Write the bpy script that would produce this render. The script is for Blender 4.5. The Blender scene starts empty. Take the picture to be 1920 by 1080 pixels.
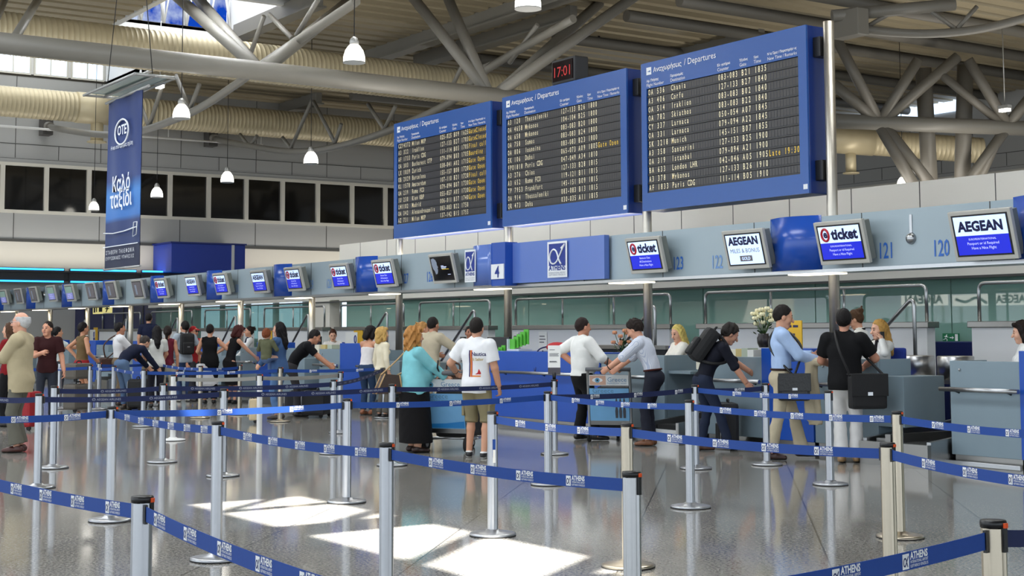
import bpy, bmesh, math, random
import numpy as np
from mathutils import Vector, Matrix

random.seed(7)
SC = bpy.context.scene
COL = SC.collection
PI = math.pi

# ------------------------------------------------------------------ camera
# world: check-in row runs along X, +Y points from the hall into the counters, floor at z = 0
CAM_H, F_PX, PP_X, PP_Y = 1.58, 2720.0, 960.0, 400.0
_pitch = math.atan((620.0 - PP_Y) / F_PX)
_yaw = math.atan2(PP_X + 890.0, F_PX / math.cos(_pitch))
_roll = math.radians(0.2)
_fh = Vector((-math.cos(_yaw), math.sin(_yaw), 0))
FWD = _fh * math.cos(_pitch) + Vector((0, 0, 1)) * math.sin(_pitch)
_r0 = FWD.cross(Vector((0, 0, 1))).normalized()
_u0 = _r0.cross(FWD)
RIGHT = _r0 * math.cos(_roll) - _u0 * math.sin(_roll)
UP = _u0 * math.cos(_roll) + _r0 * math.sin(_roll)
cam_data = bpy.data.cameras.new('camera')
cam = bpy.data.objects.new('camera', cam_data)
COL.objects.link(cam)
_m = Matrix((RIGHT, UP, -FWD)).transposed().to_4x4()
_m.translation = Vector((0, 0, CAM_H))
cam.matrix_world = _m
cam_data.sensor_width = 36.0
cam_data.sensor_fit = 'HORIZONTAL'
cam_data.lens = F_PX / 1920.0 * 36.0
cam_data.shift_y = -(540.0 - PP_Y) / 1920.0
cam_data.clip_start, cam_data.clip_end = 0.1, 500
SC.camera = cam

# ------------------------------------------------------------------ view, world, sun, added fill lamps
SC.view_settings.view_transform = 'Standard'
SC.view_settings.look = 'None'
SC.view_settings.gamma = 1.0
SC.view_settings.use_curve_mapping = False
SC.view_settings.exposure = 0.12
try:
    SC.cycles.use_denoising = True
    SC.cycles.max_bounces = 7
    SC.cycles.diffuse_bounces = 4
    SC.cycles.glossy_bounces = 3
    SC.cycles.transmission_bounces = 4
    SC.cycles.transparent_max_bounces = 8
    SC.cycles.sample_clamp_indirect = 6.0
    SC.cycles.caustics_reflective = False
    SC.cycles.caustics_refractive = False
except Exception:
    pass
W = bpy.data.worlds.new('daylight')
SC.world = W
W.use_nodes = True
_bg = W.node_tree.nodes['Background']
_bg.inputs[0].default_value = (0.82, 0.91, 1.0, 1)
_bg.inputs[1].default_value = 2.1
SUN_DIR = Vector((-4.0, 5.0, -12.6)).normalized()      # the way the sunlight travels
sun_d = bpy.data.lights.new('sun', 'SUN')
sun_d.energy = 34.0
sun_d.angle = math.radians(0.55)
sun_d.color = (1.0, 0.97, 0.92)
sun = bpy.data.objects.new('sun', sun_d)
COL.objects.link(sun)
sun.rotation_euler = SUN_DIR.to_track_quat('-Z', 'Y').to_euler()
sun.location = (10, -15, 30)
CEIL_Z = 12.4
def add_down_fill(x, y, sx, sy, watt, col=(0.93, 0.97, 1.0), z=None):  # added area lamp shining down to brighten the hall
    d = bpy.data.lights.new('down_fill', 'AREA')
    d.shape = 'RECTANGLE'; d.size = sx; d.size_y = sy; d.energy = watt; d.color = col
    o = bpy.data.objects.new('down_fill', d); COL.objects.link(o)
    o.location = (x, y, CEIL_Z - 0.05 if z is None else z)
for _x in (-44, -32, -20, -8):
    for _y in (-8, 4):
        add_down_fill(_x, _y, 7, 3, 700)  # unseen fill under the closed deck, no roof opening above
for _x in (-38, -29, -20, -11):
    add_down_fill(_x, 15.5, 6, 2.5, 1500)  # more added fill under the closed deck, over the desks
add_down_fill(-46, 18.7, 5, 3.6, 300, z=CEIL_Z + 2.5)          # fill lamp added inside the roof light at upper left
add_down_fill(-58.5, 16.5, 5, 6, 220, z=CEIL_Z + 2.0)           # fill lamp added inside the clerestory bay along the left wall
def up_fill(x, y, z, sx, sy, watt):  # added area lamp brightening the roof from below, no fixture built
    d = bpy.data.lights.new('up_fill', 'AREA')
    d.shape = 'RECTANGLE'; d.size = sx; d.size_y = sy; d.energy = watt; d.color = (1.0, 0.95, 0.86)
    o = bpy.data.objects.new('up_fill', d); COL.objects.link(o)
    o.location = (x, y, z); o.rotation_euler = (PI, 0, 0)
up_fill(-22, 21.0, 4.3, 28, 1.2, 1000)      # added fill hidden behind the partition wall
up_fill(-27, 41.0, 4.0, 22, 2.0, 900)      # unseen fill added over the rear offices
up_fill(-36, 15.0, 3.14, 36, .5, 450)      # added fill just above the canopy
up_fill(-60.9, 22, 4.2, 1.0, 30, 450)      # added fill over the bulkhead of the left wall

# ------------------------------------------------------------------ pixel helpers (photo frame 1920x1080)
def ray(x, y):
    return FWD + RIGHT * ((x - PP_X) / F_PX) - UP * ((y - PP_Y) / F_PX)
CAMP = Vector((0, 0, CAM_H))
def on(x, y, axis, val):
    v = ray(x, y)
    return CAMP + v * ((val - CAMP[axis]) / v[axis])
def floor_at(x, y):
    return on(x, y, 2, 0.0)
def at_depth(x, y, d):
    return CAMP + ray(x, y) * d
def depth(p):
    return (Vector(p) - CAMP).dot(FWD)

# ------------------------------------------------------------------ materials
MATS = {}
def srgb(c):
    return tuple((v / 12.92 if v <= 0.04045 else ((v + 0.055) / 1.055) ** 2.4) for v in (x / 255.0 for x in c))
def mat(name, col, rough=0.6, metal=0.0, spec=0.5, noise=0.0, nscale=20.0, emit=None, estr=1.0, bump=0.0, bscale=40.0, alpha=None, coat=0.0):
    """procedural principled material; col is sRGB 0-255"""
    if name in MATS:
        return MATS[name]
    m = bpy.data.materials.new(name); m.use_nodes = True
    nt = m.node_tree; b = nt.nodes['Principled BSDF']
    c = srgb(col) + (1,)
    b.inputs['Base Color'].default_value = c
    b.inputs['Roughness'].default_value = rough
    b.inputs['Metallic'].default_value = metal
    b.inputs['Specular IOR Level'].default_value = spec
    if coat: b.inputs['Coat Weight'].default_value = coat; b.inputs['Coat Roughness'].default_value = 0.1
    if emit:
        b.inputs['Emission Color'].default_value = srgb(emit) + (1,)
        b.inputs['Emission Strength'].default_value = estr
    if noise or bump:
        tc = nt.nodes.new('ShaderNodeTexCoord')
        if noise:
            n = nt.nodes.new('ShaderNodeTexNoise'); n.inputs['Scale'].default_value = nscale; n.inputs['Detail'].default_value = 4
            r = nt.nodes.new('ShaderNodeMixRGB'); r.blend_type = 'MIX'
            r.inputs[1].default_value = tuple(max(0, v * (1 - noise)) for v in c[:3]) + (1,)
            r.inputs[2].default_value = tuple(min(1, v * (1 + noise)) for v in c[:3]) + (1,)
            nt.links.new(tc.outputs['Object'], n.inputs['Vector'])
            nt.links.new(n.outputs['Fac'], r.inputs[0]); nt.links.new(r.outputs[0], b.inputs['Base Color'])
        if bump:
            n2 = nt.nodes.new('ShaderNodeTexNoise'); n2.inputs['Scale'].default_value = bscale; n2.inputs['Detail'].default_value = 3
            bp = nt.nodes.new('ShaderNodeBump'); bp.inputs['Strength'].default_value = bump; bp.inputs['Distance'].default_value = 0.02
            nt.links.new(tc.outputs['Object'], n2.inputs['Vector'])
            nt.links.new(n2.outputs['Fac'], bp.inputs['Height']); nt.links.new(bp.outputs[0], b.inputs['Normal'])
    MATS[name] = m
    return m
def cloth(col, noise=0.10):
    return mat('fabric_%02x%02x%02x' % tuple(col), col, 0.85, spec=0.25, noise=noise, nscale=9, bump=0.12, bscale=45)

steel = mat('brushed_steel', (176, 177, 178), 0.30, 1.0, noise=0.06, nscale=30)
alu = mat('satin_aluminium', (176, 178, 182), 0.36, 1.0, noise=0.05, nscale=25)
warm_alu = mat('champagne_steel', (186, 176, 158), 0.32, 1.0, noise=0.05, nscale=25)
black_plastic = mat('black_plastic', (22, 22, 24), 0.4)
rubber = mat('rubber', (28, 28, 28), 0.8)
pole_steel = mat('pole_steel', (204, 198, 186), 0.42, 1.0, noise=0.05, nscale=12)
orange_plastic = mat('orange_plastic', (235, 84, 20), 0.45)
blue_lam = mat('blue_laminate', (16, 76, 174), 0.38, noise=0.05, nscale=3)
grey_lam = mat('grey_laminate', (128, 146, 156), 0.42, noise=0.04, nscale=4)
fascia_grey = mat('fascia_grey', (160, 176, 184), 0.35, noise=0.03, nscale=3)
fascia_blue = mat('fascia_blue', (30, 78, 172), 0.22, noise=0.05, nscale=2)
white_paint = mat('white_paint', (226, 226, 224), 0.5)
gloss_white = mat('gloss_white_panel', (228, 224, 214), 0.12, noise=0.03, nscale=1)
belt_blue = mat('belt_blue', (18, 66, 146), 0.7, noise=0.08, nscale=60)
belt_navy = mat('belt_navy', (12, 28, 76), 0.7, noise=0.08, nscale=60)
belt_grey = mat('belt_grey', (150, 148, 142), 0.7)
print_white = mat('print_white', (235, 238, 240), 0.6)
print_grey = mat('print_grey', (150, 155, 172), 0.6)
steel_paint = mat('truss_grey_paint', (124, 121, 114), 0.42, noise=0.05, nscale=2)
duct_m = mat('duct_cream', (206, 192, 158), 0.4, metal=0.15, noise=0.06, nscale=3)
paper = mat('paper', (238, 238, 234), 0.7)

# ------------------------------------------------------------------ mesh builder
class MB:
    def __init__(self):
        self.v = []; self.f = []; self.m = []; self.s = []
    def add(self, vs, fs, mi=0, smooth=False):
        o = len(self.v)
        self.v.extend([tuple(p) for p in vs])
        for f in fs:
            self.f.append(tuple(i + o for i in f)); self.m.append(mi); self.s.append(smooth)
        return self
    def box(self, x0, x1, y0, y1, z0, z1, mi=0, bev=0.0, M=None):
        if bev > 0:
            bm = bmesh.new(); bmesh.ops.create_cube(bm, size=1.0)
            for v in bm.verts:
                v.co = Vector((x0 + (v.co.x + .5) * (x1 - x0), y0 + (v.co.y + .5) * (y1 - y0), z0 + (v.co.z + .5) * (z1 - z0)))
            bmesh.ops.bevel(bm, geom=bm.edges[:], offset=bev, segments=2, profile=0.6, affect='EDGES')
            bm.verts.ensure_lookup_table(); bm.verts.index_update()
            vs = [v.co.copy() for v in bm.verts]; fs = [[v.index for v in f.verts] for f in bm.faces]; bm.free()
        else:
            vs = [Vector(p) for p in ((x0,y0,z0),(x1,y0,z0),(x1,y1,z0),(x0,y1,z0),(x0,y0,z1),(x1,y0,z1),(x1,y1,z1),(x0,y1,z1))]
            fs = [(0,3,2,1),(4,5,6,7),(0,1,5,4),(1,2,6,5),(2,3,7,6),(3,0,4,7)]
        if M is not None: vs = [M @ v for v in vs]
        return self.add(vs, fs, mi)
    def quad(self, a, b, c, d, mi=0):
        return self.add([a, b, c, d], [(0, 1, 2, 3)], mi)
    def tube(self, pts, r, n=12, mi=0, caps=True, closed=False):
        pts = [Vector(p) for p in pts]
        rs = r if isinstance(r, (list, tuple)) else [r] * len(pts)
        L = len(pts); rings = []
        nrm = None
        for i, p in enumerate(pts):
            a = pts[i - 1] if (i > 0 or closed) else p
            b = pts[(i + 1) % L] if (i < L - 1 or closed) else p
            t = (b - a)
            t = t.normalized() if t.length > 1e-9 else Vector((0, 0, 1))
            if nrm is None:
                nrm = t.orthogonal().normalized()
            else:
                nrm = (nrm - t * nrm.dot(t))
                nrm = nrm.normalized() if nrm.length > 1e-6 else t.orthogonal().normalized()
            bi = t.cross(nrm)
            rings.append([p + (nrm * math.cos(2*PI*k/n) + bi * math.sin(2*PI*k/n)) * rs[i] for k in range(n)])
        vs = [p for rg in rings for p in rg]; fs = []
        for i in range(L if closed else L - 1):
            j = (i + 1) % L
            for k in range(n):
                k2 = (k + 1) % n
                fs.append((i*n+k, i*n+k2, j*n+k2, j*n+k))
        o = len(self.v); self.add(vs, fs, mi, True)
        if caps and not closed:
            self.f.append(tuple(o + k for k in reversed(range(n)))); self.m.append(mi); self.s.append(False)
            self.f.append(tuple(o + (L-1)*n + k for k in range(n))); self.m.append(mi); self.s.append(False)
        return self
    def lathe(self, prof, c=(0, 0, 0), n=24, mi=0, M=None, smooth=True):
        vs = []; fs = []
        for (r, z) in prof:
            for k in range(n):
                a = 2*PI*k/n
                vs.append(Vector((c[0] + r*math.cos(a), c[1] + r*math.sin(a), c[2] + z)))
        P = len(prof)
        for i in range(P - 1):
            for k in range(n):
                k2 = (k + 1) % n
                fs.append((i*n+k, i*n+k2, (i+1)*n+k2, (i+1)*n+k))
        if M is not None: vs = [M @ v for v in vs]
        o = len(self.v); self.add(vs, fs, mi, smooth)
        if prof[0][0] > 1e-4:
            self.f.append(tuple(o + k for k in reversed(range(n)))); self.m.append(mi); self.s.append(False)
        if prof[-1][0] > 1e-4:
            self.f.append(tuple(o + (P-1)*n + k for k in range(n))); self.m.append(mi); self.s.append(False)
        return self
    def ell(self, c, r, n=12, mi=0, M=None):
        prof = []
        vs = []; fs = []
        st = max(4, n // 2)
        for i in range(st + 1):
            th = PI * i / st
            for k in range(n):
                a = 2*PI*k/n
                vs.append(Vector((c[0] + r[0]*math.sin(th)*math.cos(a), c[1] + r[1]*math.sin(th)*math.sin(a), c[2] - r[2]*math.cos(th))))
        for i in range(st):
            for k in range(n):
                k2 = (k + 1) % n
                fs.append((i*n+k, i*n+k2, (i+1)*n+k2, (i+1)*n+k))
        if M is not None: vs = [M @ v for v in vs]
        return self.add(vs, fs, mi, True)
    def prism(self, poly, axis, a, b, mi=0, smooth=False):
        """extrude a 2-D polygon along an axis (0: poly=(y,z), 1: poly=(x,z), 2: poly=(x,y))"""
        n = len(poly)
        def put(p, t):
            return ((t, p[0], p[1]), (p[0], t, p[1]), (p[0], p[1], t))[axis]
        vs = [put(p, a) for p in poly] + [put(p, b) for p in poly]
        fs = [(i, (i+1) % n, n + (i+1) % n, n + i) for i in range(n)]
        o = len(self.v); self.add(vs, fs, mi, smooth)
        for ring in (tuple(reversed(range(n))), tuple(range(n, 2*n))):
            self.f.append(tuple(o + i for i in ring)); self.m.append(mi); self.s.append(False)
        return self
    def text(self, s, M, size=1.0, mi=0, align='LEFT', bold=0.0, width=None, sx=1.0, sy=1.0):
        vs, fs, w = text_geo(s, align, bold)
        k = size; kx = size * sx
        if width is not None and w > 0: kx = k = width / w; k *= sy
        return self.add([M @ Vector((x * kx, y * k, 0)) for x, y in vs], fs, mi)
    def build(self, name, mats, parent=None):
        me = bpy.data.meshes.new(name)
        me.from_pydata(self.v, [], self.f)
        for m in (mats if isinstance(mats, (list, tuple)) else [mats]):
            me.materials.append(m)
        me.polygons.foreach_set('material_index', self.m)
        me.polygons.foreach_set('use_smooth', self.s)
        me.update()
        bm = bmesh.new(); bm.from_mesh(me)
        bmesh.ops.recalc_face_normals(bm, faces=bm.faces[:]); bm.to_mesh(me); bm.free()
        o = bpy.data.objects.new(name, me); COL.objects.link(o)
        if parent is not None: o.parent = parent
        return o
    def build_raw(self, name, mats, parent=None):
        me = bpy.data.meshes.new(name)
        me.from_pydata(self.v, [], self.f)
        for m in (mats if isinstance(mats, (list, tuple)) else [mats]):
            me.materials.append(m)
        me.polygons.foreach_set('material_index', self.m)
        me.polygons.foreach_set('use_smooth', self.s)
        me.update()
        o = bpy.data.objects.new(name, me); COL.objects.link(o)
        if parent is not None: o.parent = parent
        return o

_TEXT = {}
def text_geo(s, align='LEFT', bold=0.0):
    """flat glyph outlines of a string with the built-in font: (verts2d, faces, width)"""
    key = (s, align, bold)
    if key in _TEXT: return _TEXT[key]
    cu = bpy.data.curves.new('t', 'FONT'); cu.body = s; cu.size = 1.0; cu.resolution_u = 2
    cu.align_x = align; cu.offset = bold; cu.fill_mode = 'FRONT'
    o = bpy.data.objects.new('t', cu); COL.objects.link(o)
    dg = bpy.context.evaluated_depsgraph_get(); dg.update()
    me = o.evaluated_get(dg).to_mesh()
    vs = [(v.co.x, v.co.y) for v in me.vertices]
    fs = [tuple(p.vertices) for p in me.polygons]
    o.evaluated_get(dg).to_mesh_clear()
    bpy.data.objects.remove(o); bpy.data.curves.remove(cu)
    w = (max(v[0] for v in vs) - min(v[0] for v in vs)) if vs else 0
    _TEXT[key] = (vs, fs, w)
    return _TEXT[key]

def rounded(pts, r, n=5):
    """polyline with its corners rounded to radius r"""
    pts = [Vector(p) for p in pts]; out = [pts[0]]
    for a, b, c in zip(pts[:-2], pts[1:-1], pts[2:]):
        u = (a - b); v = (c - b); k = min(r, u.length * .48, v.length * .48); p = b + u.normalized() * k; q = b + v.normalized() * k
        for i in range(n + 1):
            t = i / n; out.append(p * (1-t)**2 + b * 2*t*(1-t) + q * t*t)
    out.append(pts[-1]); return out
def frame(o, u, v):
    """matrix whose x axis is u, y axis is v, origin o (for flat lettering)"""
    u = Vector(u).normalized(); v = Vector(v).normalized(); n = u.cross(v)
    m = Matrix((u, v, n)).transposed().to_4x4(); m.translation = Vector(o)
    return m

def tag(o, label=None, cat=None, group=None, kind=None):
    if label: o['label'] = label
    if cat: o['category'] = cat
    if group: o['group'] = group
    if kind: o['kind'] = kind
    return o
def thing(name, label, cat, loc=(0, 0, 0), rz=0.0, group=None):
    o = bpy.data.objects.new(name, None); COL.objects.link(o)
    o.empty_display_size = 0.1
    o.location = loc; o.rotation_euler = (0, 0, rz)
    return tag(o, label, cat, group)
def struct(o):
    o['kind'] = 'structure'; return o
def dup_tree(o, parent=None):
    c = o.copy(); COL.objects.link(c)
    if parent is not None: c.parent = parent
    for ch in list(o.children): dup_tree(ch, c)
    return c
# ================================================================== the hall
XL, YB = -62.0, 55.0            # left wall plane, rear wall plane
# ---- floor: polished grey granite, joints at 45 degrees to the desks
def floor_material():
    m = bpy.data.materials.new('polished_granite'); m.use_nodes = True
    nt = m.node_tree; b = nt.nodes['Principled BSDF']; L = nt.links
    tc = nt.nodes.new('ShaderNodeTexCoord')
    n1 = nt.nodes.new('ShaderNodeTexNoise'); n1.inputs['Scale'].default_value = 48; n1.inputs['Detail'].default_value = 5
    n2 = nt.nodes.new('ShaderNodeTexNoise'); n2.inputs['Scale'].default_value = 1.1; n2.inputs['Detail'].default_value = 3
    r1 = nt.nodes.new('ShaderNodeValToRGB')
    r1.color_ramp.elements[0].position = 0.32; r1.color_ramp.elements[0].color = srgb((112, 110, 104)) + (1,)
    r1.color_ramp.elements[1].position = 0.70; r1.color_ramp.elements[1].color = srgb((196, 192, 184)) + (1,)
    L.new(tc.outputs['Object'], n1.inputs['Vector']); L.new(tc.outputs['Object'], n2.inputs['Vector'])
    L.new(n1.outputs['Fac'], r1.inputs[0])
    mx = nt.nodes.new('ShaderNodeMixRGB'); mx.blend_type = 'MULTIPLY'; mx.inputs[0].default_value = 0.35
    L.new(r1.outputs[0], mx.inputs[1]); L.new(n2.outputs['Fac'], mx.inputs[2])
    # joints
    mp = nt.nodes.new('ShaderNodeMapping'); mp.inputs['Rotation'].default_value = (0, 0, math.radians(-137.4)); 
    L.new(tc.outputs['Object'], mp.inputs['Vector'])
    sp = nt.nodes.new('ShaderNodeSeparateXYZ'); L.new(mp.outputs[0], sp.inputs[0])
    def joint(out, period, off, wid):
        a = nt.nodes.new('ShaderNodeMath'); a.operation = 'ADD'; a.inputs[1].default_value = off; L.new(out, a.inputs[0])
        w = nt.nodes.new('ShaderNodeMath'); w.operation = 'PINGPONG'; w.inputs[1].default_value = period / 2; L.new(a.outputs[0], w.inputs[0])
        g = nt.nodes.new('ShaderNodeMath'); g.operation = 'LESS_THAN'; g.inputs[1].default_value = wid; L.new(w.outputs[0], g.inputs[0])
        return g.outputs[0]
    j1 = joint(sp.outputs['Y'], 1.40, -2.15, 0.006)
    j2 = joint(sp.outputs['X'], 2.80, 0.3, 0.004)
    j3 = joint(sp.outputs['Y'], 0.70, -2.15, 0.0025)
    s = nt.nodes.new('ShaderNodeMath'); s.operation = 'MAXIMUM'; L.new(j1, s.inputs[0]); L.new(j2, s.inputs[1])
    s2 = nt.nodes.new('ShaderNodeMath'); s2.operation = 'MULTIPLY'; s2.inputs[1].default_value = 0.75; L.new(s.outputs[0], s2.inputs[0])
    mj = nt.nodes.new('ShaderNodeMixRGB'); mj.inputs[2].default_value = srgb((52, 50, 47)) + (1,)
    L.new(s2.outputs[0], mj.inputs[0]); L.new(mx.outputs[0], mj.inputs[1]); L.new(mj.outputs[0], b.inputs['Base Color'])
    b.inputs['Roughness'].default_value = 0.09
    b.inputs['Specular IOR Level'].default_value = 0.6
    return m
mb = MB(); mb.quad((-75, -24, 0), (26, -24, 0), (26, 60, 0), (-75, 60, 0))
struct(mb.build('floor', floor_material()))

# ---- ceiling: ribbed metal deck with roof lights cut through it
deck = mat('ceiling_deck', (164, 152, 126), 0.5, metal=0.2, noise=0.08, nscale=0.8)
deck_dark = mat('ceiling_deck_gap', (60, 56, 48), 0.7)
def sun_hole(x0, x1, y0, y1):
    k = (CEIL_Z) / -SUN_DIR.z
    dx, dy = -SUN_DIR.x * k, -SUN_DIR.y * k
    return (x0 + dx, x1 + dx, y0 + dy, y1 + dy)
HOLES = [sun_hole(-12.82, -7.6, 5.07, 6.22)]
LANTERN = (-49.0, -43.0, 16.6, 20.8)      # raised roof light, seen at the top left of the view
CLERE = (XL + .02, -55.0, 12.5, 20.6)      # clerestory bay against the left wall
HOLES_ALL = HOLES + [LANTERN, CLERE]
def ceiling_mesh():
    mb = MB()
    xs = sorted(set([-75, 26] + [h[0] for h in HOLES_ALL] + [h[1] for h in HOLES_ALL]))
    for a, b in zip(xs[:-1], xs[1:]):
        c = (a + b) / 2
        ys = [-24]
        for h in sorted([h for h in HOLES_ALL if h[0] < c < h[1]], key=lambda h: h[2]): ys += [h[2], h[3]]
        ys.append(60)
        for i in range(0, len(ys), 2):
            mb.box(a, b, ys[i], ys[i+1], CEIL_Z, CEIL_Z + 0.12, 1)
    # ribs only where the deck can be seen from the hall floor; they run along Y
    x = -61.6
    while x < -5:
        segs = [(8.0, 54.9)]
        for h in HOLES_ALL:
            if h[0] - .35 < x < h[1] + .35:
                ns = []
                for s0, s1 in segs:
                    if h[2] > s0 and h[3] < s1: ns += [(s0, h[2]), (h[3], s1)]
                    elif h[3] <= s0 or h[2] >= s1: ns.append((s0, s1))
                    else: ns.append((max(s0, h[3]), s1) if h[2] <= s0 else (s0, h[2]))
                segs = ns
        for s0, s1 in segs:
            mb.prism([(x - .33, CEIL_Z), (x - .27, CEIL_Z - .16), (x + .27, CEIL_Z - .16), (x + .33, CEIL_Z)], 1, s0, s1, 0)
        x += 0.86
    # beams of the roof that cross the sun opening (positions given where their shade falls on the floor)
    k = CEIL_Z / -SUN_DIR.z; sx, sy = -SUN_DIR.x * k, -SUN_DIR.y * k
    def bar(a, b, w):
        A = Vector((a[0] + sx, a[1] + sy, CEIL_Z + .06)); B = Vector((b[0] + sx, b[1] + sy, CEIL_Z + .06))
        d = (B - A).normalized(); n = Vector((-d.y, d.x, 0)) * w / 2
        mb.add([A - n, B - n, B + n, A + n, A - n + Vector((0, 0, .05)), B - n + Vector((0, 0, .05)), B + n + Vector((0, 0, .05)), A + n + Vector((0, 0, .05))], [(0, 3, 2, 1), (4, 5, 6, 7), (0, 1, 5, 4), (1, 2, 6, 5), (2, 3, 7, 6), (3, 0, 4, 7)], 0)
    bar((-10.62, 4.9), (-10.66, 6.4), .62)
    bar((-12.08, 4.9), (-12.16, 6.4), .16)
    bar((-12.95, 6.1), (-12.1, 5.1), .14)
    bar((-9.78, 6.4), (-8.55, 4.9), .22)
    bar((-11.5, 6.4), (-10.8, 5.5), .2)
    bar((-8.2, 6.4), (-7.4, 5.2), .3)
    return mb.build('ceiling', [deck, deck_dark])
struct(ceiling_mesh())

# ---- left wall and rear wall with the high window band
panel = mat('wall_panel_grey', (168, 168, 166), 0.38, noise=0.03, nscale=0.6)
panel_light = mat('wall_panel_light', (206, 202, 192), 0.5, noise=0.03, nscale=0.5)
seam = mat('wall_seam', (72, 72, 70), 0.6)
frame_cream = mat('window_frame_cream', (212, 208, 196), 0.45)
dark_glass = mat('dark_glass', (16, 16, 17), 0.06, spec=0.8)
def wall_with_band(P, name, t0, t1, seam_step, zs):
    """P(t, d, z): point at t along the wall, d in front of it. zs = dict of levels"""
    mb = MB()
    def slab(t0, t1, d0, d1, z0, z1, mi):
        c = [P(t, d, z) for z in (z0, z1) for d in (d0, d1) for t in (t0, t1)]
        mb.add(c, [(0,1,3,2),(4,6,7,5),(0,4,5,1),(2,3,7,6),(0,2,6,4),(1,5,7,3)], mi)
    slab(t0, t1, -.4, 0, zs['low'], zs['wb'], 0)
    slab(t0, t1, -.4, 0, zs['wt'], CEIL_Z, 0)
    slab(t0, t1, -.4, .03, zs['wt'], zs['wt'] + .16, 0)
    slab(t0, t1, -.4, 0.0, 0.0, zs['low'], 1)
    slab(t0, t1, 0, .05, zs['low'] - .12, zs['low'], 2)
    slab(t0, t1, -.01, .012, zs['wt'] + .78, zs['wt'] + .81, 2)
    slab(t0, t1, -.01, .012, zs['wt'] + .16, zs['wt'] + .18, 2)
    t = t0 + .6
    while t < t1:
        slab(t - .014, t + .014, -.01, .012, zs['low'], zs['wb'] - .1, 2)
        slab(t - .012, t + .012, -.01, .012, zs['wt'] + .2, zs['wt'] + .8, 2)
        slab(t + seam_step/2 - .012, t + seam_step/2 + .012, -.01, .012, zs['wt'] + .2, zs['wt'] + .8, 2)
        slab(t - .012, t + .012, -.01, .012, zs['wt'] + .82, CEIL_Z, 2)
        t += seam_step
    return mb
Z = dict(low=5.5, wb=6.72, wt=8.72)
def PL(t, d, z): return (XL + d, t, z)
def PR(t, d, z): return (t, YB - d, z)
struct(wall_with_band(PL, 'wall_left', -24, YB, 3.65, Z).build('wall_left', [panel, panel_light, seam]))
struct(wall_with_band(PR, 'wall_rear', XL, 26, 3.65, Z).build('wall_rear', [panel, panel_light, seam]))
nwin = 0
def windows(P, t0, t1, step):
    global nwin
    t = t0
    while t < t1 - .01:
        nwin += 1
        fr = MB()
        def slab(mbx, a, b, d0, d1, z0, z1):
            c = [P(tt, d, z) for z in (z0, z1) for d in (d0, d1) for tt in (a, b)]
            mbx.add(c, [(0,1,3,2),(4,6,7,5),(0,4,5,1),(2,3,7,6),(0,2,6,4),(1,5,7,3)], 0)
        slab(fr, t, t + step, -.2, .05, Z['wb'] - .14, Z['wb'])
        slab(fr, t, t + step, -.2, .05, Z['wt'] - .13, Z['wt'])
        slab(fr, t, t + .09, -.2, .05, Z['wb'], Z['wt'] - .13)
        slab(fr, t + step - .09, t + step, -.2, .05, Z['wb'], Z['wt'] - .13)
        o = fr.build('window_%d' % nwin, frame_cream); struct(o)
        g = MB(); slab(g, t + .09, t + step - .09, -.12, -.10, Z['wb'], Z['wt'] - .13)
        g.build('pane', dark_glass, o)
        t += step
windows(PL, 12.6, 45.0, 1.83)
windows(PR, -52.0, -28.0, 1.83)

# ---- clerestory over the duct on the left wall, bright with daylight
sky_glow = mat('clerestory_daylight', (200, 222, 245), 0.5, emit=(214, 232, 255), estr=1.3)
for k in range(5):
    y = 12.7 + k * 1.58
    nwin += 1
    cl = MB(); cl.box(XL, XL + .08, y, y + 1.45, 12.48, 13.5, 0)
    o = cl.build('window_%d' % nwin, frame_cream); struct(o)
    cl = MB(); cl.box(XL + .06, XL + .1, y + .08, y + .66, 12.56, 13.42, 0); cl.box(XL + .06, XL + .1, y + .74, y + 1.37, 12.56, 13.42, 0); cl.build('pane', sky_glow, o)
nwin += 1
cl = MB(); cl.box(-52.5, -43.6, YB - .1, YB - .04, 11.75, 12.38, 0)
struct(cl.build('window_%d' % nwin, sky_glow))
# the raised roof light: white upstand, blue sky glazing
ux0, ux1, uy0, uy1 = LANTERN
lt = MB()
for a, b, c, d in ((ux0 - .2, ux0, uy0, uy1), (ux1, ux1 + .2, uy0, uy1), (ux0 - .2, ux1 + .2, uy0 - .2, uy0), (ux0 - .2, ux1 + .2, uy1, uy1 + .2)):
    lt.box(a, b, c, d, CEIL_Z - .2, CEIL_Z + .1, 0)
lt.box(ux0 - .2, ux1 + .2, uy0 - .2, uy1 + .2, CEIL_Z + 2.6, CEIL_Z + 2.7, 0)
for k in range(6):
    y = uy0 + k * (uy1 - uy0) / 5
    lt.box(ux0 - .12, ux0, y - .06, y + .06, CEIL_Z + .1, CEIL_Z + 2.6, 0)
    if k < 5:
        ya, yb = y, y + (uy1 - uy0) / 5
        lt.tube([(ux0 + .1, ya, CEIL_Z + .1), (ux0 + .1, (ya + yb)/2, CEIL_Z + 2.6)], .035, 8, 0)
        lt.tube([(ux0 + .1, yb, CEIL_Z + .1), (ux0 + .1, (ya + yb)/2, CEIL_Z + 2.6)], .05, 8, 0)
lt.box(ux0, ux1, uy1, uy1 + .12, CEIL_Z + .1, CEIL_Z + 2.6, 0); lt.box(ux0, ux1, uy0 - .12, uy0, CEIL_Z + .1, CEIL_Z + 2.6, 0); lt.box(ux1, ux1 + .12, uy0, uy1, CEIL_Z + .1, CEIL_Z + 2.6, 0)
c0, c1, c2, c3 = CLERE
lt.box(c0 - .3, c1 + .2, c2 - .2, c3 + .2, CEIL_Z + 2.2, CEIL_Z + 2.3, 0); lt.box(c1, c1 + .2, c2 - .2, c3 + .2, CEIL_Z - .2, CEIL_Z + 2.2, 0)
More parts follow.
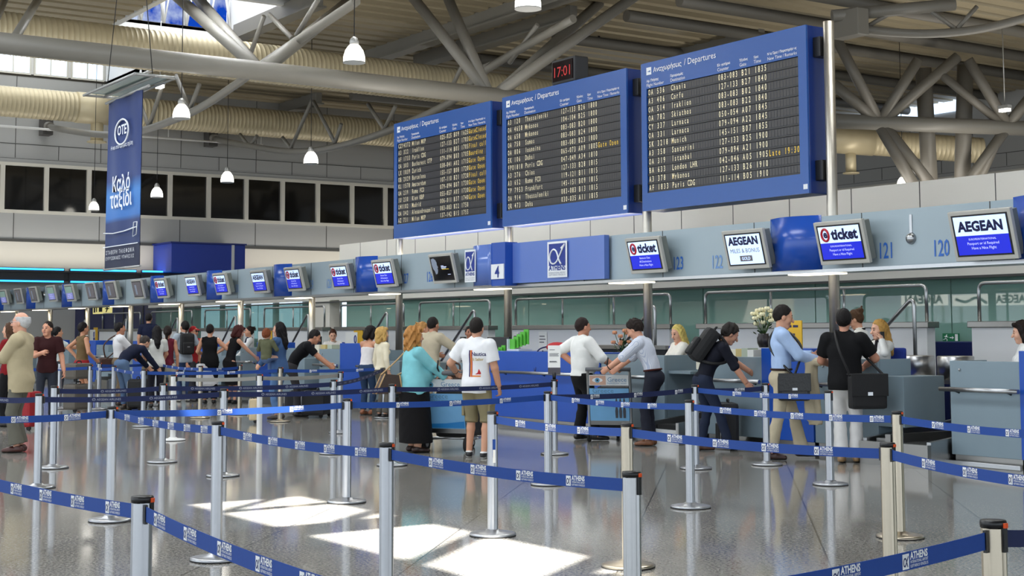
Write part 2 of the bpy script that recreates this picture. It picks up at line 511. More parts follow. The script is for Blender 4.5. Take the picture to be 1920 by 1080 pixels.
lt.box(c0, c1, c2 - .2, c2, CEIL_Z - .2, CEIL_Z + 2.2, 0); lt.box(c0, c1, c3, c3 + .2, CEIL_Z - .2, CEIL_Z + 2.2, 0)
lt.box(XL - .2, XL, c2, c3, CEIL_Z, CEIL_Z + 2.2, 0)
struct(lt.build('trim_1', white_paint))
def sky_material():
    m = bpy.data.materials.new('sky_with_clouds'); m.use_nodes = True
    nt = m.node_tree; nt.nodes.remove(nt.nodes['Principled BSDF'])
    tc = nt.nodes.new('ShaderNodeTexCoord'); n = nt.nodes.new('ShaderNodeTexNoise'); n.inputs['Scale'].default_value = 0.9; n.inputs['Detail'].default_value = 6
    r = nt.nodes.new('ShaderNodeValToRGB'); r.color_ramp.elements[0].position = .46; r.color_ramp.elements[0].color = srgb((18, 72, 190)) + (1,)
    r.color_ramp.elements[1].position = .66; r.color_ramp.elements[1].color = srgb((205, 220, 245)) + (1,)
    e = nt.nodes.new('ShaderNodeEmission'); e.inputs[1].default_value = 0.9
    nt.links.new(tc.outputs['Object'], n.inputs[0]); nt.links.new(n.outputs[0], r.inputs[0]); nt.links.new(r.outputs[0], e.inputs[0])
    nt.links.new(e.outputs[0], nt.nodes['Material Output'].inputs[0])
    return m
sg = MB()
sg.box(ux0 - .32, ux0 - .3, uy0, uy1, CEIL_Z + .1, CEIL_Z + 2.6)
o = sg.build('window_%d' % (nwin + 1), sky_material()); struct(o)

# ---- desk side of the hall: gloss white partition over green glass
YW = 19.0
gw = MB()
gw.box(-36.75, 8, YW, YW + .3, 2.42, 4.02, 0)
gw.box(-52.0, -36.75, YW, YW + .3, 2.46, 2.86, 0)
for x in np.arange(-35.5, 8, 1.5):
    gw.box(x - .008, x + .008, YW - .004, YW, 2.75, 4.02, 1)
gw.box(-52, 8, YW - .05, YW + .02, 2.39, 2.43, 1)
gw.box(-38.6, -37.3, YW - .02, YW + .3, 0, 2.46, 0)
struct(gw.build('wall_partition', [gloss_white, seam]))
def green_glass(name, col, tr):
    m = bpy.data.materials.new(name); m.use_nodes = True
    nt = m.node_tree; b = nt.nodes['Principled BSDF']
    b.inputs['Base Color'].default_value = srgb(col) + (1,)
    b.inputs['Roughness'].default_value = 0.018
    b.inputs['Specular IOR Level'].default_value = 0.7
    t = nt.nodes.new('ShaderNodeBsdfTransparent'); t.inputs[0].default_value = (.62, .78, .74, 1)
    mx = nt.nodes.new('ShaderNodeMixShader'); mx.inputs[0].default_value = tr
    nt.links.new(b.outputs[0], mx.inputs[1]); nt.links.new(t.outputs[0], mx.inputs[2])
    nt.links.new(mx.outputs[0], nt.nodes['Material Output'].inputs[0])
    return m
gg = green_glass('green_glass', (132, 170, 158), 0.12)
gg2 = green_glass('green_glass_clear', (122, 156, 146), 0.55)
nwin += 1
for i, x in enumerate(np.arange(-51.5, 7.5, 3.0)):
    if -39.0 < x < -37.0: continue
    nwin += 1
    x1 = min(x + 3.0, -38.6) if x < -38.6 else x + 3.0
    g = MB(); g.box(x + .012, x1 - .012, YW + .1, YW + .13, 0.15, 2.41, 0)
    struct(g.build('window_%d' % nwin, gg2 if x < -38.6 else gg))
# wall of the baggage hall seen dimly through the glass, with daylight windows at its far end
bh = MB(); bh.box(-60, 8, 24, 24.2, 0, 4, 0)
struct(bh.build('wall_baggage_hall', mat('baggage_hall_wall', (120, 132, 128), 0.8)))
for i, x in enumerate(np.arange(-59, -42, 2.6)):
    nwin += 1
    g = MB(); g.box(x, x + 1.9, 23.9, 23.95, 1.3, 2.75, 0)
    struct(g.build('window_%d' % nwin, sky_glow))
# platform behind the desks
pf = MB(); pf.box(-60, 8, 14.55, YW + .1, 0, .14, 0)
struct(pf.build('floor_platform', mat('platform_rubber', (70, 72, 74), 0.7, noise=.1, nscale=4)))
# navy end wall below the left end of the canopy
nv = MB(); nv.box(-61.9, -52.2, 19.4, 19.6, 0, 3.3, 0)
for x in (-60.6, -58.2, -55.8, -53.6): nv.box(x, x + .03, 19.36, 19.4, 0, 3.3, 1)
struct(nv.build('wall_end', [mat('navy_panel', (22, 30, 84), 0.4), seam]))

# ---- left wall low part: bulkhead with blue cove light
bk = MB()
bk.box(XL, XL + 1.2, -10, 45, 3.75, 4.05, 0)
bk.box(XL, XL + 1.4, -10, 45, 4.05, 4.12, 0)
struct(bk.build('trim_2', mat('bulkhead_dark', (46, 46, 48), 0.6)))
cove = mat('cove_light_blue', (40, 150, 240), 0.5, emit=(50, 165, 250), estr=2.2)
for k in range(7):
    y = 9.5 + k * 3.1
    t = thing('cove_light', 'blue cove light tube along the far left bulkhead', 'light', (XL + 1.3, y, 4.15), 0, 'blue cove lights of the far bulkhead')
    m = MB(); m.box(-.04, .04, 0, 2.8, 0, .07, 0); m.build('tube', cove, t)
    m = MB(); m.box(-.02, .06, 0, 2.8, -.5, -.43, 0); m.build('lower_tube', cove, t)
    m = MB(); m.box(-.1, -.04, -.05, 2.85, -.5, .1, 0); m.build('housing', black_plastic, t)
t = thing('blue_kiosk_box', 'large blue box on the far left wall above the desk canopy', 'box', (XL + .11, 25.0, 4.13))
m = MB(); m.box(0, 2.2, -2.2, 1.2, 0, 1.25, 0, bev=.02); m.build('body', mat('kiosk_blue', (14, 52, 158), .4), t)
m = MB(); m.box(-.03, 2.25, -2.25, 1.25, 1.25, 1.32, 0); m.build('lid', mat('kiosk_blue_dark', (10, 34, 116), .4), t)
m = MB(); m.box(2.2, 2.23, .55, .68, 0, 1.25, 0); m.build('stripe', white_paint, t)
# ================================================================== roof steel, ducts, lamps
def spline(pts, n=6):
    pts = [Vector(p) for p in pts]; out = []
    for i in range(len(pts) - 1):
        p0 = pts[max(i-1, 0)]; p1 = pts[i]; p2 = pts[i+1]; p3 = pts[min(i+2, len(pts)-1)]
        for k in range(n):
            t = k / n
            out.append(0.5 * ((2*p1) + (p2-p0)*t + (2*p0-5*p1+4*p2-p3)*t*t + (3*p1-p0-3*p2+p3)*t**3))
    out.append(pts[-1]); return out
def ceil_pt(x, y, z=CEIL_Z - .15): return on(x, y, 2, z)
# main chord along Y with V struts rising to the roof
t = thing('roof_truss', 'long grey tube truss with paired V struts crossing under the upper cream duct', 'roof truss', (-36, 16.2, 8.6))
def part_tube(root, name, pts, r, m=steel_paint, n=14):
    mb = MB(); mb.tube([Vector(p) - root.location for p in pts], r, n); return mb.build(name, m, root)
part_tube(t, 'chord', [(-36, -4, 8.68), (-36, 23.8, 8.6), (-36, 34, 8.6)], .26, n=20)
def struts(root, node, ends, r=.17):
    for e in ends: part_tube(root, 'strut', [node, e], r)
n1 = Vector((-36, 16.2, 8.7)); n2 = Vector((-36, 23.7, 8.65))
struts(t, n1 + Vector((0, -.12, 0)), [ceil_pt(330, -8), ceil_pt(366, -8)], .18)
struts(t, n1 + Vector((0, .12, 0)), [ceil_pt(668, -8)], .18)
struts(t, n1 + Vector((-.2, .1, .1)), [ceil_pt(652, 8)], .11)
struts(t, n2 + Vector((0, -.12, 0)), [ceil_pt(772, -8), ceil_pt(838, -8)], .17)
struts(t, n2 + Vector((0, .15, 0)), [ceil_pt(1124, 6), ceil_pt(1192, -8)], .17)
struts(t, Vector((-36, 9.0, 8.7)), [ceil_pt(12, -6)], .1); struts(t, Vector((-36, 9.6, 8.7)), [ceil_pt(78, -12)], .12)
t.children[0]
# bow trusses along X off the left wall
def bow(Y, pix, webs, label):
    P = [on(x, y, 1, Y) for x, y in pix]
    P[0] = Vector((XL + .1, Y, P[0].z))
    t = thing('bow_truss', label, 'roof truss', P[0])
    part_tube(t, 'bottom_chord', spline(P), .13)
    for (a, b) in webs:
        part_tube(t, 'web', [on(a[0], a[1], 1, Y), on(b[0], b[1], 1, Y)], .075, n=8)
    m = MB(); m.box(0, .6, -.22, .22, -.45, .35, 0, bev=.02); m.build('bracket', mat('bracket_dark', (74, 72, 70), .6), t)
    m = MB(); m.tube([(0, 0, 0), (0.9, 0, -.15)], .2, 10); m.build('end_casting', steel_paint, t)
bow(17.9, [(82, 236), (130, 245), (200, 253), (260, 247), (360, 210), (440, 160), (500, 115), (640, 22), (668, 2)],
    [((278, 236), (262, 190)), ((280, 236), (310, 142)), ((356, 205), (330, 142)), ((356, 205), (374, 158)), ((470, 100), (495, 30)), ((548, 72), (505, 28)), ((556, 66), (596, 0))],
    'sagging grey bow truss behind the hanging blue banner')
bow(25.3, [(390, 258), (450, 270), (530, 283), (600, 281), (680, 262), (760, 232), (850, 188), (910, 132), (1075, 35)],
    [((465, 272), (450, 252)), ((470, 272), (482, 255)), ((545, 278), (530, 258)), ((546, 277), (585, 188)), ((628, 268), (588, 190)), ((628, 268), (640, 232)), ((720, 242), (690, 195)), ((722, 240), (742, 198)), ((842, 175), (872, 110)), ((905, 125), (922, 118)), ((955, 118), (1008, 46))],
    'sagging grey bow truss with thin webs left of the departure boards')
P = [at_depth(x, y, 46) for x, y in [(1592, 50), (1660, 60), (1750, 63), (1840, 54), (1930, 32)]]
t = thing('bow_truss', 'grey bow truss at the upper right under the ribbed ceiling', 'roof truss', P[0])
part_tube(t, 'bottom_chord', spline(P), .14)
part_tube(t, 'top_beam', [at_depth(1560, 30, 46), at_depth(1790, 8, 46)], .2)
for a, b in (((1625, 50), (1700, 8)), ((1790, 53), (1730, 10)), ((1795, 53), (1832, 12))):
    part_tube(t, 'web', [at_depth(*a, 46), at_depth(*b, 46)], .07, n=8)
m = MB(); m.box(-.5, .6, -.25, .25, -.35, .5, 0, bev=.03); m.build('end_casting', steel_paint, t)
# tree columns on the right
t = thing('tree_column', 'cluster of branching grey steel struts rising behind the partition on the right', 'roof column', at_depth(1660, 345, 58))
D = 52
part_tube(t, 'chord', [at_depth(1566, 227, D), at_depth(1930, 241, D)], .27, n=20)
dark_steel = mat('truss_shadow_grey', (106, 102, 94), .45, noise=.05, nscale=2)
for a, b, r in (((1563, 62), (1648, 226), .19), ((1563, 158), (1640, 222), .2), ((1652, 224), (1722, 112), .19), ((1662, 222), (1796, 106), .19),
                ((1650, 236), (1716, 352), .21), ((1660, 238), (1750, 352), .21), ((1815, 112), (1888, 232), .19), ((1765, 140), (1876, 230), .15),
                ((1892, 232), (1935, 178), .2), ((1888, 240), (1812, 345), .19), ((1880, 242), (1835, 340), .16)):
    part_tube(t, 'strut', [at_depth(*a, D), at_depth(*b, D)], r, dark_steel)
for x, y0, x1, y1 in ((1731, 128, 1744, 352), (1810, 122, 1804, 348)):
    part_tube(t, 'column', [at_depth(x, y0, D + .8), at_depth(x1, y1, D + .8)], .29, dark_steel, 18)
# roof beams along X and dark purlin pipes along Y, under the deck
def beam_x(p, q, label):
    A = ceil_pt(*p, CEIL_Z - .3); B = ceil_pt(*q, CEIL_Z - .3); y = (A.y + B.y) / 2
    t = thing('roof_beam', label, 'beam', (A.x, y, CEIL_Z))
    L = B.x - A.x
    m = MB(); m.box(0, L, -.15, .15, -.62, -.12, 0, bev=.015); m.build('web', steel_paint, t)
    m = MB(); m.box(-.02, L + .02, -.26, .26, -.66, -.6, 0); m.build('flange', steel_paint, t)
beam_x((443, 57), (600, -8), 'flat grey roof beam beside the sky window at the top')
beam_x((505, 206), (602, 180), 'short flat grey roof beam just above the lower cream duct')
beam_x((777, 110), (1080, 20), 'flat grey roof beam crossing behind the V struts at top centre')
beam_x((640, 110), (1100, -20), 'flat grey roof beam at the top left of the clock')
beam_x((1290, 100), (1420, 62), 'flat grey roof beam just above the right departure board')
for k, X in enumerate((-41.5, -46.5, -52.5, -57.0, -34.7, -37.4, -31.8)):
    t = thing('purlin', 'dark grey purlin pipe under the ribbed ceiling', 'beam', (X, 28, CEIL_Z - .35), 0, 'purlin pipes under the ceiling deck')
    m = MB(); m.tube([(0, 2, 0), (0, 26.5, 0)], .2, 12); m.build('pipe', mat('purlin_grey', (104, 100, 92), .5), t)
    for y in range(4, 26, 6):
        m = MB(); m.box(-.03, .03, y - .03, y + .03, .15, .36, 0); m.build('hanger', black_plastic, t)
# spiral ducts
def duct(label, A, B, r, boots=(), step=.17):
    A = Vector(A); B = Vector(B); t = thing('air_duct', label, 'duct', A)
    d = (B - A); L = d.length; u = d.normalized()
    rs = []; pts = []; s = 0.0
    while s < L:
        pts += [u * (s + .004), u * (s + step - .03), u * (s + step - .024), u * (s + step - .006)]; rs += [r, r, r + .009, r + .009]; s += step
    m = MB(); m.tube(pts, rs, 28); o = m.build('shell', duct_m, t)
    for f in boots:
        p = u * (L * f)
        m = MB(); m.lathe([(r * .42, -r - .75), (r * .42, -r + .25)], p, 20); m.build('outlet', duct_m, t)
        m = MB(); m.lathe([(r * .64, -r - .80), (r * .64, -r - .75), (r * .42, -r - .74)], p, 20); m.build('outlet_flange', duct_m, t)
        m = MB(); m.lathe([(r + .03, -.9), (r + .03, .9)], (0, 0, 0), 28, M=Matrix.Translation(p) @ u.to_track_quat('Z', 'Y').to_matrix().to_4x4()); m.build('sleeve', duct_m, t)
    return t
duct('big cream spiral duct running high under the ceiling past the sky window', (-45, 4, 10.80), (-45, 36, 10.5), .66)
duct('cream spiral duct with a round outlet along the far left wall above the dark windows', (-59.6, 10, 10.9), (-59.6, 46, 10.9), .62, boots=(.262,), step=.18)
A = at_depth(1565, 262, 57); B = at_depth(1832, 282, 57)
duct('short cream duct with a round outlet between the grey tree struts on the right', A, B, .5, boots=(.11,))
# pendant lamps
bell_m = mat('lamp_bell_glow', (250, 250, 245), .3, emit=(255, 250, 238), estr=5.0)
lamp_cap = mat('lamp_cap_grey', (170, 170, 168), .4, metal=.5)
def pendant(x, y, d, diam, label, top=CEIL_Z):
    p = at_depth(x, y, d); t = thing('pendant_lamp', label, 'lamp', p, 0, 'bell pendant lamps')
    R = diam / 2
    m = MB(); m.lathe([(R*1.0, 0), (R*1.0, .25*R), (R*.97, .6*R), (R*.82, 1.1*R), (R*.55, 1.5*R), (R*.42, 1.62*R)], (0, 0, 0), 24); m.build('bell', bell_m, t)
    m = MB(); m.lathe([(R*1.03, -.06*R), (R*1.03, .03*R)], (0, 0, 0), 24); m.build('rim', lamp_cap, t)
    m = MB(); m.lathe([(R*.43, 1.6*R), (R*.43, 2.0*R), (R*.3, 2.25*R), (R*.12, 2.4*R)], (0, 0, 0), 16); m.build('cap', lamp_cap, t)
    m = MB(); m.tube([(0, 0, 2.35*R), (0, 0, top - p.z)], .012, 6); m.build('cord', black_plastic, t)
pendant(664, 117, 31.3, .47, 'pendant bell lamp nearest the middle, hanging before the upper cream duct')
pendant(340, 222, 39.8, .47, 'pendant bell lamp just right of the blue banner top')
pendant(583, 307, 50, .50, 'pendant bell lamp above the dark windows left of the departure boards')
pendant(426, 342, 56, .50, 'pendant bell lamp in front of the dark windows, second to the right of the banner')
pendant(294, 370, 60.3, .50, 'pendant bell lamp low beside the right edge of the banner text')
pendant(176, 394, 58.0, .40, 'pendant bell lamp low in front of the windows left of the banner', CEIL_Z + 2.2)
pendant(990, 16, 27, .49, 'pendant bell lamp cut off by the top edge, above the clock')
pendant(1693, 350, 53, .42, 'pendant bell lamp between the tree struts above the partition on the right')
for x, y in ((1884, 204), (300, 160)):
    p = at_depth(x, y, 50); t = thing('floodlight', 'small flat white floodlight under the roof steel', 'lamp', p, 0, 'floodlights under the roof')
    m = MB(); m.box(-.18, .18, -.1, .1, -.1, 0, 0, bev=.01); m.build('head', bell_m, t)
    m = MB(); m.box(-.2, .2, -.12, .12, 0, .12, 0); m.build('housing', lamp_cap, t)
    m = MB(); m.tube([(0, 0, .1), (0, 0, CEIL_Z - .1 - p.z)], .02, 6); m.build('hanger', lamp_cap, t)
# thin sprinkler pipe along the left wall
t = thing('sprinkler_pipe', 'thin white pipe under the far duct along the left wall', 'pipe', (XL + 1.2, 14, 10.05))
m = MB(); m.tube([(0, 0, 0), (0, 13.5, 0)], .05, 8); m.build('pipe', white_paint, t)
for y in (1.5, 9, 13.4):
    m = MB(); m.tube([(0, y, 0), (0, y, .5)], .025, 6); m.build('hanger', white_paint, t)

# ================================================================== hanging banner
Yb = 10.5
p = on(196, 506, 1, Yb); q = on(262, 500, 1, Yb); zt = on(265, 168, 1, Yb).z
t = thing('hanging_banner', 'tall blue fabric banner hanging from a steel rack at upper left', 'banner', (p.x, Yb, p.z))
bw, bh = (q.x - p.x), zt - p.z
m = MB(); N = 24; Mz = 40
vs = []; fs = []
for j in range(Mz + 1):
    for i in range(N + 1):
        u = i / N; v = j / Mz
        vs.append((u * bw, .02 * math.sin(u * 11 + 1.5 * v) * (.4 + v), v * bh))
for j in range(Mz):
    for i in range(N):
        a = j*(N+1)+i; fs.append((a, a+1, a+N+2, a+N+1))
m.add(vs, fs, 0, True)
m.add([(x, y + .012, z) for x, y, z in vs], [tuple(reversed(f)) for f in fs], 0, True)
def banner_mat():
    mm = bpy.data.materials.new('banner_print'); mm.use_nodes = True
    nt = mm.node_tree; b = nt.nodes['Principled BSDF']; b.inputs['Roughness'].default_value = .45
    tc = nt.nodes.new('ShaderNodeTexCoord'); sp = nt.nodes.new('ShaderNodeSeparateXYZ'); nt.links.new(tc.outputs['Generated'], sp.inputs[0])
    r = nt.nodes.new('ShaderNodeValToRGB'); cr = r.color_ramp
    cr.elements[0].position = 0; cr.elements[0].color = srgb((20, 28, 60)) + (1,)
    cr.elements[1].position = 1; cr.elements[1].color = srgb((20, 44, 100)) + (1,)
    for pos, c in ((.13, (20, 30, 66)), (.135, (22, 46, 100)), (.27, (22, 48, 108)), (.30, (46, 112, 190)), (.44, (60, 130, 205)), (.52, (22, 52, 118))):
        e = cr.elements.new(pos); e.color = srgb(c) + (1,)
    nt.links.new(sp.outputs['Z'], r.inputs[0]); nt.links.new(r.outputs[0], b.inputs['Base Color'])
    return mm
m.build('fabric', banner_mat(), t)
pr = MB(); yy = -.05
FB = lambda x, z: frame((x, yy, z), (1, 0, 0), (0, 0, 1))
pr.text('OTE', FB(bw*.5, bh*.775), .3, 0, 'CENTER', .02, sx=1.0)
ov = [(bw*.5 + .42*math.cos(a), yy, bh*.79 + .27*math.sin(a)) for a in np.linspace(0, 2*PI, 40)[:-1]]
pr.tube(ov, .022, 6, 0, closed=True)
pr.text('Η πιο σταθερή μας σχέση', FB(bw*.5, bh*.70), .13, 0, 'CENTER', .01, width=bw*.62)
pr.text('Καλό', FB(bw*.5, bh*.45), .52, 0, 'CENTER', .02, width=bw*.5)
pr.text('ταξίδι', FB(bw*.5, bh*.355), .52, 0, 'CENTER', .02, width=bw*.62)
pr.box(.02, bw - .02, yy, yy + .004, bh*.128, bh*.133, 0)
pr.text('Σ Τ Α Θ Ε Ρ Η   Τ Η Λ Ε Φ Ω Ν Ι Α', FB(bw*.5, bh*.085), .1, 0, 'CENTER', .004, width=bw*.8)
pr.text('Ε Υ Ρ Υ Ζ Ω Ν Ι Κ Ε Σ   Υ Π Η Ρ Ε Σ Ι Ε Σ', FB(bw*.5, bh*.052), .1, 0, 'CENTER', .004, width=bw*.8)
pr.tube([(bw*.86, yy, bh*.17), (bw*.96, yy, bh*.18), (bw*.97, yy, bh*.25), (bw*.88, yy, bh*.25)], .012, 5, 0, closed=True)
pr.tube([(bw*.02, yy, bh*.215), (bw*.3, yy, bh*.205), (bw*.6, yy, bh*.208), (bw*.95, yy, bh*.222)], .014, 5, 0)
pr.build_raw('lettering', mat('banner_white', (236, 240, 246), .5), t)
m = MB(); m.tube([(-.03, 0, 0), (bw + .03, 0, 0)], .025, 8); m.build('bottom_bar', lamp_cap, t)
rk = MB()
for x in np.linspace(-.55, bw + .45, 2): rk.tube([(x, -.35, bh + .22), (x, .55, bh + .22)], .03, 8)
for y in (-.35, .1, .55): rk.tube([(-.6, y, bh + .22), (bw + .5, y, bh + .22)], .03, 8)
rk.tube([(-.1, 0, bh), (bw + .35, 0, bh + .02)], .035, 8)
rk.build('rack', lamp_cap, t)
m = MB(); m.box(-.5, bw + .4, -.33, .53, bh + .255, bh + .265, 0); m.build('glass_sheet', mat('rack_glass', (168, 190, 188), .15), t)
m = MB()
for x in (-.4, bw + .3): m.tube([(x, .1, bh + .24), (bw/2, .1, CEIL_Z - p.z - .1)], .01, 5)
m.build('cable', black_plastic, t)

# ================================================================== canopy: fascia, poles
YF = 14.3
ZF0, ZF1 = 2.38, 3.09
fa = thing('overhead_fascia', 'long grey-blue overhead canopy fascia with desk numbers above the check-in row', 'fascia', (-30, YF, ZF0))
ox = -30
m = MB()
m.box(-58 - ox, -22.3 - ox, 0, .35, 0, ZF1 - ZF0, 0); m.box(-18.25 - ox, -6 - ox, 0, .35, 0, ZF1 - ZF0, 0)
m.box(-22.3 - ox, -18.25 - ox, .03, .35, 0, ZF1 - ZF0, 0)
m.box(-58 - ox, -6 - ox, -.04, .42, -.045, 0.0, 1)
for x in np.arange(-57.0, -6, 2.0):
    m.box(x - .006 - ox, x + .006 - ox, -.004, .01, 0, ZF1 - ZF0, 2)
m.build('panel', [fascia_grey, steel, seam], fa)
for k in range(-1, 11):
    xp = -14 - 4*k + .1
    m = MB(); m.box(xp - .45 - ox, xp + .35 - ox, .0, .3, -.06, -.046, 0)
    m.build('downlight', mat('downlight_warm', (255, 240, 205), .5, emit=(255, 238, 204), estr=6.0), fa)
for k in range(-1, 11):
    xp = -14 - 4*k
    if xp in (-18, -22): continue
    c = xp - .19 if k < 2 else xp - .45
    pts = []
    for a in np.linspace(-1, 1, 13): pts.append((c + a * .48 - ox, -.16 * math.cos(a * PI/2) - .005))
    m = MB(); m.prism(pts + [(c + .48 - ox, .0), (c - .48 - ox, .0)], 2, 0.0, ZF1 - ZF0 + .02, 0, smooth=True)
    m.build('blue_bow_panel', fascia_blue, fa)
num_m = mat('desk_number_blue', (46, 104, 190), .5)
def number(s, px, py, h=.26, faded=False):
    p = on(px, py, 1, YF)
    m = MB(); m.text(s, frame((p.x - ox, -.006, p.z - ZF0), (1, 0, 0), (0, 0, 1)), h * 1.37, 0, 'CENTER', .012, sx=.62)
    m.build_raw('desk_number', mat('desk_number_faded', (112, 152, 205), .5) if faded else num_m, fa)
number('120', 1765, 480, .21); number('121', 1662, 484, .21); number('122', 1345, 503, .2, True); number('123', 1272, 505, .2)
number('126', 806, 528, .2); number('127', 760, 531, .2); number('128', 617, 540, .2, True); number('129', 583, 541, .2, True)
number('131', 444, 548, .2, True)
# gate sign panels between desks 123 and 126
t = thing('info_panel', 'blue panel with big 4 sign and white airport emblems on the canopy', 'sign', (-20.3, YF - .02, ZF0))
xa, xb = -22.32 + 20.3, -18.3 + 20.3
xm = on(972, 480, 1, YF).x + 20.3; xl = on(946, 480, 1, YF).x + 20.3
bl2 = mat('info_panel_blue', (96, 124, 196), .15, noise=.05, nscale=1.5)
pts = [(xa + .02*0 + (xl - xa) * s, -.28 * math.sin(PI * .5 * min(1, s * 1.6))) for s in np.linspace(0, 1, 12)]
m = MB(); m.prism(pts + [(xl, .0), (xa, .0)], 2, 0.0, .72, 0, True); m.build('bow_panel', bl2, t)
m = MB(); m.box(xl, xm, -.26, 0, -.02, .74, 0); m.build('number_panel', fascia_blue, t)
m = MB(); m.box(xm, xb, -.10, 0, 0.02, .72, 0); m.build('flat_panel', bl2, t)
def emblem(root, o, w, h, mats=None):
    """airport emblem plate: white card, blue square with a white loop and arrow, ATHENS below"""
    m = MB(); F = frame(o, (1, 0, 0), (0, 0, 1))
    def rect(x0, x1, y0, y1, mi, n): m.add([F @ Vector(p) for p in ((x0, y0, n), (x1, y0, n), (x1, y1, n), (x0, y1, n))], [(0, 1, 2, 3)], mi)
    rect(0, w, 0, h, 0, .004); rect(w*.08, w*.92, h*.33, h*.94, 1, .007)
    lp = [(.88, .90), (.66, .62), (.5, .44), (.34, .38), (.2, .42), (.14, .55), (.2, .7), (.34, .78), (.5, .70), (.6, .5), (.72, .36)]
    pts = [F @ Vector((x*w, y*h, .012)) for x, y in lp]
    m.tube(spline(pts, 4), w*.028, 6, 0)
    m.add([F @ Vector((x*w, y*h, .012)) for x, y in ((.68, .82), (.9, .93), (.78, .72))], [(0, 1, 2)], 0)
    m.text('ATHENS', frame(F @ Vector((w*.5, h*.2, .008)), (1, 0, 0), (0, 0, 1)), 1, 1, 'CENTER', .03, width=w*.84)
    m.text('INTERNATIONAL AIRPORT', frame(F @ Vector((w*.5, h*.11, .008)), (1, 0, 0), (0, 0, 1)), 1, 2, 'CENTER', .0, width=w*.84)
    m.text('ELEFTHERIOS VENIZELOS', frame(F @ Vector((w*.5, h*.05, .008)), (1, 0, 0), (0, 0, 1)), 1, 2, 'CENTER', .0, width=w*.84)
    m.build_raw('emblem', [print_white, mat('emblem_blue', (28, 52, 140), .5), mat('emblem_grey', (130, 136, 150), .5)], root)
e0 = on(1031, 515, 1, YF - .1).x + 20.3; e1 = on(1068, 515, 1, YF - .1).x + 20.3
emblem(t, (e0, -.125, .08), e1 - e0, .6)
emblem(t, (xa + .18, -.3, .07), .36, .58)
m = MB(); m.box(xl + .02, xm - .02, -.28, -.262, .1, .36, 0); m.text('4', frame(((xl + xm)/2, -.285, .13), (1, 0, 0), (0, 0, 1)), .28, 1, 'CENTER', .02); m.build_raw('number_plate', [print_white, mat('emblem_blue', (28, 52, 140))], t)
m = MB(); m.ell((0, 0, 0), (.075, .07, .075), 16)
q = on(1709, 447, 1, YF); t = thing('dome_camera', 'small round steel dome camera on the canopy between desks 121 and 120', 'camera', (q.x, YF, q.z))
m.build('dome', steel, t); m = MB(); m.box(-.02, .02, -.01, .02, .05, .3, 0); m.build('bracket', steel, t)
q = on(84, 553, 1, YF); t = thing('dome_camera', 'small round dome camera far left on the canopy', 'camera', (q.x, YF, q.z))
m = MB(); m.ell((0, 0, 0), (.075, .07, .075), 16); m.build('dome', steel, t); m = MB(); m.box(-.02, .02, -.01, .02, .05, .3, 0); m.build('bracket', steel, t)
where = {-14: 'right of the right departure board, with desk 121 beside it', -18: 'between the middle and right departure boards', -22: 'between the left and middle departure boards', -26: 'under the left end of the left departure board'}
for k in range(-1, 11):
    xp = -14 - 4*k
    if k == -1: continue
    top = 5.85 if xp >= -26 else 3.0
    lab = 'tall brushed steel pole ' + where[xp] if xp in where else 'short steel pole carrying the canopy, number %d from the left departure board' % (k - 3)
    lab = lab if xp in where else ['steel canopy pole first to the left of the left departure board', 'steel canopy pole second to the left of the left board', 'steel canopy pole above the red-haired woman at the desks', 'steel canopy pole above the man with the grey backpack shirt', 'steel canopy pole just right of the yellow pictogram sign', 'steel canopy pole left of the yellow pictogram sign', 'steel canopy pole beside the navy end wall'][k - 4]
    t = thing('steel_pole', lab, 'pole', (xp, 14.82, 0))
    m = MB(); m.lathe([(.074, .14), (.074, top)], (0, 0, 0), 24); m.build('shaft', pole_steel, t)
    m = MB(); m.lathe([(.14, .14), (.14, .17), (.08, .19)], (0, 0, 0), 24); m.build('foot_plate', steel, t)

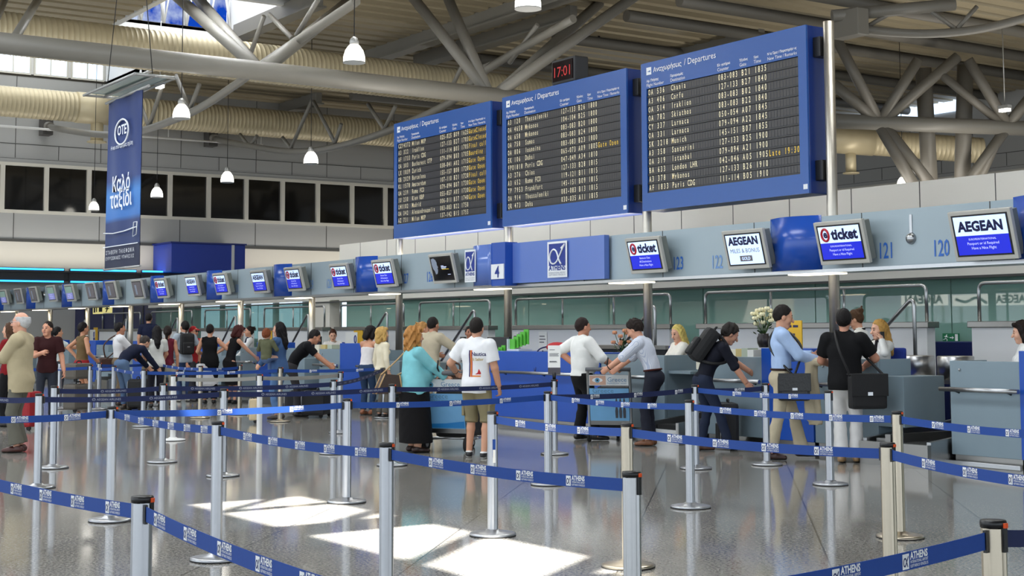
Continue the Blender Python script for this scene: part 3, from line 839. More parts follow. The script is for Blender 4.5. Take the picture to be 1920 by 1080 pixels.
# ================================================================== departure boards
flap_dark = mat('flap_black', (40, 38, 37), .35)
flap_edge = mat('flap_edge', (20, 19, 19), .4)
flap_shine = mat('flap_grey', (58, 54, 53), .28)
cream_txt = mat('flap_cream', (238, 226, 190), .6, emit=(238, 226, 190), estr=.12)
amber_txt = mat('flap_amber', (236, 196, 70), .6, emit=(236, 196, 70), estr=.12)
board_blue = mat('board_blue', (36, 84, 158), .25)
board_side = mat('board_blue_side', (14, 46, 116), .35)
def char_cells(mb, s, x, z, cw, ch, y, mi):
    for i, c in enumerate(s):
        if c == ' ': continue
        vs, fs, w = text_geo(c, 'CENTER', .012)
        k = ch / .73
        mb.add([(x + (i + .5) * cw + vx * k * (.62 if w < .62 else .62 * .62 / w), y, z + vy * k) for vx, vy in vs], fs, mi)
def board(xp, rows, label):
    W0, Y0, Hb = 3.62, 14.62, 2.36
    x0 = xp - 4 + .17; z0 = 3.46
    t = thing('departure_board', label, 'flight board', (x0, Y0, z0))
    m = MB(); m.box(0, W0, 0, .42, 0, Hb, 0, bev=.012)
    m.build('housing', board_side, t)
    m = MB()
    m.box(0, W0, -.03, 0, 0, .28, 0); m.box(0, W0, -.03, 0, Hb - .42, Hb, 0)
    m.box(0, .13, -.03, 0, .28, Hb - .42, 0); m.box(W0 - .16, W0, -.03, 0, .28, Hb - .42, 0)
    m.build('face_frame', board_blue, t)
    h = MB(); F = lambda x, z: frame((x, -.036, z), (1, 0, 0), (0, 0, 1))
    h.box(.14, .26, -.035, -.033, Hb - .2, Hb - .08, 0)
    h.add([(.16, -.037, Hb - .15), (.24, -.037, Hb - .13), (.24, -.037, Hb - .16)], [(0, 1, 2)], 1)
    h.text('Αναχωρήσεις', F(.31, Hb - .175), 1, 0, 'LEFT', .015, width=.68)
    h.text('/ Departures', F(1.05, Hb - .175), 1, 0, 'LEFT', .002, width=.72)
    for x, g, e, w1, w2 in ((.14, 'Αρ. Πτήσης', 'Flight Number', .3, .42), (.72, 'Προορισμός', 'Destination', .3, .34), (1.80, 'Ελεγκτήρια', 'Counter', .28, .25), (2.28, 'Έξοδος', 'Gate', .18, .14), (2.58, 'Ώρα', 'Time', .1, .15), (2.86, 'Νέα Ώρα / Παρατηρήσεις', 'New Time / Remarks', .58, .58)):
        h.text(g, F(x, Hb - .315), 1, 0, 'LEFT', .02, width=w1); h.text(e, F(x, Hb - .39), 1, 0, 'LEFT', .0, width=w2)
    h.build_raw('heading', [print_white, board_blue], t)
    zA, zB = .28, Hb - .42; rh = (zB - zA) / 12
    fields = ((.14, 8), (.70, 18), (1.78, 8), (2.28, 4), (2.56, 4), (2.825, 10))
    cw = {0: .070, 1: .060, 2: .0625, 3: .070, 4: .0655, 5: .062}
    for i, r in enumerate(rows):
        m = MB(); za = zB - (i + 1) * rh; zb = za + rh
        m.add([(.13, 0.0, za), (W0 - .16, 0.0, za), (W0 - .16, 0.0, zb), (.13, 0.0, zb)], [(0, 1, 2, 3)], 0)
        m.box(.13, W0 - .16, -.014, .0, za, za + .026, 0)
        for fi, (fx, n) in enumerate(fields):
            c = cw[fi]
            for j in range(n):
                xx = fx + j * c
                if xx + c > W0 - .165: break
                m.add([(xx + .004, -.006, za + .03), (xx + c - .004, -.006, za + .03), (xx + c - .004, -.006, zb - .006), (xx + .004, -.006, zb - .006)], [(0, 1, 2, 3)], 2)
                m.add([(xx + c - .004, -.0065, za + .03), (xx + c + .001, -.0065, za + .03), (xx + c + .001, -.0065, zb - .006), (xx + c - .004, -.0065, zb - .006)], [(0, 1, 2, 3)], 1)
            char_cells(m, r[fi], fx, za + .036, c, .094, -.009, 4 if fi == 5 else 3)
        m.build_raw('flight_row', [flap_dark, flap_edge, flap_shine, cream_txt, amber_txt], t)
    for zz in (.18, Hb - .45):
        m = MB(); m.box(W0, W0 + .137, .1, .3, zz, zz + .28, 0, bev=.01); m.build('bracket', black_plastic, t)
    m = MB(); m.box(W0 - .1, W0 - .02, -.034, -.03, .06, .13, 0); m.build('maker_plate', print_white, t)
    return t
def R_(fl, de, co, ga, ti, re=''): return (fl, de, co, ga, ti, re)
board(-14, [R_('OA 536','Chania','083-083','B21','1835'), R_('A3 406','Corfu','127-133','B27','1840'), R_('OA 514','Iraklion','083-083','B02','1840'), R_('OA 782','Skiathos','083-083','B22','1840'), R_('CY 337','Larnaca','050-054','A07','1845'), R_('OA 331','Larnaca','079-094','A22','1845'), R_('SK 3218','Munich','145-151','B07','1855'), R_('A3 358','Santorini','127-133','B25','1900'), R_('OA 319','Istanbul','079-094','A21','1900'), R_('BA 633','London LHR','042-046','A05','1905','Late 19:30'), R_('A3 378','Mykonos','127-133','B26','1910'), R_('AF 1833','Paris CDG','111-114','B05','1910')], 'right departure board, the largest-looking, with flights from 1835 to 1910')
board(-18, [R_('A3 120','Thessaloniki','127-133','B26','1800'), R_('OA 4658','Mykonos','104-104','B25','1800'), R_('OA 658','Mykonos','083-083','B20','1800'), R_('OA 758','Samos','083-083','B24','1800'), R_('OA 806','Ioannina','083-083','B23','1800'), R_('EK 106','Dubai','065-073','A09','1805','Gate Open'), R_('FPO1818','Paris CDG','047-049','A34','1810'), R_('A3 276','Chios','127-133','B28','1815'), R_('A3 652','Rome FCO','119-121','B11','1815'), R_('TP 7953','Frankfurt','145-151','B09','1815'), R_('OA 914','Thessaloniki','083-083','B13','1815'), R_('QR 473','Doha','030-035','A11','1815')], 'middle departure board with the red digital clock on top')
board(-22, [R_('CZY4372','Milan MXP','025-025','B09','1625','GateClosed'), R_('A3 322','Iraklion','127-133','B27','1703','GateClosed'), R_('AF 1733','Paris CDG','111-114','B05','1705','Final call'), R_('OA 303','Bucharest OTP','079-094','B03','1705','Boarding'), R_('LX 1839','Zurich','038-041','A02','1715','Gate Open'), R_('OB 2029','Barcelona','155-157','B08','1720','Gate Open'), R_('KL 1578','Amsterdam','107-110','B21','1720','Final call'), R_('OA 239','Rome FCO','079-094','B07','1730','Gate Open'), R_('JU 230','Kiev KBP','055-057','A05','1730','Gate Open'), R_('LH1102','Madrid','006-011','B37','1740','Gate Open'), R_('OA 342','Alexandroupolis','083-083','B22','1750'), R_('AZ 731','Milan MXP','137-142','B15','1755')], 'left departure board with amber remarks, flights from 1625 to 1755')
q = on(1060, 140, 1, 14.7)
t = thing('digital_clock', 'black digital clock with red figures on top of the middle departure board', 'clock', (q.x, 14.75, 5.82))
m = MB(); m.box(-.34, .34, -.1, .2, .02, .46, 0, bev=.03); m.build('housing', black_plastic, t)
m = MB(); m.box(-.29, .29, -.115, -.1, .07, .41, 0); m.build('lens', mat('clock_lens', (26, 12, 12), .08), t)
m = MB(); m.text('17:01', frame((0, -.12, .14), (1, 0, 0), (0, 0, 1)), 1, 0, 'CENTER', .0, width=.46); m.build_raw('figures', mat('clock_red', (190, 20, 20), .5, emit=(200, 16, 16), estr=.12), t)

# ================================================================== canopy monitors
scr_white = mat('screen_white', (205, 222, 250), .2, emit=(190, 214, 255), estr=.75)
scr_blue = mat('screen_blue', (30, 40, 180), .2, emit=(34, 44, 196), estr=.7)
scr_dark = mat('screen_dark', (18, 18, 20), .1)
scr_navy = mat('screen_ink', (14, 18, 70), .3)
scr_red = mat('screen_red', (190, 24, 40), .3)
scr_pale = mat('screen_pale_text', (214, 222, 255), .3, emit=(200, 210, 255), estr=.5)
scr_grey = mat('screen_washed', (122, 116, 122), .12)
scr_green = mat('screen_pale_green', (140, 170, 160), .2, emit=(140, 170, 160), estr=.2)
scr_mauve = mat('screen_mauve', (140, 142, 200), .2, emit=(130, 134, 205), estr=.35)
scr_skin = mat('screen_portrait', (150, 160, 180), .3)
mon_grey = mat('monitor_case', (186, 184, 176), .4)
mon_dark = mat('monitor_case_side', (120, 124, 118), .5)
def monitor(px, py, w, kind, lines, label):
    c = on(px, py, 1, YF - .26)
    t = thing('monitor', label, 'monitor', (c.x, YF - .26, c.z))
    w = max(.62, min(w, .9)); h = w * .68
    tilt = Matrix.Rotation(math.radians(14), 4, 'X')    # the face looks down
    m = MB(); m.box(-w/2, w/2, -.035, .02, -h/2, h/2, 0, bev=.01, M=tilt); m.box(-w/2 + .03, w/2 - .03, .02, .14, -h/2 + .03, h/2 - .03, 1, bev=.01, M=tilt); m.build('housing', [mon_grey, mon_dark], t)
    m = MB(); m.box(-.06, .06, .1, .255, -.1, .1, 0); m.build('wall_bracket', mon_dark, t)
    m = MB(); b = .045
    m.box(-w/2 + b, w/2 - b, -.038, -.03, -h/2 + b + .01, h/2 - b, 0, M=tilt); m.build('bezel', black_plastic, t)
    s = MB(); sw = w/2 - b - .025; sh0 = -h/2 + b + .03; sh1 = h/2 - b - .02
    def rect(x0, x1, z0, z1, mi, y=-.04): s.add([tilt @ Vector(p) for p in ((x0, y, z0), (x1, y, z0), (x1, y, z1), (x0, y, z1))], [(0, 1, 2, 3)], mi)
    def put(txt, x, z, width, mi, al='CENTER', bold=.02):
        s.text(txt, tilt @ frame((x, -.043, z), (1, 0, 0), (0, 0, 1)), 1, mi, al, bold, width=width)
    zm = sh0 + (sh1 - sh0) * .5
    mats = [scr_white, scr_blue, scr_dark, scr_navy, scr_red, scr_pale, scr_grey, scr_green, scr_mauve, scr_skin, amber_txt]
    if kind in ('eticket', 'aegean', 'pale'):
        a, bb = (0, 1) if kind != 'pale' else (7, 8)
        rect(-sw, sw, zm, sh1, a); rect(-sw, sw, sh0, zm, bb)
        if kind == 'aegean':
            put('AEGEAN', 0, zm + .055, sw * 1.72, 3, bold=.05)
        elif kind == 'eticket':
            r = (sh1 - zm) * .33; cx, cz = -sw * .68, zm + (sh1 - zm) * .5
            ring = [tilt @ Vector((cx + r*.85*math.cos(q), -.043, cz + r*1.1*math.sin(q))) for q in np.linspace(0, 2*PI, 24)[:-1]]
            s.tube(ring, r * .24, 6, 4, closed=True)
            put('e', cx, cz - r*.5, r * 1.0, 3, bold=.04)
            put('ticket', sw * .25, zm + .045, sw * 1.3, 3, bold=.045)
        for i, l in enumerate(lines):
            put(l, 0, zm - .055 - i * .055, sw * .052 * len(l), 5, bold=.0)
    elif kind == 'gold':
        rect(-sw, sw, sh0, sh1, 0); put('AEGEAN', 0, zm + .07, sw * 1.75, 3, bold=.05)
        put('MILES & BONUS', 0, zm - .045, sw * 1.7, 6, bold=.0)
        rect(-sw * .36, sw * .36, sh0 + .04, sh0 + .12, 6, -.041); put('GOLD', 0, sh0 + .06, sw * .5, 0, bold=.02)
    elif kind == 'portrait':
        rect(-sw, sw, sh0, sh1, 2)
        face = [(-.95, .9), (-.7, .95), (-.5, .8), (-.42, .55), (-.44, .35), (-.36, .12), (-.45, .05), (-.42, -.1), (-.46, -.25), (-.55, -.45), (-.72, -.5), (-.78, -.2), (-.9, 0), (-.97, .4)]
        s.add([tilt @ Vector((x * sw, -.042, zm + z * (sh1 - zm))) for x, z in face], [tuple(range(len(face)))], 9)
        for x0, x1, z0, z1, c in ((-.05, .22, .045, .055, 5), (-.05, .5, .022, .036, 5), (-.05, .42, .0, .012, 5), (.0, .7, -.02, -.008, 10), (.5, .8, -.12, -.112, 5)): rect(x0*sw, x1*sw, zm + z0, zm + z1, c, -.043)
    else:
        rect(-sw, sw, sh0, sh1, 6); rect(-sw*.5, -sw*.1, sh0 + .05, sh1 - .08, 9, -.041)
    s.build_raw('screen', mats, t)
EI = ['EUROPE/INTERNATIONAL', 'Passport or id Required', 'Have a Nice Flight']
BC = ['Business Class', 'All Destinations', 'Have a Nice Flight']
monitor(1845, 440, .88, 'aegean', EI, 'canopy monitor reading AEGEAN above desk 120 at the right edge')
monitor(1580, 454, .84, 'eticket', EI, 'canopy monitor with e-ticket screen under the right departure board edge')
monitor(1400, 467, .82, 'gold', [], 'canopy monitor reading AEGEAN with a GOLD badge')
monitor(1212, 478, .82, 'eticket', BC, 'canopy monitor with e-ticket screen just right of the airport emblem panel')
monitor(832, 503, .82, 'portrait', [], 'canopy monitor with black screen and a pale face, beside the airport emblem')
monitor(722, 512, .82, 'eticket', BC, 'canopy monitor with e-ticket screen under the left departure board')
monitor(640, 518, .8, 'eticket', BC, 'canopy monitor with e-ticket screen just left of the blue bow panel by 127')
monitor(553, 523, .8, 'eticket', BC, 'canopy monitor with paler e-ticket screen, second left of number 127')
monitor(488, 528, .8, 'aegean', EI, 'canopy monitor reading AEGEAN, third left of number 127')
monitor(416, 532, .8, 'eticket', EI, 'canopy monitor with e-ticket screen right of the tall blue box')
monitor(362, 535, .8, 'aegean', EI, 'canopy monitor reading AEGEAN below the tall blue box')
monitor(304, 540, .8, 'eticket', EI, 'canopy monitor with e-ticket screen first right of the banner foot')
for i, (x, y, k) in enumerate([(260, 542, 'grey'), (210, 544, 'grey'), (172, 546, 'grey'), (132, 549, 'pale'), (98, 550, 'pale'), (64, 552, 'grey'), (36, 555, 'grey'), (8, 557, 'pale')]):
    monitor(x, y, .8, k, EI if k == 'pale' else [], ['grey-screened canopy monitor below the banner foot, right side', 'grey-screened canopy monitor under the banner', 'grey-screened canopy monitor just left of the banner', 'pale green and mauve canopy monitor, third from the left edge pair', 'pale green and mauve canopy monitor right of the far dome camera', 'grey-screened canopy monitor left of the far dome camera', 'grey-screened canopy monitor second from the left edge', 'pale canopy monitor cut by the left edge'][i])
# ================================================================== check-in desks
POS = {-10: 'at the right edge, below monitor 120', -14: 'behind the man in the light blue shirt', -18: 'where the striped-shirt man leans',
       -22: 'behind the woman in the turquoise top', -26: 'beside the woman in the white strapless top', -30: 'beside the woman in the denim jacket',
       -34: 'by the woman holding the white bag', -38: 'behind the man bending in a navy jumper', -42: 'behind the white-shirted man with the brown bag',
       -46: 'behind the woman with the red waist wrap', -50: 'farthest left in the row'}
YD = 13.5
dark_kick = mat('kick_steel', (150, 148, 144), .35, 1.0)
dark_void = mat('desk_inside', (44, 46, 50), .7)
navy_lam = mat('navy_laminate', (16, 28, 84), .4)
def end_panel(x0, x1, p, ztop=1.34, y1=.5, name='blue'):
    t = thing('counter_divider', 'blue laminate counter divider ' + p, 'divider', (x0, YD, 0))
    w = x1 - x0
    m = MB(); m.box(0, w, 0, y1, .16, ztop, 0, bev=.008); m.build('body', blue_lam, t)
    m = MB(); m.box(.01, w - .01, .03, y1 - .03, 0, .16, 0); m.build('kick_plate', dark_kick, t)
    return t
def desk(x0, x1, p, side, ztop=1.22, low=None, rail=True):
    t = thing('check_in_desk', 'grey check-in desk ' + p + ', ' + side + ' of its blue panel', 'desk', (x0, YD, 0))
    w = x1 - x0
    m = MB(); m.box(0, w, 0.02, .07, .16, ztop, 0, bev=.006); m.box(0, .05, .07, .62, .16, ztop, 0); m.box(w - .05, w, .07, .62, .16, ztop, 0)
    m.build('front_panel', grey_lam, t)
    m = MB(); m.box(.05, w - .05, .07, .62, .98, 1.02, 0); m.build('worktop', mat('worktop_grey', (140, 148, 152), .4), t)
    m = MB(); m.box(.02, w - .02, .06, .88, 0, .16, 0); m.build('kick_plate', dark_kick, t)
    m = MB(); m.box(-.05, w + .02, -.045, .0, .04, .10, 0, bev=.01); m.build('bumper_bar', steel, t)
    if low:
        m = MB(); m.box(w, w + low, .02, .75, .42, 1.02, 0, bev=.006); m.build('side_cabinet', grey_lam, t)
    if rail:
        m = MB(); m.tube([(-.06, -.09, .9), (w + .06, -.09, .9)], .026, 12); r = m.build('rail', steel, t)
        for x in (.12, w - .12):
            m = MB(); m.tube([(x, -.09, .9), (x, .03, .86)], .014, 8); m.build('rail_bracket', black_plastic, r)
    m = MB(); m.ell((w * .15, .012, ztop - .1), (.016, .012, .016), 10); m.build('lock', steel, t)
    return t
def conveyor(x0, x1, p, wide=False):
    t = thing('baggage_conveyor', 'steel baggage conveyor with stepped belts ' + p, 'conveyor', (x0, YD - .3, 0))
    w = x1 - x0
    m = MB(); m.prism([(0, .0), (0, .30), (1.6, .46), (1.6, 0)], 0, 0, .06, 0); m.prism([(0, 0), (0, .30), (1.6, .46), (1.6, 0)], 0, w - .06, w, 0); m.box(.06, w - .06, 0, .08, 0, .2, 0)
    m.build('side_skirt', steel, t)
    m = MB(); m.box(.07, w - .07, .08, 1.5, .20, .26, 0); m.build('weighing_belt', rubber, t)
    m = MB(); m.box(.06, w - .06, 1.6, 2.6, .3, .48, 0); m.box(.06, w - .06, 2.6, 3.4, .44, .62, 0); m.build('label_belt', navy_lam, t)
    m = MB()
    for x in (0, w - .08): m.box(x, x + .08, 1.6, 3.4, 0, .74, 0)
    m.box(-.05, w + .05, 3.42, 3.5, .35, .62, 0); m.build('belt_frame', steel, t)
    if wide:
        m = MB(); m.box(.36, .44, -.02, 1.5, 0, .36, 0); m.box(0, w, -.06, -.0, 0, .27, 0); m.box(.12, .30, .1, .5, .26, .30, 0); m.build('front_housing', dark_kick, t)
    m = MB(); m.box(w - .55, w - .04, 1.2, 1.3, .86, .98, 0); m.box(w - .55, w - .5, 1.25, 1.3, .3, .86, 0); m.build('display_bar', navy_lam, t)
    return t
for xp in POS:
    p = POS[xp]
    if xp == -18:
        end_panel(-20.62, -17.56, 'wide one behind the sign stand', 1.24, .6)
        t = desk(-17.55, -16.07, p, 'right', 1.22, low=None)
        m = MB(); m.box(1.48, 1.95, .1, .7, .96, 1.0, 0); m.build('side_shelf', grey_lam, t)
        conveyor(-16.02, -15.4, p); continue
    if xp == -22:
        desk(-22.98, -20.66, 'behind the man in the white T-shirt', 'left', 1.02, rail=False)
        continue
    end_panel(xp - .07, xp + .85, p)
    desk(xp + .86, xp + 1.9, p, 'right', low=.4)
    if xp != -10: conveyor(xp + 1.94, xp + 2.95, p, True)
    desk(xp - (1.2 if xp == -14 else 1.02), xp - .08, p, 'left')
t = thing('steel_rail', 'long steel rail on the wide blue panel behind the sign stand', 'rail', (-20.4, YD - .09, .9))
m = MB(); m.tube([(0, 0, 0), (2.9, 0, 0)], .026, 12); m.build('bar', steel, t)
m = MB()
for x in (.3, 1.4, 2.6): m.tube([(x, 0, 0), (x, .1, -.04)], .014, 8)
m.build('brackets', black_plastic, t)
m = MB(); m.box(-20.4, -17.5, 13.44, 13.5, .05, .11, 0); tag(m.build('bumper_bar', steel), 'steel bumper bar low along the wide blue panel', 'bumper')

# ---- parapets, guard rails and stairs behind the desks
YP = 17.0
SEG = [(-13.5, -8.8, 'at the far right beside the exit sign'), (-19.3, -14.2, 'behind the two men at the right desks'), (-25.2, -20.0, 'behind the stand with green leaflets'), (-29.15, -25.95, 'behind the man in the beige suit'),
       (-33.1, -29.65, 'behind the woman in the white strapless top'), (-37.7, -33.75, 'behind the denim jacket woman'), (-42.0, -38.4, 'behind the woman in the black tank top'), (-46.6, -42.8, 'behind the man on the raised platform'), (-51.5, -47.4, 'behind the white-shirted man at left')]
ledge_white = mat('parapet_white', (228, 229, 230), .4, noise=.02, nscale=2)
for i, (a, b, p) in enumerate(SEG):
    t = thing('parapet', 'low white parapet with a steel cap ' + p, 'parapet', (a, YP, .14))
    L = b - a
    m = MB(); m.box(0.05, L - .05, 0, .18, 0, 1.46, 0); m.build('panel', ledge_white, t)
    m = MB(); m.box(0, L, -.04, .22, 1.46, 1.55, 0, bev=.01); m.build('cap', dark_kick, t)
    t = thing('guard_rail', 'bent steel tube guard rail on the parapet ' + p, 'rail', (a, YP + .09, 1.69))
    x0, x1 = .12, L - .12
    n = 2 if L < 4 else 3
    m = MB(); m.tube(rounded([(x0, 0, 0), (x0, 0, .54), (x1, 0, .54), (x1, 0, 0)], .11), .026, 10); m.build('tube', steel, t)
    for k in range(1, n):
        x = x0 + (x1 - x0) * k / n
        m = MB(); m.tube([(x, 0, 0), (x, 0, .54)], .02, 8); m.build('post', steel, t)
for x, p in ((-14.05, 'left of the exit sign'), (-19.85, 'behind the striped-shirt man'), (-25.75, 'behind the man in the white T-shirt'), (-29.5, 'above the white strapless top woman'), (-33.6, 'above the bending man in black'), (-38.2, 'above the woman holding the white bag'), (-42.6, 'above the man with the grey backpack shirt'), (-47.2, 'above the white-shirted man'), (-51.5, 'above the woman with the red wrap')):
    t = thing('stair_handrail', 'sloping steel stair handrail ' + p, 'handrail', (x, 16.5, .14))
    m = MB(); m.tube(rounded([(0, 0, 0), (0, 0, 1.92), (-1.4, 0, .75)], .16, 8), .028, 10); m.build('tube', steel, t)
    m = MB(); m.tube([(0, 0, 1.05), (-1.0, 0, .2)], .024, 8); m.build('lower_tube', steel, t)
    m = MB()
    for k in range(4): m.box(-1.5 + .35*k, -1.15 + .35*k, .12, .45, 0, .16 + .16*k, 0)
    m.build('steps', dark_void, t)

# ---- things on and behind the desks
def flat_paper(root_name, label, cat, x, y, z, w, h, lines=(), col=paper, tilt=0.0, group=None):
    t = thing(root_name, label, cat, (x, y, z), 0, group)
    m = MB(); m.box(0, w, 0, .006, 0, h, 0); m.build('sheet', col, t)
    if lines:
        k = MB()
        for (lx, lz, lw) in lines: k.box(lx, lx + lw, -.004, -.002, lz, lz + .018, 0)
        k.build_raw('print', mat('ink_grey', (70, 72, 80), .6), t)
    t.rotation_euler = (tilt, 0, 0)
    return t
yellow = mat('notice_yellow', (226, 178, 40), .5)
def notice(px, py, label, Y=YP - .02):
    p = on(px, py, 1, Y)
    t = thing('yellow_notice', label, 'notice', (p.x, Y, p.z))
    m = MB(); m.box(0, .46, -.01, 0, -.5, 0, 0); m.build('board', yellow, t)
    m = MB(); m.box(-.42, .2, -.02, -.012, -.52, -.08, 0); m.build('white_sheet', paper, t)
    m = MB(); m.box(.02, .2, -.024, -.021, -.46, -.36, 0); m.tube([(.11 + .05*math.cos(a), -.024, -.25 + .09*math.sin(a)) for a in np.linspace(0, 2*PI, 16)[:-1]], .014, 5, 0, closed=True); m.build('emblem', mat('emblem_blue', (28, 52, 140), .5), t)
notice(664, 617, 'yellow notice with white sheets on the parapet left of the strapless top woman')
notice(497, 616, 'yellow notice on the parapet behind the red-haired woman')
notice(283, 614, 'yellow notice below the man on the raised platform')
notice(176, 614, 'yellow notice left of the white-shirted man')
p = on(1474, 617, 1, 13.8)
t = thing('desk_sign', 'yellow desk sign beside the flowers, behind the light blue shirted man', 'sign', (p.x, 13.8, 1.34))
m = MB(); m.box(0, .28, 0, .02, 0, .36, 0, bev=.004); m.build('card', yellow, t)
m = MB()
for x0_, x1_, z in ((.05, .10, .27), (.13, .22, .27), (.08, .2, .06)): m.box(x0_, x1_, -.004, -.001, z, z + .03, 0)
m.box(.1, .16, -.004, -.001, .12, .19, 0)
m.build_raw('print', mat('ink_navy', (24, 30, 80), .6), t)
# flowers
def flowers(px, py, Y, col, label, n=16, seed=1, base=1.22):
    r = random.Random(seed); p = on(px, py, 1, Y); z0 = base
    t = thing('flower_vase', label, 'flowers', (p.x, Y, z0))
    m = MB(); m.lathe([(.06, 0), (.085, .06), (.09, .13), (.07, .17), (.075, .19)], (0, 0, 0), 16); m.build('vase', mat('vase_dark', (40, 34, 34), .3), t)
    st = MB(); fl = MB(); lf = MB()
    for k in range(n):
        a = r.random() * 6.28; rr = r.random() * .13; h = .3 + r.random() * .22
        tip = (rr * math.cos(a) * 1.3, rr * math.sin(a), h)
        st.tube([(0, 0, .15), (tip[0]*.4, tip[1]*.4, h*.6), tip], .005, 5)
        for q in range(5):
            b = q * 1.256
            fl.ell((tip[0] + .022*math.cos(b), tip[1] + .022*math.sin(b), tip[2] + .01), (.02, .02, .028), 8)
    for k in range(22):
        a = r.random() * 6.28; b = .06 + .1 * r.random(); z = .17 + .2 * r.random()
        c = Vector((b*math.cos(a), b*math.sin(a), z)); d = Vector((math.cos(a), math.sin(a), .6)) * .07; sd = Vector((-math.sin(a), math.cos(a), 0)) * .022
        lf.add([c, c + d*.5 + sd, c + d, c + d*.5 - sd], [(0, 1, 2, 3)])
    st.build('stems', mat('stem_green', (58, 86, 40), .7), t); lf.build('leaves', mat('leaf_green', (44, 72, 38), .6), t); fl.build('blossoms', col, t)
flowers(1432, 660, 13.95, mat('petal_cream', (236, 230, 190), .6), 'vase of cream flowers on the desk behind the light blue shirted man', 18, 3, 1.34)
flowers(1166, 664, 14.1, mat('petal_peach', (214, 150, 110), .6), 'small dark vase of flowers between the two men at the trolley', 9, 5, 1.06)
# leaflet racks
green_card = mat('leaflet_green', (96, 190, 66), .5)
def leaflets(px, py, label, s=1.0, Y=13.85, z=1.24):
    p = on(px, py, 1, Y); t = thing('leaflet_rack', label, 'leaflets', (p.x, Y, z))
    m = MB(); m.box(-.02, .34*s, -.05, .22, 0, .03, 0); m.box(-.02, .0, -.05, .22, .03, .2*s, 0); m.build('stand', mat('acrylic_white', (214, 218, 220), .2), t)
    for k in range(5):
        q = MB(); q.box(.045*k*s, .045*k*s + .14*s, .04*k, .04*k + .02, .03 + .02*k*s, .2*s + .04*k*s, 0); q.build('leaflet', green_card, t)
leaflets(956, 661, 'rack of green leaflets on the wide blue panel, right of the steel pole', 1.0)
leaflets(917, 661, 'smaller rack of green leaflets behind the white T-shirt man', .8, z=1.04)
# shelf, red bag, papers behind the blue panel
t = thing('back_counter', 'dark back counter with steel top behind the wide blue panel', 'counter', (-21.4, 15.6, .14))
m = MB(); m.box(0, 2.9, 0, .5, 0, 1.12, 0); m.build('body', dark_void, t); m = MB(); m.box(-.04, 2.94, -.04, .54, 1.12, 1.18, 0); m.build('top', dark_kick, t)
p = on(1045, 655, 1, 13.8)
t = thing('red_bag', 'red soft bag lying on the wide blue panel beside the man with hand on hip', 'bag', (p.x, 13.8, 1.24))
m = MB(); m.ell((0, 0, .07), (.22, .16, .085), 16); m.ell((.16, .02, .06), (.15, .14, .07), 14); m.build('body', mat('red_cloth', (176, 26, 30), .7, bump=.4), t)
m = MB(); m.tube(spline([(-.15, -.1, .08), (-.2, -.24, .02), (-.24, -.28, -.2), (-.2, -.3, -.33), (-.17, -.28, -.2), (-.12, -.2, .02)], 4), .012, 6); m.build('strap', navy_lam, t)
for (px, py, w, h, lab) in ((1010, 622, .28, .4, 'framed notice pinned on the parapet behind the wide blue panel'), (962, 622, .2, .3, 'notice pinned on the parapet beside the green leaflets')):
    p = on(px, py, 1, YP - .02); flat_paper('wall_notice', lab, 'notice', p.x, YP - .02, p.z - h, w, h, [(.03, h - .1, w - .1), (.03, h - .16, w - .07), (.03, h - .22, w - .12)])
# black monitors and clutter on the desks
def desk_screen(px, Y, zt, label, rot=0.0, z=1.02):
    p = on(px, 650, 1, Y); t = thing('computer_screen', label, 'screen', (p.x, Y, z), rot)
    m = MB(); m.box(-.22, .22, -.02, .03, .1, .45, 0, bev=.008); m.build('panel', black_plastic, t)
    m = MB(); m.box(-.03, .03, 0, .04, .0, .12, 0); m.box(-.12, .12, -.08, .1, 0, .015, 0); m.build('stand', black_plastic, t)
desk_screen(935, 14.1, 1.4, 'black computer screen behind the white T-shirt man', .5)
desk_screen(868, 14.4, 1.4, 'black computer screen by the beige suited man', -.4)
desk_screen(590, 14.4, 1.3, 'computer screen left of the seated red-haired clerk', .2)
tickets = [mat('label_roll_%d' % i, c, .6) for i, c in enumerate(((226, 220, 200), (200, 180, 120), (180, 190, 170), (230, 230, 226)))]
for i, px in enumerate((1384, 1395, 1406, 1417, 1320, 1334, 1348)):
    p = on(px, 668, 1, 13.9); t = thing('label_stack', 'stack of baggage labels standing on the grey desk', 'labels', (p.x, 13.9, 1.02), 0, 'label stacks on the desk left of the light blue shirted man')
    m = MB(); m.box(-.06, .06, -.1, .1, 0, .29 + .01 * (i % 3), 0, bev=.004); m.build('stack', tickets[i % 4], t)
for i, px in enumerate((602, 614, 626)):
    p = on(px, 650, 1, 13.9); t = thing('label_stack', 'small stack of labels before the seated clerk', 'labels', (p.x, 13.9, 1.02), 0, 'label stacks before the seated red-haired clerk')
    m = MB(); m.box(-.1, .1, -.1, .1, 0, .28, 0, bev=.004); m.build('stack', tickets[i % 4], t)
# steel drums
for (px, w, lab) in ((1719, .235, 'brushed steel drum beside the clerk on the phone'), (1792, .235, 'brushed steel drum half hidden by the right grey desk')):
    p = on(px, 690, 1, 15.5); t = thing('steel_drum', lab, 'drum', (p.x, 15.5, .92))
    m = MB(); m.lathe([(w, 0), (w, .30), (w - .012, .31), (w - .03, .30), (w - .03, .02)], (0, 0, 0), 28); m.build('shell', steel, t)
    m = MB(); m.box(-w - .1, w + .1, -w, w, -.05, 0, 0); m.box(-.06, .06, -.06, .06, -.78, -.05, 0); m.build('stand', dark_kick, t)
t = thing('navy_bench', 'navy padded bench in front of the green glass under the exit sign', 'bench', (-15.3, 17.9, .14))
m = MB(); m.box(0, 2.4, 0, .6, 0, 1.25, 0, bev=.02); m.build('body', navy_lam, t)
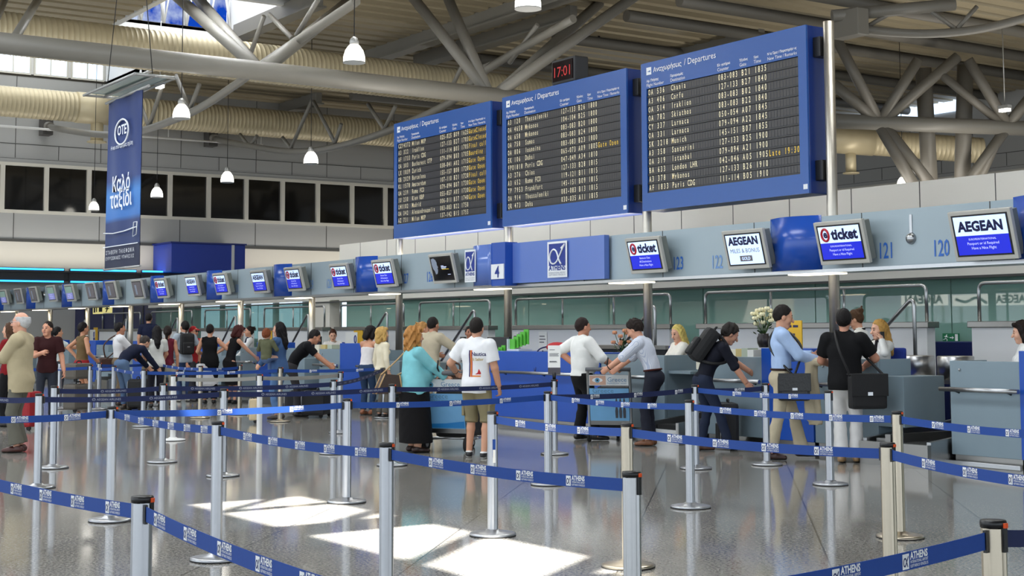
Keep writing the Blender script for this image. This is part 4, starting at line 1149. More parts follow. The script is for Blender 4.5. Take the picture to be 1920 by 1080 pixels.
# exit sign
p = on(1769, 641, 1, YW); q = on(1799, 625, 1, YW)
t = thing('exit_sign', 'green emergency exit sign with running figure on the green glass', 'sign', (p.x, YW - .02, p.z))
w, h = q.x - p.x, q.z - p.z
m = MB(); m.box(0, w, 0, .02, 0, h, 0); m.build('plate', mat('exit_green', (14, 92, 58), .4, emit=(14, 92, 58), estr=.25), t)
k = MB(); Fx = lambda x, z: (x * w, -.004, z * h)
k.box(.78*w, .95*w, -.004, -.002, .12*h, .9*h, 0)
k.add([Fx(.45, .55), Fx(.6, .55), Fx(.6, .7), Fx(.72, .5), Fx(.6, .3), Fx(.6, .45), Fx(.45, .45)], [(0, 1, 2, 3, 4, 5, 6)])
k.ell(Fx(.27, .8), (.035*w*1.2, .003, .08*h), 10)
for a, b, r in (((.25, .68), (.2, .42), .02), ((.2, .42), (.3, .28), .016), ((.3, .28), (.27, .1), .014), ((.2, .42), (.12, .28), .016), ((.12, .28), (.04, .28), .014), ((.25, .65), (.36, .52), .012), ((.25, .65), (.12, .6), .012)):
    k.tube([Fx(*a), Fx(*b)], r * 1.6 * w * .9, 6)
k.build('figure', print_white, t)
# pictogram sign at left
p = on(174, 589, 1, YP + 1.4); q = on(207, 569, 1, YP + 1.4)
t = thing('pictogram_sign', 'yellow sign with black baggage and plane pictograms under the canopy at left', 'sign', (p.x, YP + 1.4, p.z))
w, h = q.x - p.x, q.z - p.z
m = MB(); m.box(0, w, 0, .08, 0, h, 0); m.build('panel', mat('sign_yellow_lit', (232, 220, 130), .4, emit=(240, 228, 150), estr=.5), t)
k = MB(); bk_ = mat('sign_black', (16, 16, 18), .5)
k.box(.05*w, .15*w, -.004, -.001, .15*h, .85*h, 0); k.box(.35*w, .55*w, -.004, -.001, .2*h, .75*h, 0)
k.add([(.3*w, -.004, .8*h), (.6*w, -.004, .8*h), (.45*w, -.004, .55*h)], [(0, 1, 2)])
k.add([(.7*w, -.004, .45*h), (.95*w, -.004, .45*h), (.95*w, -.004, .55*h), (.7*w, -.004, .55*h)], [(0, 1, 2, 3)])
k.add([(.8*w, -.004, .5*h), (.74*w, -.004, .15*h), (.8*w, -.004, .15*h), (.88*w, -.004, .5*h), (.8*w, -.004, .85*h), (.74*w, -.004, .85*h)], [(0, 1, 2, 3, 4, 5)])
k.ell((.22*w, -.004, .75*h), (.03*w, .002, .08*h), 10); k.box(.19*w, .25*w, -.004, -.001, .2*h, .65*h, 0)
k.build('pictograms', bk_, t)
m = MB(); m.tube([(w*.2, .04, h), (w*.2, .04, h + .5)], .02, 6); m.tube([(w*.8, .04, h), (w*.8, .04, h + .5)], .02, 6); m.tube([(w*.2, .04, h + .48), (w*.2, 1.05, h + .48)], .02, 6); m.tube([(w*.8, .04, h + .48), (w*.8, 1.05, h + .48)], .02, 6); m.build('hanger', black_plastic, t)
p = on(322, 566, 1, YW - .05); t = thing('exit_sign', 'tiny lit green exit sign above the green glass at left', 'sign', (p.x, YW - .05, p.z))
m = MB(); m.box(-.15, .15, 0, .04, -.1, .1, 0); m.build('plate', mat('exit_lit', (60, 190, 110), .4, emit=(70, 210, 130), estr=1.0), t)
m = MB(); m.box(.02, .1, -.006, 0, -.06, .06, 0); m.build('mark', print_white, t)
# office chairs for the clerks
chair_blue = mat('chair_blue', (18, 48, 140), .75, bump=.3)
def office_chair(x, y, rz, label):
    t = thing('office_chair', label, 'chair', (x, y, .14), rz)
    m = MB(); m.box(-.24, .24, -.23, .23, .60, .68, 0, bev=.03); m.build('seat', chair_blue, t)
    m = MB(); m.box(-.23, .23, -.3, -.24, .78, 1.2, 0, bev=.03); m.build('backrest', chair_blue, t)
    m = MB(); m.tube([(0, -.1, .58), (0, -.3, .6), (0, -.31, .85)], .02, 8); m.build('back_stem', black_plastic, t)
    m = MB(); m.tube([(0, 0, .08), (0, 0, .6)], .03, 10); m.build('column', black_plastic, t)
    for k in range(5):
        a = k * 2*PI/5
        m = MB(); m.tube([(0, 0, .1), (.28*math.cos(a), .28*math.sin(a), .06)], .018, 8); m.ell((.28*math.cos(a), .28*math.sin(a), .03), (.03, .03, .03), 10); m.build('leg', black_plastic, t)

for px, Y, rz, lab in ((1680, 15.0, .4, 'blue office chair behind the blonde clerk on the phone'), (1292, 15.1, .5, 'blue office chair behind the bright blonde clerk'), (640, 15.1, .6, 'blue office chair behind the auburn-haired clerk')):
    q = on(px, 690, 1, Y); office_chair(q.x, Y, rz, lab)

# backlit airline signs of the opposite desk row; the picture shows them mirrored in the green glass
for xa_, xb_, ya_, yb_, txt, lab in ((1690, 1774, 550, 574, 'AEGEAN', 'backlit AEGEAN sign of the opposite row, mirrored in the green glass right of the stairs'), (1786, 1935, 549, 574, 'AEGEAN', 'longer backlit airline sign of the opposite row, mirrored in the glass at the right edge')):
    A_ = on(xa_, yb_, 1, 41.2); B_ = on(xb_, ya_, 1, 41.2); t = thing('lightbox_sign', lab, 'sign', (B_.x, -3.0, A_.z)); w_ = B_.x - A_.x; h_ = B_.z - A_.z
    m = MB(); m.box(-w_, 0, -.1, 0, 0, h_, 0); m.build('box', mat('lightbox_white', (236, 236, 228), .5, emit=(240, 240, 230), estr=6.0), t)
    m = MB(); m.text(txt, frame((-w_*.08, .012, h_*.2), (-1, 0, 0), (0, 0, 1)), 1, 0, 'LEFT', .04, width=w_*(.84 if w_ < 3 else .45))
    if w_ > 3: m.tube(spline([(-w_*.55, .014, h_*.2), (-w_*.68, .014, h_*.7), (-w_*.82, .014, h_*.35), (-w_*.95, .014, h_*.6)], 5), .05, 5)
    m.build_raw('lettering', mat('lightbox_ink', (24, 34, 84), .5), t)
    m = MB()
    for x_ in (-w_*.1, -w_*.9): m.tube([(x_, -.05, -A_.z), (x_, -.05, .02)], .05, 8)
    m.build('post', steel, t)
# ================================================================== queue barrier posts and belts
POST_H = .955
POSTS = {}
def barrier_post(key, px, pyt, pyb, nick, m=alu, ang=None, sticker=False):
    if pyb is not None:
        p = floor_at(px, pyb)
    else:
        p = on(px, pyt, 2, POST_H); 
    p = Vector((p.x, p.y, 0))
    t = thing('barrier_post', 'metal queue barrier post ' + nick, 'barrier post', p)
    b = MB(); b.lathe([(.178, .004), (.18, .012), (.178, .020), (.15, .026), (.07, .034), (.05, .05)], (0, 0, 0), 36); base = b.build('base', m, t)
    b = MB(); b.lathe([(.181, 0), (.181, .006)], (0, 0, 0), 36); b.build('rubber_rim', rubber, base)
    b = MB()
    prof = []
    n = 32
    vs = []; fs = []
    for z in (.045, POST_H - .025):
        for k in range(n):
            a = 2*PI*k/n; r = .0405
            if k % 8 == 0: r = .035          # four belt slots run down the tube
            vs.append((r*math.cos(a), r*math.sin(a), z))
    fs = [(k, (k+1) % n, n + (k+1) % n, n + k) for k in range(n)]
    b.add(vs, fs, 0, True); b.build('tube', m, t)
    b = MB(); b.lathe([(.0425, POST_H - .022), (.0432, POST_H - .008), (.041, POST_H), (.02, POST_H + .002), (.0, POST_H + .002)], (0, 0, 0), 28); cap = b.build('cap', black_plastic, t)
    v = Vector((p.x, p.y, 0)).normalized(); rr = Vector((v.y, -v.x, 0)); d = (-v * .55 + rr * .83).normalized()
    F = Matrix((d, Vector((-d.y, d.x, 0)), Vector((0, 0, 1)))).transposed().to_4x4()
    b = MB(); b.box(.034, .046, -.010, .010, POST_H - .10, POST_H - .022, 0, M=F); b.build('belt_clip', black_plastic, t)
    b = MB(); b.box(.036, .050, -.008, .008, POST_H - .022, POST_H - .006, 0, M=F); b.build('release_tab', orange_plastic, cap)
    POSTS[key] = (p, nick)
    return t
barrier_post('S1', 267, 930, None, 'nearest, at the lower left')
barrier_post('S2', 207, 762, 977, 'below the red-shirted man, left front')
barrier_post('S3', 405, 790, 1050, 'on a wide base beside the sun patch')
barrier_post('S4', 70, 735, 915, 'at far left beside the older man')
barrier_post('S5', 99, 720, 878, 'close behind the older man')
barrier_post('S6', 650, 745, 942, 'at the upper edge of the sun patch')
barrier_post('S7', 725, 830, None, 'tall and near, left of centre')
t8 = barrier_post('S8', 924, 772, 1004, 'with a torn sticker at centre')
b = MB(); b.box(.041, .043, -.012, .012, .60, .74, 0); b.box(.0415, .0445, -.010, .010, .56, .66, 1)
o = b.build('sticker', [belt_blue, paper], t8); v = Vector((POSTS['S8'][0].x, POSTS['S8'][0].y, 0)).normalized(); o.rotation_euler = (0, 0, math.atan2(-v.y + .25, -v.x + .1))
barrier_post('S9', 1028, 732, 909, 'in front of the sign stand')
barrier_post('S10', 1184, 884, None, 'nearest at centre right', steel)
barrier_post('S11', 1178, 792, 1063, 'champagne, just behind the nearest centre one', warm_alu)
barrier_post('S12', 1295, 748, 952, 'before the man with the black backpack')
barrier_post('S13', 1305, 720, 879, 'behind the front row beside the backpack')
barrier_post('S14', 1438, 713, 872, 'at the feet of the light blue shirted man')
barrier_post('S15', 1557, 731, 909, 'in front of the man in white trousers')
barrier_post('S16', 1664, 830, None, 'champagne, nearer of the right pair', warm_alu)
barrier_post('S17', 1688, 770, 1008, 'champagne, farther of the right pair', warm_alu)
barrier_post('S18', 1862, 975, None, 'champagne, nearest at the lower right corner', warm_alu)
barrier_post('S20', 1040, 712, 852, 'dark, under the white sign card')
barrier_post('S21', 304, 716, 867, 'below the backpacked man in the grey shirt')
barrier_post('S22', 418, 726, 893, 'below the white plastic bag')
barrier_post('S23', 324, 698, 826, 'pale, at the left end of the grey belt', white_paint)
barrier_post('S24', 486, 695, 824, 'pale, at the middle of the grey belt', white_paint)
barrier_post('S25', 268, 688, 800, 'right of the bending navy jumper man')
barrier_post('S26', 168, 679, 778, 'beside the big grey suitcase')
barrier_post('S27', 212, 681, 782, 'by the brown shoulder bag')
barrier_post('S28', 185, 667, 768, 'thin and far, before the blue divider')
barrier_post('S29', 111, 664, 767, 'far, behind the red-shirted man')
barrier_post('S31', 293, 673, 761, 'far, before the maroon top woman')
barrier_post('S32', 375, 676, 784, 'champagne, before the black tank top woman', warm_alu)
barrier_post('S33', 449, 680, 778, 'champagne, right of the white plastic bag', warm_alu)
barrier_post('S34', 525, 683, 791, 'champagne, at the denim jacket woman', warm_alu)
barrier_post('S35', 625, 709, 851, 'left of the strapless top woman, nearer')
barrier_post('S36', 638, 693, 812, 'left of the strapless top woman, farther')
barrier_post('S37', 720, 682, 784, 'right of the strapless top woman')
barrier_post('S38', 735, 719, 873, 'at the black skirt of the turquoise woman')
# posts just outside the picture that hold the outgoing belts
def off_post(key, p, nick):
    t = barrier_post(key, 900, 0, 1000, nick); t.location = (p[0], p[1], 0); POSTS[key] = (Vector((p[0], p[1], 0)), nick)
for k, px, pyt, nk in (('X1', -170, 840, 'beyond the left edge'), ('X2', 780, 1105, 'below the bottom edge at centre left'), ('X3', -60, 772, 'beyond the left edge, farther'),
                       ('X4', 2010, 886, 'beyond the right edge, near'), ('X5', 2010, 800, 'beyond the right edge, far'), ('X6', 1060, 1115, 'below the bottom edge at centre'), ('X7', 2080, 950, 'beyond the lower right corner'), ('X8', -40, 735, 'beyond the left edge, middle'), ('X9', -30, 686, 'beyond the left edge, far')):
    p = on(px, pyt, 2, POST_H); off_post(k, p, nk)

alpha_pts = [(.92, .88), (.7, .6), (.52, .36), (.34, .2), (.18, .24), (.1, .44), (.16, .66), (.34, .76), (.52, .66), (.66, .4), (.8, .12)]
def belt(a, b, style='athens', z=None, zb=None, pitch=.44, phase=.12, label=None):
    (pa, na), (pb, nb) = POSTS[a], POSTS[b]
    d = pb - pa; L = d.length; u = d / L
    nrm = Vector((u.y, -u.x, 0))                      # towards the camera
    mid = (pa + pb) / 2
    if (CAMP - mid).dot(nrm) < 0: nrm = -nrm
    z1 = (POST_H - .035) if z is None else z; z2 = z1 if zb is None else zb
    col = {'athens': belt_blue, 'aegean': belt_navy, 'dark': belt_navy, 'grey': belt_grey}[style]
    word = {'athens': 'bright blue printed', 'aegean': 'navy airline', 'dark': 'dark blue printed', 'grey': 'plain grey'}[style]
    o = pa + u * .045
    Lb = L - .09
    nm = thing('barrier_belt', label or '%s belt right of the post %s' % (word, na), 'barrier belt', (o.x, o.y, z1))
    sag = .012 + .004 * L
    def P(s, h, off=0.0):
        t = s / Lb
        return u * s + nrm * off + Vector((0, 0, (z2 - z1) * t - sag * 4 * t * (1 - t) + h))
    wd = .056
    m = MB(); N = 14
    vs = []
    for side in (.0012, -.0012):
        for i in range(N + 1):
            s = Lb * i / N; vs += [P(s, -wd, side), P(s, 0, side)]
    fs = []; M1 = 2 * (N + 1)
    for i in range(N):
        fs += [(2*i, 2*i+2, 2*i+3, 2*i+1), (M1+2*i, M1+2*i+1, M1+2*i+3, M1+2*i+2), (2*i, M1+2*i, M1+2*i+2, 2*i+2), (2*i+1, 2*i+3, M1+2*i+3, M1+2*i+1)]
    m.add(vs, fs, 0)
    dist = min((pa + CAMP * -1).length, (pb + CAMP * -1).length)
    def put(vs2, fs2, s0, h0, kx, ky, mi=1):
        m.add([P(s0 + x * kx, h0 + y * ky, .0026) for x, y in vs2], fs2, mi)
    if style != 'grey':
        s = phase
        while s < Lb - .2:
            if style == 'aegean':
                g, f, w = text_geo('AEGEAN AIRLINES', 'LEFT', .01)
                put(g, f, s + .05, -wd * .68, .26 / w, .033)
                ring = [(.5 + .5*math.cos(q), .5 + .5*math.sin(q)) for q in np.linspace(0, 2*PI, 14)[:-1]]
                inner = [(.5 + .36*math.cos(q), .5 + .36*math.sin(q)) for q in np.linspace(0, 2*PI, 14)[:-1]]
                k = len(ring); put(ring + inner, [(i, (i+1) % k, k + (i+1) % k, k + i) for i in range(k)], s, -wd * .74, .038, .030)
                put([(.1, .4), (.9, .7), (.9, .8), (.1, .5)], [(0, 1, 2, 3)], s, -wd * .74, .038, .030)
                s += .62
            else:
                put([(0, 0), (1, 0), (1, 1), (0, 1)], [(0, 1, 2, 3)], s, -wd * .92, .036, .046)
                # loop emblem inside the white square
                pts = [Vector((x, y, 0)) for x, y in alpha_pts]; q = spline(pts, 2)
                vv = []; ff = []
                for i, pnt in enumerate(q):
                    tdir = (q[min(i+1, len(q)-1)] - q[max(i-1, 0)]); n2 = Vector((-tdir.y, tdir.x, 0)).normalized() * .06
                    vv += [(pnt.x + n2.x, pnt.y + n2.y), (pnt.x - n2.x, pnt.y - n2.y)]
                for i in range(len(q) - 1): ff.append((2*i, 2*i+1, 2*i+3, 2*i+2))
                m.add([P(s + .002 + x * .032, -wd * .9 + y * .042, .0034) for x, y in vv], ff, 2)
                g, f, w = text_geo('ATHENS', 'LEFT', .035); put(g, f, s + .043, -wd * .44, .098 / w, .031)
                if dist < 12.5:
                    g, f, w = text_geo('INTERNATIONAL AIRPORT', 'LEFT', .005); put(g, f, s + .043, -wd * .66, .098 / w, .0125)
                    g, f, w = text_geo('ELEFTHERIOS VENIZELOS', 'LEFT', .005); put(g, f, s + .043, -wd * .88, .098 / w, .0125)
                else:
                    g, f, w = text_geo('INTERNATIONAL AIRPORT', 'LEFT', .005); put(g, f, s + .043, -wd * .70, .098 / w, .013)
                s += pitch
    white = print_grey if style == 'aegean' else print_white
    m.build_raw('webbing', [col, white, mat('emblem_ink', (30, 44, 100), .6)], nm)
    for s in (0, Lb):
        k = MB(); q = P(s, -.03); k.box(-.012, .012, -.006, .006, -.036, .036, 0, M=Matrix.Translation(q) @ Matrix((u, nrm, Vector((0, 0, 1)))).transposed().to_4x4()); k.build('end_clip', black_plastic, nm)
belt('X1', 'S1', phase=.1, pitch=.36); belt('S1', 'X2', phase=.12, pitch=.36)
belt('X3', 'S2', phase=.3); belt('S2', 'S3', phase=.3, pitch=.36, label='bright blue printed belt sloping down to the wide-based post left of the sun patch'); belt('S3', 'S7', phase=.4, pitch=.4); belt('S7', 'S10', phase=.4, pitch=.4)
belt('S2', 'S6', phase=.9, pitch=.7, label='long bright blue printed belt crossing behind the front posts at left'); belt('S6', 'S9', phase=.5, pitch=.62)
belt('S8', 'S11', phase=.3, pitch=.42); belt('S11', 'S16', phase=.36, pitch=.42); belt('S16', 'X4', phase=.35, pitch=.42)
belt('S9', 'S12', phase=.4, pitch=.42); belt('S12', 'S17', phase=.35, pitch=.42); belt('S17', 'X5', phase=.4, pitch=.42)
belt('S9', 'S13', 'dark', phase=.6, pitch=.7); belt('S13', 'S15', phase=.6, pitch=.44); belt('S13', 'S14', 'dark', phase=.5, pitch=.6)
belt('X6', 'S18', 'athens', phase=.3, pitch=.36); belt('S18', 'X7', 'dark', phase=.3, pitch=.5)
belt('X8', 'S4', 'aegean', phase=.1); belt('S4', 'S22', 'aegean', phase=.5, pitch=.6); belt('S22', 'S38', 'aegean', phase=.4); belt('S38', 'S20', 'aegean', phase=.6)
belt('S5', 'S21', 'aegean', phase=.5); belt('S21', 'S35', 'aegean', phase=.3); belt('S35', 'S37', 'aegean', phase=.5)
belt('S23', 'S24', 'grey'); belt('S24', 'S36', 'grey')
belt('X9', 'S26', phase=.4, pitch=.8); belt('S26', 'S27', phase=.3, pitch=.8); belt('S27', 'S25', phase=.3, pitch=.8); belt('S25', 'S34', phase=.5, pitch=.9); belt('S34', 'S37', phase=.5, pitch=.9)
belt('S29', 'S28', phase=.4, pitch=.8); belt('S28', 'S31', phase=.6, pitch=.8); belt('S31', 'S32', phase=.4, pitch=.7); belt('S32', 'S33', phase=.4, pitch=.8)
# sign stand
p = POSTS['S20'][0]
t = thing('sign_card', 'white printed sign card clipped on the dark post before the wide blue panel', 'sign', (p.x, p.y, POST_H))
v = Vector((p.x, p.y, 0)).normalized(); t.rotation_euler = (0, 0, math.atan2(-v.x, v.y) * 1.0)
m = MB(); m.tube([(0, 0, .002), (0, 0, .09)], .022, 10); m.build('clip', black_plastic, t)
T = Matrix.Rotation(math.radians(-12), 4, 'X')
m = MB(); m.box(-.08, .08, -.01, 0, .06, .44, 0, M=T); m.build('card', paper, t)
m = MB(); m.box(-.08, .08, -.014, -.01, .06, .15, 0, M=T); m.build('footer', mat('card_footer', (70, 66, 74), .5), t)
m = MB(); 
for z, w in ((.38, .07), (.33, .12), (.315, .11), (.30, .12), (.23, .09), (.22, .1)): m.box(-.06, -.06 + w, -.0125, -.0105, z, z + .006, 0, M=T)
m.build_raw('print', mat('ink_grey', (70, 72, 80)), t)
# ================================================================== people: signed-distance bodies and clothes, polygonised
def V3(*a): return np.array(a, float)
def unit(v):
    n = np.linalg.norm(v); return v / n if n > 1e-9 else v
class Field:
    def __init__(self, lo, hi, h):
        self.h = h; self.lo = np.array(lo, float)
        n = np.ceil((np.array(hi, float) - self.lo) / h).astype(int) + 1
        self.n = n
        self.ax = [self.lo[i] + h * np.arange(n[i]) for i in range(3)]
        self.D = np.full(tuple(n), 1.0)
    def block(self, lo, hi):
        s = []
        for i in range(3):
            a = max(0, int(math.floor((lo[i] - self.lo[i]) / self.h)) - 1); b = min(self.n[i], int(math.ceil((hi[i] - self.lo[i]) / self.h)) + 2)
            if a >= b: return None, None
            s.append(slice(a, b))
        P = np.stack(np.meshgrid(self.ax[0][s[0]], self.ax[1][s[1]], self.ax[2][s[2]], indexing='ij'), -1)
        return tuple(s), P
    def union(self, s, d, k):
        A = self.D[s]
        if k <= 0: self.D[s] = np.minimum(A, d); return
        hh = np.clip(.5 + .5 * (A - d) / k, 0, 1)
        self.D[s] = A + (d - A) * hh - k * hh * (1 - hh)
    def cap(self, a, b, ra, rb, k=.02, flat=None, clip=None):
        """rounded cone a-b; flat=(axis, ratio) squeezes it along an axis; clip=(point, normal) keeps the side the normal points away from"""
        a = np.array(a, float); b = np.array(b, float); r = max(ra, rb)
        lo = np.minimum(a, b) - r - k - .03; hi = np.maximum(a, b) + r + k + .03
        s, P = self.block(lo, hi)
        if s is None: return
        if flat is not None:
            f, q = flat; f = np.array(f, float); g = 1 / q - 1
            a2 = a + f * (a @ f) * g; b2 = b + f * (b @ f) * g; Q = P + (P @ f)[..., None] * f * g
        else: a2, b2, Q = a, b, P
        ab = b2 - a2; t = np.clip(((Q - a2) @ ab) / max(ab @ ab, 1e-9), 0, 1)
        d = np.linalg.norm(Q - a2 - t[..., None] * ab, axis=-1) - (ra + t * (rb - ra))
        if flat is not None: d = d * (.5 + .5 * flat[1])
        if clip is not None: d = np.maximum(d, (P - np.array(clip[0])) @ np.array(clip[1]))
        self.union(s, d, k)
    def ell(self, c, r, R=None, k=.015, sub=False, extra=None):
        c = np.array(c, float); r = np.array(r, float); m = r.max() + k + .03
        s, P = self.block(c - m, c + m)
        if s is None: return
        Q = P - c
        if R is not None: Q = Q @ R          # into the local frame
        k0 = np.linalg.norm(Q / r, axis=-1); k1 = np.linalg.norm(Q / (r * r), axis=-1) + 1e-9
        d = k0 * (k0 - 1) / k1
        if extra is not None: d = extra(Q, d)
        if sub: self.D[s] = np.maximum(self.D[s], -d)
        else: self.union(s, d, k)
    def cut(self, p, n):
        """remove everything on the side n points to"""
        P = [(self.ax[i] - p[i]) * n[i] for i in range(3)]
        d = P[0][:, None, None] + P[1][None, :, None] + P[2][None, None, :]
        self.D = np.maximum(self.D, d)
    def wrinkle(self, amp, f=38, seed=0):
        x, y, z = np.meshgrid(*self.ax, indexing='ij', sparse=True)
        w = np.sin(f*z + 9*np.sin(7*x + seed) + 5*np.sin(9*y)) * .6 + np.sin(.55*f*(x + y) + 11*z + seed) * .4
        self.D = self.D + amp * w
    def mesh(self):
        D = self.D; n = self.n; h = self.h; neg = D < 0
        vid, pos, quads = [], [], []
        def cid(i, j, k): return (i * n[1] + j) * n[2] + k
        for ax in range(3):
            sl0 = [slice(None)] * 3; sl1 = [slice(None)] * 3
            sl0[ax] = slice(0, -1); sl1[ax] = slice(1, None)
            A = D[tuple(sl0)]; B = D[tuple(sl1)]; x = neg[tuple(sl0)] != neg[tuple(sl1)]
            I = np.argwhere(x)
            if len(I) == 0: continue
            u, v = (ax + 1) % 3, (ax + 2) % 3
            ok = (I[:, u] > 0) & (I[:, v] > 0); I = I[ok]
            a = A[I[:, 0], I[:, 1], I[:, 2]]; b = B[I[:, 0], I[:, 1], I[:, 2]]
            t = a / (a - b); p = I.astype(float); p[:, ax] += t
            cells = []
            for du, dv in ((0, 0), (-1, 0), (-1, -1), (0, -1)):
                J = I.copy(); J[:, u] += du; J[:, v] += dv
                c = cid(J[:, 0], J[:, 1], J[:, 2]); cells.append(c); vid.append(c); pos.append(p)
            q = np.stack(cells, 1); fl = a > 0
            q[fl] = q[fl][:, ::-1]
            quads.append(q)
        if not quads: return np.zeros((0, 3)), np.zeros((0, 4), int)
        vid = np.concatenate(vid); pos = np.concatenate(pos); quads = np.concatenate(quads)
        uq, inv = np.unique(vid, return_inverse=True)
        cnt = np.bincount(inv)
        vs = np.stack([np.bincount(inv, pos[:, i]) / cnt for i in range(3)], 1) * h + self.lo
        fq = np.searchsorted(uq, quads)
        return vs, fq
def np_mesh(name, vs, fs, mats, mi=None, parent=None, scale=1.0):
    me = bpy.data.meshes.new(name); nv, nf = len(vs), len(fs)
    me.vertices.add(nv); me.vertices.foreach_set('co', (vs * scale).astype(np.float32).ravel())
    me.loops.add(nf * 4); me.loops.foreach_set('vertex_index', fs.astype(np.int32).ravel())
    me.polygons.add(nf); me.polygons.foreach_set('loop_start', np.arange(0, nf*4, 4, dtype=np.int32))
    for m in mats: me.materials.append(m)
    me.polygons.foreach_set('use_smooth', np.ones(nf, bool))
    if mi is not None: me.polygons.foreach_set('material_index', mi.astype(np.int32))
    me.update(calc_edges=True); me.validate()
    o = bpy.data.objects.new(name, me); COL.objects.link(o)
    if parent is not None: o.parent = parent
    return o

def skin_mat(c): return mat('skin_%02x%02x%02x' % tuple(c), c, .5, noise=.05, nscale=6)
def hair_mat(c):
    c = tuple(int(v*.72) if max(c) < 120 else v for v in c)
    return mat('hair_%02x%02x%02x' % tuple(c), c, .6, spec=.25, noise=.35, nscale=26, bump=.4, bscale=90)
eye_m = mat('eye_dark', (30, 22, 20), .3); brow_m = mat('brow_dark', (60, 42, 32), .7); lip_m = mat('lip', (160, 88, 80), .5)
def ik(S, W, l1, l2, hint):
    d = W - S; L = np.linalg.norm(d); u = d / max(L, 1e-6); L2 = min(L, (l1 + l2) * .998); W = S + u * L2
    a = (l1*l1 - l2*l2 + L2*L2) / (2 * L2); hgt = math.sqrt(max(l1*l1 - a*a, 0))
    hv = np.array(hint, float); hv = unit(hv - u * (hv @ u))
    return S + u * a + hv * hgt, W
def rot(axis, a):
    return np.array(Matrix.Rotation(a, 3, Vector(axis)))

